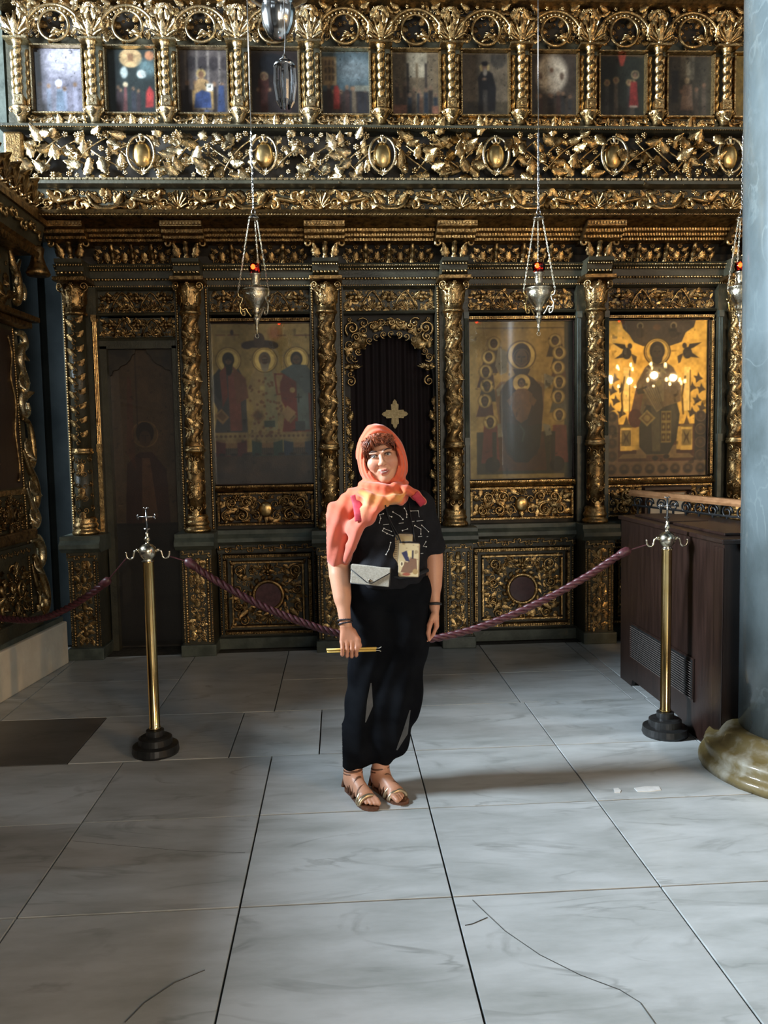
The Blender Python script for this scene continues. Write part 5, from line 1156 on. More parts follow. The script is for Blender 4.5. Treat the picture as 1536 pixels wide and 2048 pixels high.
MB().add([(fx(0, z)-.03+dx, YE-s, z) for s, z in [(0, .40), (-.16, .40), (-.18, 1.0), (-.14, 1.06), (-.12, 1.9), (-.10, 2.44), (0, 2.44)] for dx in (0, .02)],
         [(0, 2, 4, 6, 8, 10, 12), (13, 11, 9, 7, 5, 3, 1)]+[(2*i, 2*i+1, 2*((i+1) % 7)+1, 2*((i+1) % 7)) for i in range(7)]).build('wing_board', 'green_paint', T)
wing([(-.02, 3.02), (-.06, 2.92), (-.12, 2.86), (-.14, 2.74), (-.10, 2.66), (-.04, 2.68)], .030, 'bracket_scroll'); wing([(-.20, 2.98), (-.14, 2.90), (-.10, 2.80), (-.20, 2.80), (-.25, 2.76), (-.24, 2.70)], .022, 'bracket_scroll', 'gold_pale')
for k_ in range(2):
    r_ = random.Random(60+k_)
    for i in range(9):
        for j in range(6): fo(r_.choice(['leaf', 'leaf2', 'curl', 'rosette']), .08+.055*i+r_.uniform(-.015, .015), (.50, 1.09)[k_]+.058*j*(1 if k_ == 0 else .55), .055, r_.uniform(0, 360), gm='gold_dark', off=.004)
# canopy
def canopy(z0, z1, o0, o1, mt, nm):
    e0, e1 = YE+.10+o0, YE+.10+o1; xx0, xx1 = fx(0, 3)+.05+o0, fx(0, 3)+.05+o1
    MB().add([(xx0, e0, z0), (xx0, 4.2, z0), (-3.0, 4.2, z0), (-3.0, e0, z0), (xx1, e1, z1), (xx1, 4.2, z1), (-3.0, 4.2, z1), (-3.0, e1, z1)], [(0, 1, 2, 3)[::-1], (4, 5, 6, 7), (0, 1, 5, 4)[::-1], (1, 2, 6, 5)[::-1], (2, 3, 7, 6)[::-1], (3, 0, 4, 7)[::-1]]).build(nm, mt, T)
canopy(3.0, 3.06, .06, .10, 'gold_dark', 'canopy_rim'); canopy(3.06, 3.22, .10, .13, 'green_paint', 'canopy_band'); canopy(3.22, 3.26, .15, .15, 'gold_dark', 'canopy_rim'); canopy(3.26, 3.34, .12, .10, 'gold_dark', 'canopy_gallery')
cx_ = fx(0, 3)+.05+.12
fr = MB()
for k in range(26):
    y = YE+.16-.055*k
    fr.prism([(0, 0), (.024, .03), (.024, .05), (-.024, .05), (-.024, .03)], -.006, .006); 
    nv = 10; 
    for q in range(nv): v = fr.v[-nv+q]; fr.v[-nv+q] = (cx_-.01+v[1], y+v[0], 2.965+v[2])
fr.build('scalloped_fringe', 'gold_dark', T, kind='stuff')
for k in range(9):
    y = YE+.12-.16*k
    orn('palmette', 'gold_dark', T, cx_-.02, y-.04, 3.34, .16, yaw=90); orn('curl', 'gold_dark', T, cx_-.02, y-.12, 3.37, .09, 0, False, yaw=90); orn('leaf', 'gold_dark', T, cx_-.02, y-.09, 3.35, .17, 15, yaw=90)
    orn('scurl', 'gold', T, cx_, y-.06, 3.14, .14, 0, k % 2 == 1, yaw=90)
for k in range(4): orn('palmette', 'gold_dark', T, cx_-.1-.14*k, YE+.19, 3.34, .15, yaw=180)
MB().lathe([(.075, 2.86), (.085, 2.875), (.075, 2.90), (.055, 2.94), (.040, 3.0), (.050, 3.05), (.03, 3.07)], (cx_-.03, YE+.17, 0), 14).build('corner_bell', 'gold_dark', T, smooth=True)

# ---------------------------------------------------------------- added stalls, unseen, that keep window light off the left floor
for k, y0 in enumerate((-1.2, .145, 1.49, 2.835)):
    T = thing('added_shade_stall', 'added unseen high-backed stall shading the floor, %s in the row outside the left edge' % ('rearmost', 'second', 'third', 'fourth')[k], 'stall', (-2.95, y0+.65, 0), 'added shade stalls')
    MB().box(-3.22, -3.16, y0, y0+1.335, 0, 2.30).build('back', 'dark_wood', T, bevel=.01); MB().box(-3.24, -3.05, y0-.01, y0+1.335, 2.30, 2.37).build('crest', 'dark_wood_edge', T, bevel=.01)
    MB().box(-3.16, -2.78, y0+.06, y0+1.24, .44, .49).build('seat', 'dark_wood', T, bevel=.008)
    for y in (y0, y0+.62, y0+1.25): MB().box(-3.16, -2.72, y, y+.05, 0, 1.0).build('arm_panel', 'dark_wood', T, bevel=.008)

# ================================================================ marble column
T = thing('marble_column', 'blue-green veined marble column on a worn ochre base at the right edge', 'column', (2.235, 3.645, 0))
MB().lathe([(.298, .17), (.30, .6), (.305, 1.5), (.318, 2.6), (.328, 3.6), (.34, 6.0)], (2.235, 3.645, 0), 64).build('shaft', 'column_marble', T, smooth=True)
def jag(a, z): return 1+.003*math.sin(7*a+z*9)+.003*math.sin(23*a+1)+.002*math.sin(41*a+z*30)
MB().lathe([(.478, 0), (.482, .03), (.470, .05), (.452, .055), (.448, .075), (.455, .10), (.445, .118), (.41, .125), (.385, .14), (.372, .165), (.350, .19), (.325, .20), (.29, .20)], (2.235, 3.645, 0), 72, mod=jag).build('base', 'base_stone', T, smooth=True)

# ================================================================ wooden radiator cabinet
T = thing('radiator_cabinet', 'dark brown wooden radiator cabinet with a louvred vent beside the marble column', 'cabinet', (2.15, 4.5, 0))
X0, X1, Y0, Y1, ZT = 1.895, 2.42, 3.80, 5.235, 1.085
MB().box(X0+.02, X1, Y0+.02, Y1, .06, ZT).build('carcass', 'dark_wood_edge', T)
sd = MB().prism([(0, 0)]*3, 0, 0); sd = MB()
P = [(Y0, 0), (Y0+.10, 0), (Y0+.50, .0), (Y0+.52, .045), (Y1-.22, .045), (Y1-.20, 0), (Y1, 0), (Y1, ZT), (Y0, ZT)]
n = len(P); sd.add([(X0, p[0], p[1]) for p in P]+[(X0+.022, p[0], p[1]) for p in P], [tuple(range(n)), tuple(range(2*n-1, n-1, -1))]+[(i, i+n, (i+1) % n+n, (i+1) % n) for i in range(n)])
sd = sd.build('side_panel', 'dark_wood', T)
MB().box(X0-.006, X0, Y0, Y0+.10, 0, ZT-.02).build('corner_stile', 'dark_wood', T, bevel=.003)
MB().box(X0+.022, X1, Y0, Y0+.022, 0, ZT).build('end_panel', 'dark_wood_edge', T)
MB().box(X0-.02, X1+.01, Y0-.02, Y1+.01, ZT, ZT+.025).build('top', 'dark_wood', T, bevel=.005)
MB().box(X0+.06, X0+.30, Y0+.12, Y0+.75, ZT+.025, ZT+.040).build('lid', 'dark_wood', T, bevel=.004); MB().box(X0+.06, X0+.30, Y0+.80, Y1-.08, ZT+.025, ZT+.040).build('lid', 'dark_wood', T, bevel=.004)
g0 = atx(1388, 1330, X0); g1 = atx(1265, 1330, X0); z0 = .20; z1 = .415
ya, yb = g0.y, g1.y
v = MB().box(X0-.008, X0+.001, ya-.012, yb+.012, z0-.012, z1+.012).build('vent_frame', 'dark_wood', T)
mat('vent_slat', (.13, .105, .092), (.18, .15, .13), rough=.35, scale=30)
MB().box(X0-.0095, X0-.008, ya, yb, z0, z1).build('vent_shade_sheet', 'black_iron', T)  # black sheet stands for the shade between the slats
sm = MB().add([(0, 0, 0), (.010, 0, -.006), (.010, 1, -.006), (0, 1, 0), (0, 0, .003), (.010, 0, -.003), (.010, 1, -.003), (0, 1, .003)], [(0, 1, 2, 3), (4, 7, 6, 5), (0, 4, 5, 1), (1, 5, 6, 2), (2, 6, 7, 3), (3, 7, 4, 0)]).mesh('slat', 'vent_slat', False)
for k in range(16): link('slat', sm, T, Matrix.Translation((X0-.019, ya, z0+.006+k*(z1-z0-.006)/16)) @ Matrix.Diagonal((1, yb-ya, 1, 1)))

# handrail with ironwork behind the cabinet
T = thing('handrail', 'orange-brown wooden handrail on black scrolled ironwork behind the cabinet', 'railing', (2.5, 5.1, 0))
a = at(1265, 985, 5.62); b = at(1500, 1008, 4.66)
m = MB(); d = (b-a).normalized(); s = d.cross(Vector((0, 0, 1))).normalized()
vs = []
for p in (a, b):
    for (u, v_) in ((-.03, -.022), (.03, -.022), (.036, -.005), (.026, .02), (-.026, .02), (-.036, -.005)): vs.append(p+s*u+Vector((0, 0, v_)))
m.add(vs, [tuple(range(5, -1, -1)), tuple(range(6, 12))]+[(i, (i+1) % 6, (i+1) % 6+6, i+6) for i in range(6)]); m.build('rail', 'rail_wood', T)
m = MB(); m.tube([a+Vector((0, 0, -.09)), b+Vector((0, 0, -.09))], .008, 6); m.tube([a+Vector((0, 0, -.9)), b+Vector((0, 0, -.9))], .008, 6); m.build('iron_bar', 'black_iron', T)
for k in range(9):
    p = a.lerp(b, (k+.5)/9); m = MB(); pts = []
    for q in range(20): t = q/19*2*PI*1.4; r = .045*(1-q/28); pts.append(p+d*(r*math.cos(t))+Vector((0, 0, -.06+r*math.sin(t)-.005)))
    m.tube(pts, .007, 5); m.tube([p+Vector((0, 0, -.08)), Vector((p.x, p.y, 0))], .008, 6); m.build('iron_scroll', 'black_iron', T, smooth=True)
# framed picture leaning behind the rail
T = thing('framed_picture', 'small dark-framed picture leaning against the screen behind the handrail', 'picture', (2.55, 5.95, 1.0))
a = at(1285, 972, 5.95); b = at(1383, 1062, 5.95)
frame_bars('frame_bar', T, a.x, b.x, b.z, a.z, .045, 5.93, 5.97, 'frame_dark'); frame_bars('inner_fillet', T, a.x+.045, b.x-.045, b.z+.045, a.z-.045, .012, 5.94, 5.965, 'rail_wood')
MB().box(a.x+.05, b.x-.05, 5.955, 5.962, b.z+.05, a.z-.05).build('print', 'paper', T)
st = thing('picture_stand', 'dark wooden stand carrying the small framed picture behind the handrail', 'stand', (2.55, 5.95, 0))
MB().box(a.x-.04, b.x+.04, 5.86, 6.06, b.z-.03, b.z).build('top', 'dark_wood', st); MB().box(a.x, b.x, 5.93, 6.02, 0, b.z-.03).build('leg', 'dark_wood', st)

# ================================================================ rope posts
def post(x, y, label, ang):
    T = thing('rope_post', label, 'post', (x, y, 0), 'brass rope posts')
    MB().lathe([(.118, 0), (.122, .012), (.118, .045), (.10, .05), (.088, .052), (.086, .085), (.074, .092), (.046, .095), (.046, .125), (.034, .128)], (x, y, 0), 36).build('base', 'black_iron', T, smooth=False)
    MB().lathe([(.031, .125), (.031, .14), (.0275, .145), (.0275, 1.015), (.031, 1.02)], (x, y, 0), 24).build('pole', 'brass', T, smooth=True)
    MB().lathe([(.020, 1.015), (.034, 1.022), (.022, 1.03), (.026, 1.036), (.040, 1.052), (.045, 1.072), (.040, 1.094), (.026, 1.108), (.012, 1.114), (.010, 1.126), (.018, 1.134), (.013, 1.145), (.007, 1.155), (.010, 1.165), (.005, 1.175)], (x, y, 0), 24).build('ball_finial', 'brass_silvered', T, smooth=True)
    m = MB(); z = 1.175
    m.tube([(x, y, z), (x, y, z+.115)], [.006, .005], 6); m.tube([(x-.036, y, z+.078), (x+.036, y, z+.078)], .005, 6)
    for (px_, pz, ax, az) in ((-.038, .078, -1, 0), (.038, .078, 1, 0), (0, .118, 0, 1), (0, .02, 0, -1)):
        for s in (-1, 1): m.tube([(x+px_, y, z+pz), (x+px_+ax*.008+s*az*.009+0*s, y, z+pz+az*.008+s*ax*.009), (x+px_+ax*.004+s*abs(az)*.015, y, z+pz+az*.004+s*abs(ax)*.015)], [.005, .004, .003], 5)
    m.build('cross', 'silver_dark', T, smooth=True)
    for s in (-1, 1):
        m = MB(); c, q = math.cos(ang), math.sin(ang)
        P = [(.040, 1.07), (.062, 1.078), (.070, 1.066), (.074, 1.045), (.088, 1.035), (.104, 1.042), (.110, 1.06), (.109, 1.072)]
        m.tube([(x+s*p[0]*c, y+s*p[0]*q, p[1]) for p in catmull([(a_, 0, b_) for a_, b_ in P], 20) for p in [(p.x, p.z)]], .0055, 6); m.ball((x+s*.052*c, y+s*.052*q, 1.08), .010, 8, 5); m.build('hook', 'brass_silvered', T, smooth=True)
post(-.995, 4.171, 'brass rope post with cross finial in front of the dark side door', .05)
post(1.755, 4.156, 'brass rope post with cross finial beside the wooden cabinet', -.05)
def rope(label, P, n, cord=.12, cord_end=True):
    pts = catmull(P, n); L = [0]
    for p, q in zip(pts[:-1], pts[1:]): L.append(L[-1]+(q-p).length)
    T = thing('rope', label, 'rope', tuple(pts[n//2]), 'barrier ropes')
    tot = L[-1]; a_ = [p for p, l in zip(pts, L) if cord <= l <= (tot-cord if cord_end else tot)]
    for s in range(3):
        m = MB(); tw_ = []
        for k, p in enumerate(a_):
            t = (a_[min(k+1, len(a_)-1)]-a_[max(k-1, 0)]).normalized(); u = t.cross(Vector((0, 1, 0))).normalized(); v_ = t.cross(u); q = k*.75+s*2*PI/3
            tw_.append(p+u*(.0105*math.cos(q))+v_*(.0105*math.sin(q)))
        m.tube(tw_, .0112, 6); m.build('strand', 'rope', T, smooth=True)
    for e, d in (((a_[0], a_[1]-a_[0]),)+(((a_[-1], a_[-2]-a_[-1]),) if cord_end else ())):
        d = d.normalized(); m = MB(); m.tube([e-d*.02, e-d*.012, e+d*.0, e+d*.03, e+d*.05, e+d*.055], [.006, .016, .024, .024, .020, .012], 10); m.build('end_cap', 'rope', T, smooth=True)
    m = MB(); m.tube([pts[0], a_[0]], .0035, 5)
    if cord_end: m.tube([pts[-1], a_[-1]], .0035, 5)
    m.build('cord', 'rope', T)
ya = 4.17
rp = [(-.888, 4.175, 1.045)]+[tuple(at(px, py, ya)) for px, py in ((362, 1115), (430, 1160), (520, 1210), (600, 1243), (680, 1268), (780, 1283), (880, 1275), (980, 1247), (1080, 1204), (1170, 1155), (1248, 1105))]+[(1.648, 4.161, 1.045)]
rope('long dark red braided rope sagging between the two brass posts behind the woman', rp, 220, .10)
rp = [(-1.10, 4.166, 1.045)]+[tuple(at(px, py, yy)) for px, py, yy in ((228, 1150, 4.25), (170, 1195, 4.4), (110, 1228, 4.55), (60, 1240, 4.7), (0, 1236, 4.9), (-60, 1225, 5.05))]
rope('dark red braided rope running from the left brass post towards the throne', rp, 120, .22, False)

# ================================================================ hanging oil lamps
def chain(m, a, b, r=.0075, t=.0016):
    a = Vector(a); b = Vector(b); d = b-a; n = max(3, int(d.length/(r*1.75))); dn = d.normalized(); u = dn.orthogonal().normalized(); v_ = dn.cross(u)
    for k in range(n):
        c = a+d*((k+.5)/n); w_ = u if k % 2 else v_
        m.tube([c+dn*(r*1.25*math.cos(q*PI/4))+w_*(r*.62*math.sin(q*PI/4)) for q in range(8)], t, 4, closed=True)
def oil_lamp(x, y, label, zt=3.10):
    T = thing('oil_lamp', label, 'lamp', (x, y, 2.30), 'hanging oil lamps')
    dz = zt-3.10
    m = MB(); m.tube([(x, y, 5.6+dz), (x, y, 3.30+dz)], .0035, 5); chain(m, (x, y, 3.62+dz), (x, y, 3.14+dz), .010, .002); m.build('suspension', 'silver', T, smooth=True)
    m = MB(); m.tube([(x+.012*math.cos(q*PI/6), y, 3.118+dz+.022*math.sin(q*PI/6)) for q in range(12)], .0028, 5, closed=True); m.build('ring', 'silver', T, smooth=True)
    MB().lathe([(.004, 3.108+dz), (.010, 3.105+dz), (.022, 3.098+dz), (.036, 3.082+dz), (.040, 3.074+dz), (.036, 3.074+dz)], (x, y, 0), 20).build('cap', 'silver', T, smooth=True)
    for k in range(3):
        q = math.radians(200+120*k); c, s = math.cos(q), math.sin(q)
        m = MB(); chain(m, (x+.028*c, y+.028*s, 3.076+dz), (x+.118*c, y+.118*s, 2.60+dz)); m.build('chain', 'lamp_metal', T, smooth=True)
        m = MB()
        P = catmull([(x+r*c, y+r*s, z+dz) for r, z in ((.118, 2.60), (.110, 2.575), (.090, 2.57), (.095, 2.545), (.108, 2.52), (.092, 2.495), (.070, 2.505), (.055, 2.48), (.035, 2.455))], 40)
        m.tube(P, .0055, 6); m.tube(catmull([(x+r*c, y+r*s, z+dz) for r, z in ((.108, 2.52), (.10, 2.47), (.078, 2.46), (.078, 2.485), (.092, 2.485))], 20), .005, 6); m.ball((x+.118*c, y+.118*s, 2.54+dz), .010, 7, 5); m.build('scroll_arm', 'lamp_metal' if k else 'brass', T, smooth=True)
    MB().lathe([(.012, 2.47), (.030, 2.485), (.022, 2.50), (.045, 2.525), (.070, 2.56), (.080, 2.595), (.074, 2.612), (.088, 2.622), (.086, 2.63), (.050, 2.634), (.034, 2.645), (.022, 2.66), (.030, 2.675), (.026, 2.70), (.038, 2.722), (.040, 2.728)], (x, y, dz), 24, mod=lambda a, z: 1+(.03*math.cos(12*a) if z < 2.61 else 0)).build('bowl', 'lamp_metal', T, smooth=True)
    MB().lathe([(.026, 2.728), (.040, 2.745), (.044, 2.765), (.040, 2.785), (.036, 2.79)], (x, y, dz), 20, caps=False).build('red_cup', 'red_glass', T, smooth=True)
    m = MB(); m.ball((x-.012, y-.01, 2.772+dz), .014, 8, 6, (1, 1, 1.2)); m.build('flame', 'flame', T, smooth=True)
    MB().lathe([(.004, 2.345), (.008, 2.35), (.006, 2.365), (.013, 2.375), (.007, 2.385), (.010, 2.40), (.020, 2.43), (.026, 2.445), (.014, 2.452), (.018, 2.46), (.012, 2.475)], (x, y, dz), 14).build('finial', 'lamp_metal', T, smooth=True)
    m = MB(); m.tube([(x+.011*math.cos(q*PI/7), y, 2.332+dz+.014*math.sin(q*PI/7)) for q in range(14)], .0022, 5, closed=True); m.build('ring', 'lamp_metal', T, smooth=True)
p = at(507, 430, 5.3); oil_lamp(p.x, 5.3, 'silver oil lamp with red glass cup hanging before the icon of three bishops', p.z)
p = at(1077, 430, 5.3); oil_lamp(p.x, 5.3, 'silver oil lamp with red glass cup hanging before the enthroned mother icon', p.z)
p = at(1484, 430, 5.3); oil_lamp(p.x, 5.3, 'silver oil lamp partly hidden behind the marble column', p.z)

# ================================================================ chandelier end and crystal drop at the top
p = at(557, 45, 3.0); x, y = p.x, 3.0; zb = at(557, 82, 3.0).z
T = thing('silver_chandelier', 'fluted silver chandelier bowl at the top edge left of centre', 'chandelier', (x, y, zb))
MB().lathe([(.006, 0), (.022, .005), (.040, .022), (.054, .05), (.060, .08), (.060, .11), (.052, .122), (.060, .128), (.085, .145), (.11, .16), (.10, .175), (.06, .20), (.05, .30), (.10, .36), (.07, .42), (.03, .5)], (x, y, zb), 40, mod=lambda a, z: 1+.03*math.cos(16*a)*(1 if z < .125 else .4)).build('bowl', 'silver', T, smooth=True)
m = MB(); m.tube([(x, y, zb+.48), (x, y, zb+2.6)], .008, 6); m.build('rod', 'silver', T)
for k in range(6):
    q = PI/3*k+.3; c, s = math.cos(q), math.sin(q); m = MB(); m.tube(catmull([(x+r*c, y+r*s, zb+z) for r, z in ((.05, .30), (.16, .24), (.26, .27), (.30, .36))], 24), .009, 7); m.build('arm', 'brass', T, smooth=True)
p = at(570, 160, 2.9); x, y = p.x, 2.9; zt = at(568, 108, 2.9).z; zb2 = at(575, 215, 2.9).z; h = zt-zb2
T = thing('crystal_drop', 'clear crystal drop with silver cap hanging just below the chandelier bowl', 'pendant', (x, y, zb2))
MB().lathe([(.004, h), (.008, h-.006), (.012, h-.016), (.032, h-.03), (.040, h-.042), (.036, h-.046)], (x, y, zb2), 20).build('cap', 'silver', T, smooth=True)
mat('crystal_solid', (.85, .87, .9), rough=.03, metal=0); MATS['crystal_solid'].node_tree.nodes['Principled BSDF'].inputs['Transmission Weight'].default_value = 1.0
for k in range(8):
    q = PI/4*k+.2; c, s = math.cos(q), math.sin(q); m = MB(); m.tube([(x+.031*c, y+.031*s, zb2+h-.046), (x+.033*c, y+.033*s, zb2+h-.10), (x+.025*c, y+.025*s, zb2+.02), (x+.018*c, y+.018*s, zb2)], [.008, .009, .008, .003], 6); m.build('prism', 'crystal_solid' if k % 2 else 'silver', T)  # alternate silver prisms stand in for highlights in the clear glass
m = MB(); m.tube([(x, y, zt), (x+.004, y, zt+.05), (x, y+.02, zt+.3)], .0012, 4); m.build('wire', 'silver', T)

# ================================================================ candle chandelier behind the camera, seen mirrored in the bright icon
T = thing('candle_chandelier', 'brass chandelier of burning candles mirrored in the glass of the bright gold icon', 'chandelier', (5.6, -1.6, 2.3))
cx_, cy_, cz_ = 5.6, -1.6, 2.55
MB().lathe([(.02, -.25), (.06, -.2), (.12, -.1), (.06, 0), (.04, .2), (.09, .3), (.04, .4), (.015, .6), (.015, 4)], (cx_, cy_, cz_), 20).build('stem', 'brass', T, smooth=True)
for tier, (R, n, dz) in enumerate(((.75, 14, -.05), (.45, 8, .25))):
    for k in range(n):
        q = 2*PI*k/n; c, s = math.cos(q), math.sin(q); m = MB(); m.tube(catmull([(cx_+r*c, cy_+r*s, cz_+dz+z) for r, z in ((.05, .05), (R*.5, -.12), (R*.9, -.06), (R, .05))], 12), .011, 6); m.build('arm', 'brass', T, smooth=True)
        MB().lathe([(.035, 0), (.012, .01), (.012, .13), (.004, .135)], (cx_+R*c, cy_+R*s, cz_+dz+.05), 8).build('candle', 'paper', T, smooth=True)
        m = MB(); m.ball((cx_+R*c, cy_+R*s, cz_+dz+.21), .022, 7, 5, (1, 1, 1.8)); m.build('flame', 'candle_bulb', T, smooth=True)
for k in range(4):
    l = bpy.data.lights.new('candle_light', 'POINT'); l.energy = 185; l.color = WARM; l.shadow_soft_size = .05
    lo = bpy.data.objects.new('candle_light', l); COL.objects.link(lo); lo.location = (cx_+.6*math.cos(k*PI/2), cy_+.6*math.sin(k*PI/2), cz_+.25)
# ================================================================ the woman: smooth-blended solids turned into one mesh
class Vox:
    def __init__(s, lo, hi, h):
        s.lo = np.array(lo, float); s.h = h; s.n = np.ceil((np.array(hi)-s.lo)/h).astype(int)+1
        s.D = np.full(s.n, .2, np.float32)
    def _sub(s, lo, hi, pad):
        i0 = np.maximum(0, np.floor((np.array(lo)-pad-s.lo)/s.h).astype(int)); i1 = np.minimum(s.n, np.ceil((np.array(hi)+pad-s.lo)/s.h).astype(int)+1)
        if (i1 <= i0).any(): return None, None
        ax = [s.lo[k]+s.h*np.arange(i0[k], i1[k]) for k in range(3)]
        return tuple(slice(i0[k], i1[k]) for k in range(3)), np.stack(np.meshgrid(*ax, indexing='ij'), -1)
    def _blend(s, sl, d, k, op):
        a = s.D[sl]
        if op == '+':
            if k > 0: h = np.maximum(k-np.abs(a-d), 0)/k; r = np.minimum(a, d)-h*h*k*.25
            else: r = np.minimum(a, d)
        else:
            d = -d
            if k > 0: h = np.maximum(k-np.abs(a-d), 0)/k; r = np.maximum(a, d)+h*h*k*.25
            else: r = np.maximum(a, d)
        s.D[sl] = r
    def cap(s, a, b, ra, rb=None, k=.02, op='+', sc=None):
        a = np.array(a, float); b = np.array(b, float); rb = ra if rb is None else rb; R = max(ra, rb)
        sl, P = s._sub(np.minimum(a, b)-R, np.maximum(a, b)+R, k+3*s.h)
        if sl is None: return s
        ab = b-a; t = np.clip(((P-a)@ab)/max(ab@ab, 1e-12), 0, 1); q = P-a-t[..., None]*ab
        if sc is not None: q = q/np.array(sc)
        s._blend(sl, np.linalg.norm(q, axis=-1)-(ra+(rb-ra)*t), k, op); return s
    def chain(s, pts, rad, k=.02, **kw):
        for i in range(len(pts)-1): s.cap(pts[i], pts[i+1], rad[i], rad[i+1], k, **kw)
        return s
    def ell(s, c, r, k=.02, op='+', R=None):
        c = np.array(c, float); r = np.array(r, float); m = r.max()
        sl, P = s._sub(c-m, c+m, k+3*s.h)
        if sl is None: return s
        q = P-c
        if R is not None: q = q@R            # R columns = local axes in world
        k0 = np.linalg.norm(q/r, axis=-1); k1 = np.maximum(np.linalg.norm(q/(r*r), axis=-1), 1e-6)
        s._blend(sl, k0*(k0-1)/k1, k, op); return s
    def disp(s, fn):
        ax = [s.lo[k]+s.h*np.arange(s.n[k]) for k in range(3)]; P = np.stack(np.meshgrid(*ax, indexing='ij'), -1); s.D = s.D+fn(P).astype(np.float32); return s
    def mesh(s, name, mt, color=None, smooth=2):
        D = s.D; n = D.shape; neg = D < 0
        c = [neg[i:n[0]-1+i, j:n[1]-1+j, k:n[2]-1+k] for i in (0, 1) for j in (0, 1) for k in (0, 1)]
        cnt = sum(x.astype(np.int8) for x in c); act = (cnt > 0) & (cnt < 8); idx = np.full(act.shape, -1, np.int64); cell = np.argwhere(act); idx[act] = np.arange(len(cell))
        acc = np.zeros((len(cell), 3)); num = np.zeros(len(cell)); i, j, k = cell.T
        for e in [((0, 0, 0), (1, 0, 0)), ((0, 1, 0), (1, 1, 0)), ((0, 0, 1), (1, 0, 1)), ((0, 1, 1), (1, 1, 1)), ((0, 0, 0), (0, 1, 0)), ((1, 0, 0), (1, 1, 0)), ((0, 0, 1), (0, 1, 1)), ((1, 0, 1), (1, 1, 1)), ((0, 0, 0), (0, 0, 1)), ((1, 0, 0), (1, 0, 1)), ((0, 1, 0), (0, 1, 1)), ((1, 1, 0), (1, 1, 1))]:
            a, b = e; da = D[i+a[0], j+a[1], k+a[2]]; db = D[i+b[0], j+b[1], k+b[2]]; m = (da < 0) != (db < 0)
            t = np.where(m, da/np.where(m, da-db, 1), 0); p = np.array(a)+t[:, None]*(np.array(b)-np.array(a)); acc[m] += p[m]; num[m] += 1
        V = s.lo+s.h*(cell+acc/num[:, None]); Fs = []
        for ax in range(3):
            o = [0, 0, 0]; o[ax] = 1; sl0 = tuple(slice(0, n[q]-o[q]) for q in range(3)); sl1 = tuple(slice(o[q], n[q]) for q in range(3))
            x = np.argwhere(neg[sl0] != neg[sl1]); b1, b2 = [q for q in range(3) if q != ax]
            x = x[(x[:, b1] > 0) & (x[:, b2] > 0) & (x[:, b1] < n[b1]-1) & (x[:, b2] < n[b2]-1)]
            if not len(x): continue
            def g(d1, d2): y = x.copy(); y[:, b1] -= d1; y[:, b2] -= d2; return idx[y[:, 0], y[:, 1], y[:, 2]]
            q = np.stack([g(1, 1), g(0, 1), g(0, 0), g(1, 0)], 1); sg = neg[x[:, 0], x[:, 1], x[:, 2]]
            if ax == 1: sg = ~sg
            q[~sg] = q[~sg][:, ::-1]; Fs.append(q)
        Fq = np.concatenate(Fs); Fq = Fq[(Fq >= 0).all(1)]
        for _ in range(smooth):
            S = np.zeros_like(V); C = np.zeros(len(V))
            for a, b in ((0, 1), (1, 2), (2, 3), (3, 0)):
                np.add.at(S, Fq[:, a], V[Fq[:, b]]); np.add.at(C, Fq[:, a], 1); np.add.at(S, Fq[:, b], V[Fq[:, a]]); np.add.at(C, Fq[:, b], 1)
            V = V*.5+.5*S/np.maximum(C, 1)[:, None]
        me = bpy.data.meshes.new(name); me.vertices.add(len(V)); me.vertices.foreach_set('co', V.ravel()); nf = len(Fq)
        me.loops.add(nf*4); me.loops.foreach_set('vertex_index', Fq.ravel().astype(np.int32)); me.polygons.add(nf)
        me.polygons.foreach_set('loop_start', np.arange(0, nf*4, 4, dtype=np.int32)); me.polygons.foreach_set('use_smooth', np.ones(nf, bool)); me.update(calc_edges=True); me.validate()
        me.materials.append(MATS[mt])
        if color is not None:
            at_ = me.color_attributes.new('Col', 'FLOAT_COLOR', 'POINT'); c_ = np.ones((len(V), 4), np.float32); c_[:, :3] = color(V); at_.data.foreach_set('color', c_.ravel())
        return me, V, Fq
def bvh_of(V, Fq): return BVHTree.FromPolygons([tuple(v) for v in V], [tuple(f) for f in Fq])
def hit(bvh, px, py):
    r = ray(px, py).normalized(); h = bvh.ray_cast(CAMPOS, r)
    return (h[0], h[1]) if h[0] is not None else (None, None)
def V3(v): return np.array(v)
def A(px, py, Y): return np.array(at(px, py, Y))
BX, BY = .215, 3.62

# ---- head frame
tilt = math.radians(-10.5); hy = math.radians(-4)
HR = (Matrix.Rotation(tilt, 3, 'Y') @ Matrix.Rotation(hy, 3, 'Z') @ Matrix.Rotation(math.radians(0), 3, 'X'))
HRn = np.array(HR)
HC = np.array(at(762, 911, 3.50))-HRn@np.array([0, -.085, .006])
def hl(x, y, z): return HC+HRn@np.array([x, y, z])

# ---- skeleton points
SHR = np.array([.085, 3.62, 1.335]); ELR = A(677, 1128, 3.60); WRR = A(691, 1248, 3.505)
SHL = np.array([.372, 3.64, 1.32]); ELL = A(866, 1112, 3.66); WRL = A(869, 1213, 3.60)
HIPR = np.array([.145, 3.63, .92]); HIPL = np.array([.295, 3.63, .92])
F1H, F1T = np.array(atz(699, 1577)), np.array(atz(745, 1621)); F2H, F2T = np.array(atz(752, 1574)), np.array(atz(806, 1609))
def footframe(h, t):
    f = (t-h); f[2] = 0; L = np.linalg.norm(f); f = f/L; s_ = np.array([f[1], -f[0], 0])      # s_ points to the right of travel
    return lambda a, b, c: h+f*a*L/.25+s_*b+np.array([0, 0, c])
G1, G2 = footframe(F1H, F1T), footframe(F2H, F2T)
AN1, AN2 = G1(.045, 0, .10), G2(.045, 0, .10)

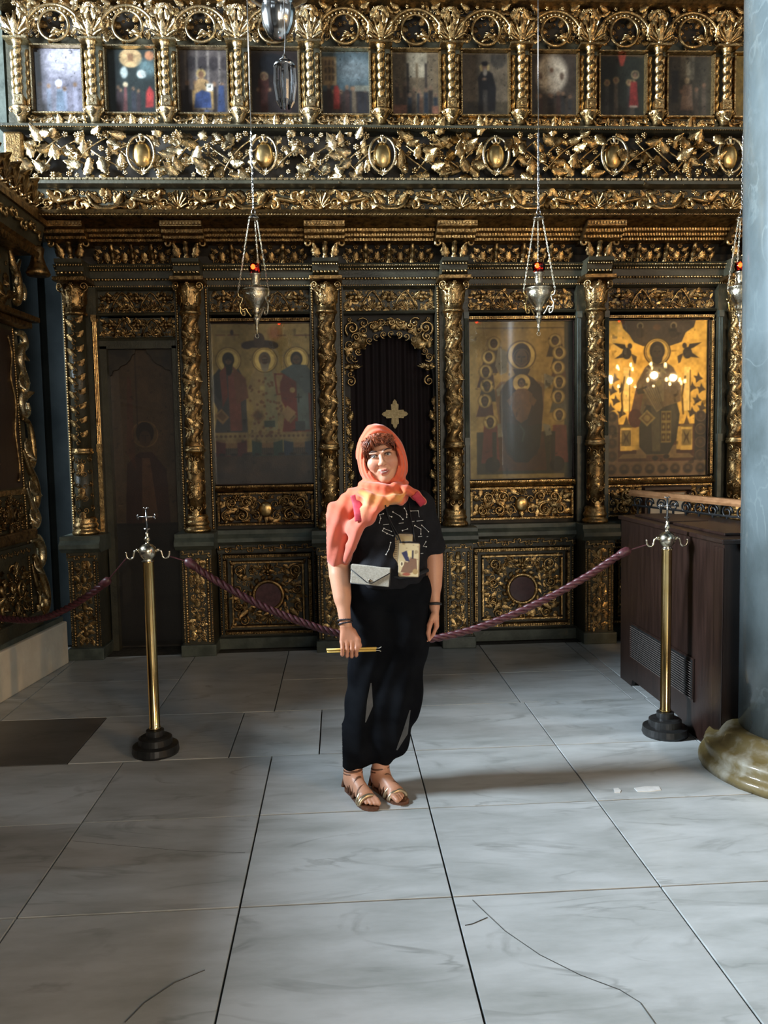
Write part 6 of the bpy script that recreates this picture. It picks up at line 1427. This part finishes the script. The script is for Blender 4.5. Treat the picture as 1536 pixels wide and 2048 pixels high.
# ---- skin body
B = Vox((-.07, 3.34, -.005), (.50, 3.86, 1.71), .0033)
B.ell(hl(0, .012, .030), (.075, .095, .095), .0, R=HRn)
B.ell(hl(0, -.022, -.040), (.063, .068, .074), .03, R=HRn); B.ell(hl(0, -.066, -.098), (.026, .022, .020), .025, R=HRn)
for s in (-1, 1):
    B.ell(hl(s*.037, -.060, -.026), (.030, .028, .028), .022, R=HRn); B.ell(hl(s*.040, -.030, -.078), (.030, .035, .028), .025, R=HRn)
    B.ell(hl(s*.031, -.101, .007), (.021, .016, .0125), .012, op='-', R=HRn)
    B.cap(hl(s*.016, -.093, .021), hl(s*.047, -.079, .023), .0075, .006, .012)
    B.cap(hl(s*.019, -.090, .001), hl(s*.043, -.080, .003), .0035, .003, .004)
B.cap(hl(0, -.088, .016), hl(0, -.110, -.026), .0085, .0125, .012); B.ell(hl(0, -.112, -.028), (.0135, .012, .011), .008, R=HRn)
for s in (-1, 1): B.ell(hl(s*.013, -.102, -.031), (.0085, .010, .008), .006, R=HRn); B.ell(hl(s*.007, -.110, -.039), (.0042, .006, .004), .003, op='-', R=HRn); B.cap(hl(s*.019, -.095, -.036), hl(s*.036, -.078, -.062), .0035, .003, .008, op='-')
B.chain([hl(-.027, -.077, -.056), hl(-.010, -.092, -.061), hl(0, -.0935, -.060), hl(.010, -.092, -.061), hl(.027, -.077, -.056)], [.003, .0058, .0055, .0058, .003], .005)
B.chain([hl(-.025, -.077, -.058), hl(-.010, -.0895, -.0725), hl(.010, -.0895, -.0725), hl(.025, -.077, -.058)], [.003, .0068, .0068, .003], .005)
B.chain([hl(-.028, -.086, -.0575), hl(-.010, -.0985, -.0660), hl(.010, -.0985, -.0660), hl(.028, -.086, -.0575)], [.0018, .0030, .0030, .0018], .002, op='-')
B.cap(hl(0, .02, -.08), (.215, 3.625, 1.36), .050, .056, .03)
# trunk
B.ell((.225, 3.645, .93), (.155, .10, .12), .05).ell((.222, 3.645, 1.08), (.14, .095, .15), .06).ell((.222, 3.63, 1.24), (.155, .105, .14), .06)
B.cap(SHR+V3((.02, 0, 0)), SHL-V3((.02, 0, 0)), .055, .055, .05)
# arms
B.chain([SHR, ELR, WRR], [.050, .043, .0255], .025); B.cap(ELR*.8+WRR*.2, ELR*.45+WRR*.55, .042, .033, .03)
B.chain([SHL, ELL, WRL], [.048, .040, .0245], .025); B.cap(ELL*.8+WRL*.2, ELL*.45+WRL*.55, .038, .030, .03)
# legs
for hip, kn, an in ((HIPR, np.array([.115, 3.655, .50]), AN1), (HIPL, np.array([.22, 3.65, .50]), AN2)):
    B.chain([hip, kn, an], [.072, .046, .033], .03)
# right hand closed round the candles
KN = [A(684.5+9.3*i, 1285+(1.5 if i in (0, 3) else 0), 3.476) for i in range(4)]
pc = (KN[1]+KN[2])/2
for i, kn in enumerate(KN):
    B.cap(WRR+V3((.004*(i-1.5), 0, -.004)), kn+V3((0, .006, .004)), .0165, .0125, .012)
    x = kn[0]; dl = (4, 1, 0, 2)[i]; z = lambda py: A(700, py, 3.48)[2]
    B.chain([kn, (x, 3.4645, z(1297-dl*.4)), (x-.0005, 3.469, z(1311-dl)), (x-.001, 3.492, z(1315-dl)), (x-.001, 3.508, z(1304))], [.0098, .0088, .0083, .0078, .007], .0035)
B.chain([A(706, 1262, 3.497), A(716, 1279, 3.482), A(719, 1291, 3.474), A(714, 1300, 3.468)], [.0135, .0115, .0098, .0078], .008)
CZ = A(700, 1300, 3.485)[2]; CY = 3.4845
# left hand hanging loose
for i in range(4):
    y = 3.568+.0185*i; dx = .0022*i
    k0 = A(873-1.2*i, 1252+(i == 3)*2, y)+V3((dx, 0, 0)); k0[1] = y
    B.cap(WRL+V3((.0, -.010+.008*i, -.002)), k0, .0165, .0125, .012)
    L = (1, 1.06, 1.0, .82)[i]; ps = [k0]; an = 8
    for seg, r in ((.040, 14), (.026, 20), (.021, 16)):
        an += r; q = math.radians(an); ps.append(ps[-1]+V3((-math.sin(q)*seg*L, -.0015, -math.cos(q)*seg*L)))
    B.chain(ps, [.0098, .0085, .0080, .0068], .0035)
B.chain([A(866, 1232, 3.575), A(859, 1250, 3.552), A(856.5, 1266, 3.545), A(858, 1280, 3.543)], [.0145, .0115, .0098, .0075], .008)
# feet
for G, inner in ((G1, -1), (G2, 1)):
    z0 = .016
    B.ell(G(.03, 0, z0+.032), (.034, .034, .034), .02); B.cap(G(.045, 0, z0+.055), G(.045, 0, .16), .036, .034, .02)
    B.cap(G(.045, 0, z0+.060), G(.175, 0, z0+.026), .038, .026, .03); B.cap(G(.03, .0, z0+.022), G(.18, .012, z0+.018), .026, .024, .02); B.cap(G(.10, -.01, z0+.022), G(.18, -.018, z0+.019), .022, .021, .02)
    for t in range(5):
        b = inner*(.030-.0155*t); l = (.250, .246, .236, .222, .204)[t]; r = (.0125, .0095, .009, .0085, .008)[t]
        B.chain([G(.165, b*.85, z0+.016), G(l-.022, b, z0+.016), G(l, b, z0+.010)], [r*1.1, r, r*.9], .005)
def skin_col(V):
    L = (V-HC)@HRn; c = np.tile(np.array(lin((.80, .585, .47))), (len(V), 1))
    n = lambda p, r: np.clip(1-np.linalg.norm((L-np.array(p))/np.array(r), axis=1), 0, 1)[:, None]
    for s in (-1, 1): c = c*(1-.5*n((s*.042, -.075, -.03), (.03, .05, .03)))+np.array(lin((.80, .45, .38)))*.5*n((s*.042, -.075, -.03), (.03, .05, .03))
    m = np.clip(n((0, -.092, -.0655), (.030, .030, .0145))*2.2, 0, 1)*.85; c = c*(1-m)+np.array(lin((.64, .27, .27)))*m
    m = np.clip(n((0, -.096, -.066), (.026, .02, .0042))*2.5, 0, 1)*.5; c = c*(1-m)+np.array(lin((.35, .15, .13)))*m
    for s in (-1, 1): m = np.clip(n((s*.031, -.083, .006), (.024, .03, .014))*1.4, 0, 1)*.38; c = c*(1-m)+np.array(lin((.42, .25, .20)))*m
    rng = np.random.RandomState(0).rand(len(V), 1)*.06-.03
    hand = ((V[:, 2] < .80) & (V[:, 2] > .5))[:, None]; c = np.where(hand, c*np.array([.90, .80, .76]), c)
    return np.clip(c*(1+rng), 0, 1)
me, Vb, Fb = B.mesh('person', 'skin', skin_col, 1)
W = link('person', me); tag(W, 'woman in orange headscarf, black T-shirt and loose black trousers holding two thin candles', 'person')
def part(name, me_, label=None, kind=None): return link(name, me_, W, label=label, kind=kind)

# ---- eyes, brows, hair
for s in (-1, 1):
    c = hl(s*.031, -.0815, .0055); g = np.array(CAMPOS)-c; g = g/np.linalg.norm(g); fw = HRn@np.array([0, -1, 0]); g = .7*fw+.3*g; g /= np.linalg.norm(g)
    m = MB(); m.ball(tuple(c), .0112, 16, 10, (1.18, 1, .62)); e = part('eye', m.mesh('eye', 'eye_white'))
    m = MB(); m.ball(tuple(c+g*.0078), .0050, 12, 8, (1, 1, .95)); link('iris', m.mesh('iris', 'eye_iris'), e)
    m = MB(); m.tube([hl(s*.0145, -.0915, .0085), hl(s*.022, -.0955, .0125), hl(s*.032, -.0955, .0135), hl(s*.042, -.089, .0115), hl(s*.049, -.080, .007)], [.0012, .002, .0022, .002, .001], 5); part('upper_lash', m.mesh('upper_lash', 'brow'))
    m = MB(); P = [hl(s*.012, -.097, .0245), hl(s*.022, -.0975, .0285), hl(s*.034, -.093, .031), hl(s*.045, -.085, .029), hl(s*.054, -.074, .023)]
    m.tube(P, [.002, .0033, .0034, .0026, .001], 6); part('eyebrow', m.mesh('eyebrow', 'brow'))
m = MB(); m.tube([hl(-.017, -.0945, -.0632), hl(-.008, -.0985, -.0665), hl(.008, -.0985, -.0665), hl(.017, -.0945, -.0632)], [.0008, .0016, .0016, .0008], 6); part('teeth', m.mesh('teeth', 'teeth'))
rr = random.Random(4); m = MB()
hb = Vox(tuple(HC-.16), tuple(HC+.16), .004)
hb.ell(hl(0, .010, .046), (.081, .098, .094), 0, R=HRn); hb.ell(hl(0, -.115, -.052), (.066, .08, .120), .02, op='-', R=HRn)
hm, hv, hf = hb.mesh('hair', 'hair', None, 2); hair = part('hair', hm)
for k in range(420):
    t = rr.uniform(-1, 1); side = abs(t)
    root = hl(.064*t, -.045+.03*side*side, .104-.030*side**2+rr.uniform(-.008, .004))
    cv_ = rr.uniform(-.012, .016)+(.012 if t > -.35 else -.008); drop = .027+(.074 if t < 0 else .040)*side**2+rr.uniform(-.020, .018)
    p1 = hl(.072*t-cv_*.5, -.086+.034*side**2+rr.uniform(-.010, .002), .094-.022*side**2+rr.uniform(-.006, .010))
    p2 = hl(max(-.074, min(.066, .077*t+cv_*.6)), -.098+.040*side**2+rr.uniform(-.008, .004), .100-drop*.62+rr.uniform(-.006, .006))
    lim = lambda q: max(-.074, min(.064, q))
    p3 = hl(lim((.080 if side > .6 else .075)*t+cv_*1.3), -.1005+.050*side**2+rr.uniform(-.006, .006), .100-drop)
    p4 = p3+HRn@np.array([cv_*.5*(side < .6), .002, rr.uniform(-.004, .006)])
    m.tube(catmull([root, p1, p2, p3, p4], 9), [.0026, .0034, .0036, .0036, .0033, .0029, .0022, .0014, .0005], 4)
link('hair_lock', m.mesh('hair_lock', 'hair'), hair, kind='stuff')

# ---- headscarf
S = Vox((-.06, 3.36, 1.00), (.46, 3.80, 1.72), .0042)
S.ell(hl(-.002, .022, .004), (.112, .118, .120), 0, R=HRn); S.ell(hl(-.004, .0, .080), (.054, .072, .072), .055, R=HRn)
S.ell(hl(0, .01, -.075), (.098, .098, .075), .05, R=HRn)
S.ell(hl(.001, -.120, -.018), (.0690, .110, .108), .012, op='-', R=HRn); S.ell(hl(0, -.06, -.0), (.078, .055, .098), .012, op='-', R=HRn); S.ell(hl(0, .01, .03), (.080, .098, .098), .008, op='-', R=HRn)
NB = A(768, 977, 3.56)
for dz, rx, ry, rt in ((.012, .086, .078, .024), (-.016, .094, .084, .024), (-.040, .098, .088, .020)):
    pts = [NB+V3((rx*math.cos(q), ry*math.sin(q)+.015, dz-.018*math.cos(q-.6)*0+(.012*math.sin(q)))) for q in np.linspace(0, 2*PI, 17)]
    for i in range(16): S.cap(pts[i], pts[i+1], rt, rt, .010)
# yellow twist across the throat
S.chain([A(724, 983, 3.50), A(742, 996, 3.475), A(766, 1003, 3.462), A(790, 998, 3.468), A(806, 990, 3.485)], [.020, .023, .024, .019, .012], .006)
S.chain([A(735, 990, 3.495), A(757, 1010, 3.468), A(775, 1009, 3.462)], [.016, .018, .010], .005)
# drape over the right shoulder and arm
S.chain([A(742, 992, 3.56), A(712, 1002, 3.585), A(685, 1030, 3.60), A(676, 1070, 3.60), A(678, 1108, 3.595)], [.046, .056, .068, .072, .060], .03)
S.chain([A(678, 1108, 3.595), A(681, 1132, 3.585)], [.056, .028], .03)
S.chain([A(770, 1003, 3.475), A(742, 1030, 3.468), A(715, 1060, 3.478), A(700, 1092, 3.505), A(690, 1120, 3.54)], [.014, .026, .026, .024, .018], .010)
S.chain([A(745, 1008, 3.49), A(724, 1030, 3.49), A(705, 1062, 3.51)], [.030, .030, .030], .02)
# left front end and shoulder veil
S.chain([A(812, 978, 3.50), A(832, 990, 3.52), A(846, 1003, 3.545)], [.024, .024, .014], .010)
S.ell(A(726, 1000, 3.54), (.045, .04, .05), .02)
def fold(P):
    x, y, z = P[..., 0], P[..., 1], P[..., 2]
    L = (P-HC)@HRn; rho = np.sqrt((L[..., 0]/.075)**2+((L[..., 2]+.018)/.11)**2)
    hood = np.clip((z-1.43)/.05, 0, 1)
    arm = 1-np.clip((z-1.36)/.06, 0, 1)
    return hood*.0026*np.sin(rho*30+L[..., 1]*26+2*np.sin(L[..., 2]*20))+arm*(.0042*np.sin(58*x+34*z+3*np.sin(14*z))+.0025*np.sin(120*x-40*z))+(1-hood)*(1-arm)*.0045*np.sin(130*z+55*x+2*np.sin(24*x))
S.disp(fold)
YA, YB = A(724, 983, 3.49), A(806, 994, 3.475)
def scarf_col(V):
    c = np.tile(np.array(lin((.86, .38, .235))), (len(V), 1)); low = np.clip((1.36-V[:, 2])/.10, 0, 1)[:, None]
    c = c*(1-low)+np.array(lin((.80, .41, .32)))*low
    P = np.array([A(p, q, 3.47) for p, q in ((728, 992), (742, 998), (768, 1004), (790, 999), (800, 993))]); dm = np.full(len(V), 9.)
    for a, b in zip(P[:-1], P[1:]):
        ab = b-a; t = np.clip(((V-a)@ab)/(ab@ab), 0, 1); dm = np.minimum(dm, np.linalg.norm(V-a-t[:, None]*ab, axis=1))
    y = (np.clip(1.6-dm/.024, 0, 1)*(V[:, 1] < 3.50))[:, None]; c = c*(1-y)+np.array(lin((.88, .62, .32)))*y
    d2 = np.linalg.norm((V-A(727, 1012, 3.49))/np.array([.030, .08, .045]), axis=1); y = np.clip(1.5-d2, 0, 1)[:, None]*.75; c = c*(1-y)+np.array(lin((.87, .60, .43)))*y
    return c
me, Vs, Fs_ = S.mesh('headscarf', 'scarf_cloth', scarf_col, 2); part('headscarf', me, 'orange headscarf with a yellow twist')
sb = bvh_of(Vs, Fs_)

# ---- T-shirt
Tt = Vox((-.02, 3.42, .92), (.50, 3.80, 1.42), .0042)
Tt.ell((.222, 3.63, 1.00), (.176, .138, .12), 0).ell((.225, 3.625, 1.10), (.172, .132, .13), .06).ell((.226, 3.62, 1.24), (.170, .120, .13), .06)
Tt.ell((.158, 3.535, 1.215), (.082, .066, .080), .05).ell((.300, 3.535, 1.205), (.082, .066, .082), .05); Tt.ell((.225, 3.545, 1.08), (.13, .085, .10), .06)
Tt.cap((.10, 3.62, 1.335), (.37, 3.64, 1.318), .060, .060, .05); Tt.cap((.18, 3.60, 1.37), (.26, 3.60, 1.37), .06, .06, .05)
sl_end = SHL*.22+ELL*.78; Tt.cap(SHL, sl_end, .066, .070, .03); Tt.cap(SHR, SHR*.4+ELR*.6, .060, .062, .03)
dv = (ELL-SHL); dv = dv/np.linalg.norm(dv); Tt.cap(sl_end+dv*.085, sl_end+dv*.40, .072, .072, .004, op='-')
Tt.disp(lambda P: .0030*np.sin(60*P[..., 2]+25*P[..., 0]+2*np.sin(18*P[..., 0]))*np.clip((1.22-P[..., 2])/.1, 0, 1)+.0018*np.sin(90*P[..., 0]-40*P[..., 2]))
Tt.disp(lambda P: 0*P[..., 0]); zz_ = Tt.lo[2]+Tt.h*np.arange(Tt.n[2]); Tt.D = np.maximum(Tt.D, (.958-zz_)[None, None, :].astype(np.float32))
me, Vt, Ft = Tt.mesh('t_shirt', 'shirt_cloth', None, 2); shirt = part('t_shirt', me, 'black T-shirt printed with white constellations'); tb = bvh_of(Vt, Ft)
# constellation print
pm = MB()
def dot(px, py, r):
    p, n = hit(tb, px, py)
    if p is None: return None
    p = p+n*.0012; u = n.orthogonal().normalized(); v = n.cross(u)
    pm.add([p+n*.0008]+[p+u*(r*math.cos(q*PI/3))+v*(r*math.sin(q*PI/3)) for q in range(6)], [(0, 1+q, 1+(q+1) % 6) for q in range(6)]); return p
def seg(a, b, r=.0009):
    pts = []
    for q in range(9):
        p, n = hit(tb, a[0]+(b[0]-a[0])*q/8, a[1]+(b[1]-a[1])*q/8)
        if p is not None: pts.append(p+n*.0010)
    if len(pts) > 2: pm.tube(pts, r, 4)
def Z(x, y): return (640+x/5.486, 830+y/5.486)
for con in ([(695, 1085), (655, 1095), (665, 1135), (652, 1185)], [(800, 1065), (878, 1110), (908, 1145)], [(925, 1025), (945, 1055), (952, 1090), (950, 1125)], [(995, 1055), (1075, 1052), (1085, 1115)], [(785, 1118), (740, 1100)],
            [(700, 1245), (685, 1270), (735, 1300), (800, 1325)], [(700, 1245), (785, 1278)], [(1040, 1215), (1105, 1252), (1105, 1305)], [(1115, 1212), (1190, 1280)], [(775, 1400), (755, 1475), (725, 1530)], [(1160, 1390), (1130, 1440), (1165, 1445)], [(905, 1268), (960, 1250)]):
    con = [Z(*q) for q in con]
    for a, b in zip(con[:-1], con[1:]): seg(a, b)
    for k, q in enumerate(con): dot(q[0], q[1], .0036 if k % 2 == 0 else .0028)
for (x, y, w_) in ((695, 1205, 70), (865, 1190, 55), (1060, 1165, 75), (1010, 1170, 30), (1075, 1335, 50), (1105, 1520, 35), (1170, 1335, 25)):       # tiny names under the figures
    for k in range(int(w_/9)): a = Z(x+9*k, y-k); seg(a, (a[0]+1.0, a[1]-.1), .0014)
link('constellation_print', pm.mesh('constellation_print', 'print_white', False), shirt, kind='stuff')

# ---- trousers
Q = Vox((-.01, 3.40, .07), (.46, 3.84, 1.0), .0045)
Q.ell((.226, 3.635, .95), (.178, .130, .11), 0)
xl = lambda py, off: A(700, py, 3.65)[0]+off
Q.chain([(.130, 3.635, .93), (.128, 3.635, .70), (.112, 3.625, .40), (AN1[0]+.012, AN1[1]+.015, .21), (AN1[0]+.006, AN1[1]+.012, .160)], [.098, .098, .090, .080, .060], .05)
Q.chain([(.310, 3.635, .93), (.300, 3.63, .70), (.258, 3.61, .42), (AN2[0]+.045, AN2[1]+.01, .24), (AN2[0]+.008, AN2[1]+.012, .175)], [.105, .100, .095, .082, .056], .06)
Q.cap((.11, 3.62, .27), (.20, 3.61, .27), .078, .078, .05); Q.cap((.195, 3.64, .75), (.19, 3.64, .35), .08, .08, .06)
Q.disp(lambda P: (.0035*np.sin(70*P[..., 0]+6*np.sin(5*P[..., 2]))*np.clip((.9-P[..., 2])/.3, 0, 1)+.002*np.sin(40*P[..., 2]+30*P[..., 0])))
me, Vq, Fq_ = Q.mesh('trousers', 'trouser_cloth', None, 2); trs = part('trousers', me, 'loose black trousers gathered at the ankles'); qb = bvh_of(Vq, Fq_)
def decal(name, px, mt, par, off=.0012):
    L, R_ = px; vs = []; n = 9
    for k in range(n):
        t = k/(n-1)
        for q in range(4):
            P = []
            for E_ in (L, R_):
                u = t*(len(E_)-1); i = min(int(u), len(E_)-2); f = u-i; P.append((E_[i][0]*(1-f)+E_[i+1][0]*f, E_[i][1]*(1-f)+E_[i+1][1]*f))
            p, nn = hit(qb, P[0][0]*(1-q/3)+P[1][0]*q/3, P[0][1]*(1-q/3)+P[1][1]*q/3)
            if p is None: p = Vector(at(P[0][0], P[0][1], 3.6)); nn = Vector((0, -1, 0))
            vs.append(p+nn*off)
    MB_ = MB().add(vs, [(k*4+q, k*4+q+1, (k+1)*4+q+1, (k+1)*4+q) for k in range(n-1) for q in range(3)]); link(name, MB_.mesh(name, mt), par)
decal('sheer_insert', ([(741, 1366), (734, 1402), (730, 1445)], [(743, 1366), (746, 1412), (732, 1444)]), 'sheer_cloth', trs); decal('sheer_insert', ([(819, 1420), (806, 1460), (792, 1500)], [(821, 1420), (815, 1468), (795, 1500)]), 'sheer_cloth', trs)
m = MB(); m.tube([A(772, 1524, 3.60), A(775, 1535, 3.585), A(777, 1545, 3.58)], .0018, 5); m.ball(tuple(A(777, 1545, 3.58)), .0045, 7, 5); link('drawstring', m.mesh('drawstring', 'black_cord'), trs)

# ---- sandals
for G, inner in ((G1, -1), (G2, 1)):
    out = []
    for a, b in [(-.012, 0), (-.006, .022), (.02, .033), (.08, .032), (.14, .038), (.19, .044), (.225, .038), (.25, .022), (.262, .0), (.262, -.02), (.25, -.034), (.21, -.044), (.16, -.042), (.10, -.032), (.03, -.033), (-.005, -.022)]:
        out.append(G(a, -inner*-b if inner > 0 else b, 0))
    n = len(out); m = MB().add([(p[0], p[1], .0005) for p in out]+[(p[0], p[1], .015) for p in out], [tuple(range(n)), tuple(range(2*n-1, n-1, -1))]+[(i, i+n, (i+1) % n+n, (i+1) % n) for i in range(n)])
    sd_ = part('sandal', m.mesh('sandal', 'leather', False), 'tan strappy leather sandal')
    def band(f0, w, h, f1=None, r=.006, mt='leather', flat=.35):
        f1 = f0 if f1 is None else f1; m = MB(); pts = [G(f0+(f1-f0)*q/14, w*math.cos(PI*q/14)*inner, .012+h*math.sin(PI*q/14)) for q in range(15)]
        m.tube(pts, r, 6); link('strap', m.mesh('strap', mt), sd_)
    band(.195, .043, .034, .205, .011, 'metal_strap'); band(.155, .042, .046, .185, .010, 'metal_strap'); band(.125, .037, .060, .175, .007); band(.185, .040, .048, .125, .006)
    band(.09, .034, .082, .12, .006); band(.03, .035, .098, .09, .006); band(.10, .035, .088, .06, .006)
    for zz, r_ in ((.095, .041), (.108, .040)):
        m = MB(); m.tube([G(.045+r_*math.cos(q*PI/8)*1.05, r_*math.sin(q*PI/8), zz+.006*math.cos(q*PI/8)) for q in range(16)], .005, 6, closed=True); link('ankle_strap', m.mesh('ankle_strap', 'leather'), sd_)
    m = MB(); m.tube([G(-.008, .030, .012), G(-.010, .018, .05), G(-.002, .0, .085), G(-.010, -.018, .05), G(-.008, -.030, .012)], .010, 6); link('heel_strap', m.mesh('heel_strap', 'leather'), sd_)

# ---- bracelets, straps
def torus_at(c, ax, R, r, name, mt, n=20, beaded=False):
    ax = Vector(ax).normalized(); u = ax.orthogonal().normalized(); v = ax.cross(u); m = MB(); pts = [Vector(c)+u*(R*math.cos(2*PI*q/n))+v*(R*math.sin(2*PI*q/n)) for q in range(n)]
    if beaded:
        for p in pts: m.ball(tuple(p), r, 7, 5)
    else: m.tube(pts, r, 7, closed=True)
    part(name, m.mesh(name, mt))
da = ELR-WRR; torus_at(WRR+da*.06, da+V3((.02, 0, .03)), .031, .0048, 'bracelet', 'bead_black', 24, True); torus_at(WRR+da*.01, da+V3((-.02, 0, .02)), .030, .0045, 'bracelet', 'bead_black', 24, True)
da = ELL-WRL; torus_at(WRL+da*.05, da, .029, .0065, 'bracelet', 'black_iron')
def strap_on(name, pts, r, mt, off=.004, bv=None):
    P = []
    for px, py in pts:
        best = None
        for bb in (bv or (tb, sb)):
            p, nn = hit(bb, px, py)
            if p is not None and (best is None or (p-CAMPOS).length < (best[0]-CAMPOS).length): best = (p, nn)
        if best: P.append(best[0]+best[1]*off)
    m = MB(); m.tube(catmull(P, 4*len(P)), r, 10, flat=.30); return m.mesh(name, mt)
part('red_strap', strap_on('red_strap', [(709, 990), (714, 1008), (717, 1025), (719, 1042)], .021, 'red_strap', .0)); part('red_strap', strap_on('red_strap', [(829, 988), (838, 998), (846, 1008)], .019, 'red_strap', .0))

# ---- pouch at the neck
def printed_pouch(T, name, cpx, cpy, Y, w, h, d, rot, cv):
    c = at(cpx, cpy, Y); R = Matrix.Translation(c) @ Matrix.Rotation(math.radians(rot), 4, 'Y') @ Matrix.Rotation(math.radians(-6), 4, 'X') @ Matrix.Rotation(math.radians(-14), 4, 'Z')
    m = MB().box(-w/2, w/2, -d/2, d/2, -h/2, h/2); o = link(name, m.mesh(name, 'print_brown', False), T, R, bevel=.008)
    me_ = cv.mesh('printed_front', -w/2+.004, -h/2+.004, -d/2-.0008, 'print_cloth'); link('printed_front', me_, o); 
    z = MB(); z.tube([(-w/2+.003, -d*.1, h/2+.001), (0, -d*.25, h/2+.004), (w/2-.003, -d*.1, h/2+.001)], .0035, 5); link('zip', z.mesh('zip', 'black_cord'), o); return o
mat('print_brown', (.36, .27, .17), (.44, .34, .22), rough=.7, scale=60)
T = thing('neck_pouch', 'small printed brown cloth double pouch hanging on the woman\'s chest', 'pouch', tuple(at(815, 1155, 3.46)))
w_, h_ = .094, .150; a_ = h_/w_
cv = Canvas(40, 64, w_-.008, h_-.008, (186, 164, 122)); rr = random.Random(2)
cv.poly([(.1, .2), (.55, .15), (.95, .3), (.9, .9), (.6, .95), (.45, .7), (.3, .75)], (112, 78, 54)); cv.poly([(.12, 1.18), (.38, 1.3), (.45, 1.1), (.55, .75), (.35, .78)], (40, 36, 66)); cv.rect(.45, .62, 1.0, 1.3, (206, 182, 120)); cv.rect(.66, .74, .9, 1.32, (44, 34, 40)); cv.ell(.15, .62, .1, .14, (214, 198, 160)); cv.ell(.15, .62, .05, .09, (90, 70, 50)); cv.ell(.85, .25, .14, .14, (150, 120, 72)); cv.ell(.4, .1, .2, .08, (140, 70, 46)); cv.ell(.88, 1.25, .09, .09, (150, 126, 88))
for k in range(16): cv.ell(rr.random(), rr.uniform(0, a_), .03, .02, (96, 72, 50), .6)
cv2 = Canvas(40, 64, w_-.012, h_-.018, (176, 152, 108))
for k in range(12): cv2.rect(.04, .22, .1+.11*k, .17+.11*k, (110, 86, 58)); 
cv2.rect(.26, .28, 0, a_, (80, 62, 44)); cv2.rect(.4, .9, 1.0, 1.3, (130, 104, 70))
printed_pouch(T, 'back_pouch', 805, 1100, 3.466, .088, .146, .016, 4, cv2); printed_pouch(T, 'front_pouch', 818, 1120, 3.448, w_, h_, .016, 3, cv)
def cord(P): m = MB(); m.tube(catmull(P, 24), .0032, 6); return m
def surfp(px, py, off=.004):
    best = None
    for bb in (tb, sb):
        p, nn = hit(bb, px, py)
        if p is not None and (best is None or (p-CAMPOS).length < (best[0]-CAMPOS).length): best = (p, nn)
    return best[0]+best[1]*off if best else at(px, py, 3.48)
cord([surfp(770, 1010), surfp(776, 1035), surfp(786, 1060), at(796, 1080, 3.455)]).build('cord', 'black_cord', T, smooth=True); cord([surfp(816, 1000), surfp(820, 1030), surfp(826, 1060), at(830, 1082, 3.455)]).build('cord', 'black_cord', T, smooth=True)
cord([surfp(773, 1022), surfp(782, 1045), surfp(795, 1068), at(802, 1086, 3.452)]).build('cord', 'black_cord', T, smooth=True)
# ---- linen belt pouch
T = thing('belt_pouch', 'beige linen envelope pouch with black piping on the woman\'s waist', 'pouch', tuple(at(740, 1172, 3.47)))
c = at(741, 1151, 3.470); M_ = Matrix.Translation(c) @ Matrix.Rotation(math.radians(5.5), 4, 'Y') @ Matrix.Rotation(math.radians(-14), 4, 'Z') @ Matrix.Rotation(math.radians(3), 4, 'X')
w_, h_ = .176, .085
bd = link('body', MB().box(-w_/2, w_/2, -.008, .012, -h_/2, h_/2).mesh('body', 'linen', False), T, M_, bevel=.004)
fl_ = [(-w_/2, h_/2), (-w_/2, h_/2-.020), (-.01, -h_/2+.012), (.012, -h_/2+.012), (w_/2, h_/2-.020), (w_/2, h_/2)]
link('flap', MB().prism(fl_, -.0135, -.009).mesh('flap', 'linen', False), T, M_, bevel=.0015)
m = MB(); m.tube([(p[0], -.0125, p[1]) for p in fl_[1:5]], .0024, 6); m.tube([(-w_/2, -.006, -h_/2), (w_/2, -.006, -h_/2)], .002, 5); m.tube([(w_/2, -.006, -h_/2), (w_/2, -.006, h_/2)], .002, 5); link('piping', m.mesh('piping', 'black_cord'), T, M_)
m = MB(); m.ball((.002, -.015, -h_/2+.022), .0075, 12, 6, (1, .35, 1)); link('button', m.mesh('button', 'button_metal'), T, M_)
m = MB(); m.tube([A(778, 1150, 3.475), A(800, 1155, 3.475), A(830, 1150, 3.49), A(855, 1140, 3.54)], .010, 6); m.build('belt', 'black_cord', T, smooth=True)

# ---- candles
for k, (dz, x0_, x1_) in enumerate(((.0052, 653, 753), (-.0052, 654, 752))):
    a = A(x0_, 1300, CY); b = A(x1_, 1299.5, CY); T = thing('candle', ('upper' if k == 0 else 'lower')+' thin yellow beeswax candle held level in the woman\'s hand', 'candle', (float(a[0]), CY, CZ+dz), 'candles in the hand')
    m = MB(); m.tube([(a[0], CY, CZ+dz), (b[0], CY, CZ+dz)], .0048, 8); m.build('wax', 'candle_wax', T, smooth=True)
    m = MB(); m.tube([(b[0], CY, CZ+dz), (b[0]+.012, CY, CZ+dz-.001), (b[0]+.022, CY, CZ+dz+(.005 if k == 0 else -.005))], .0014, 5); m.build('wick', 'wick', T)
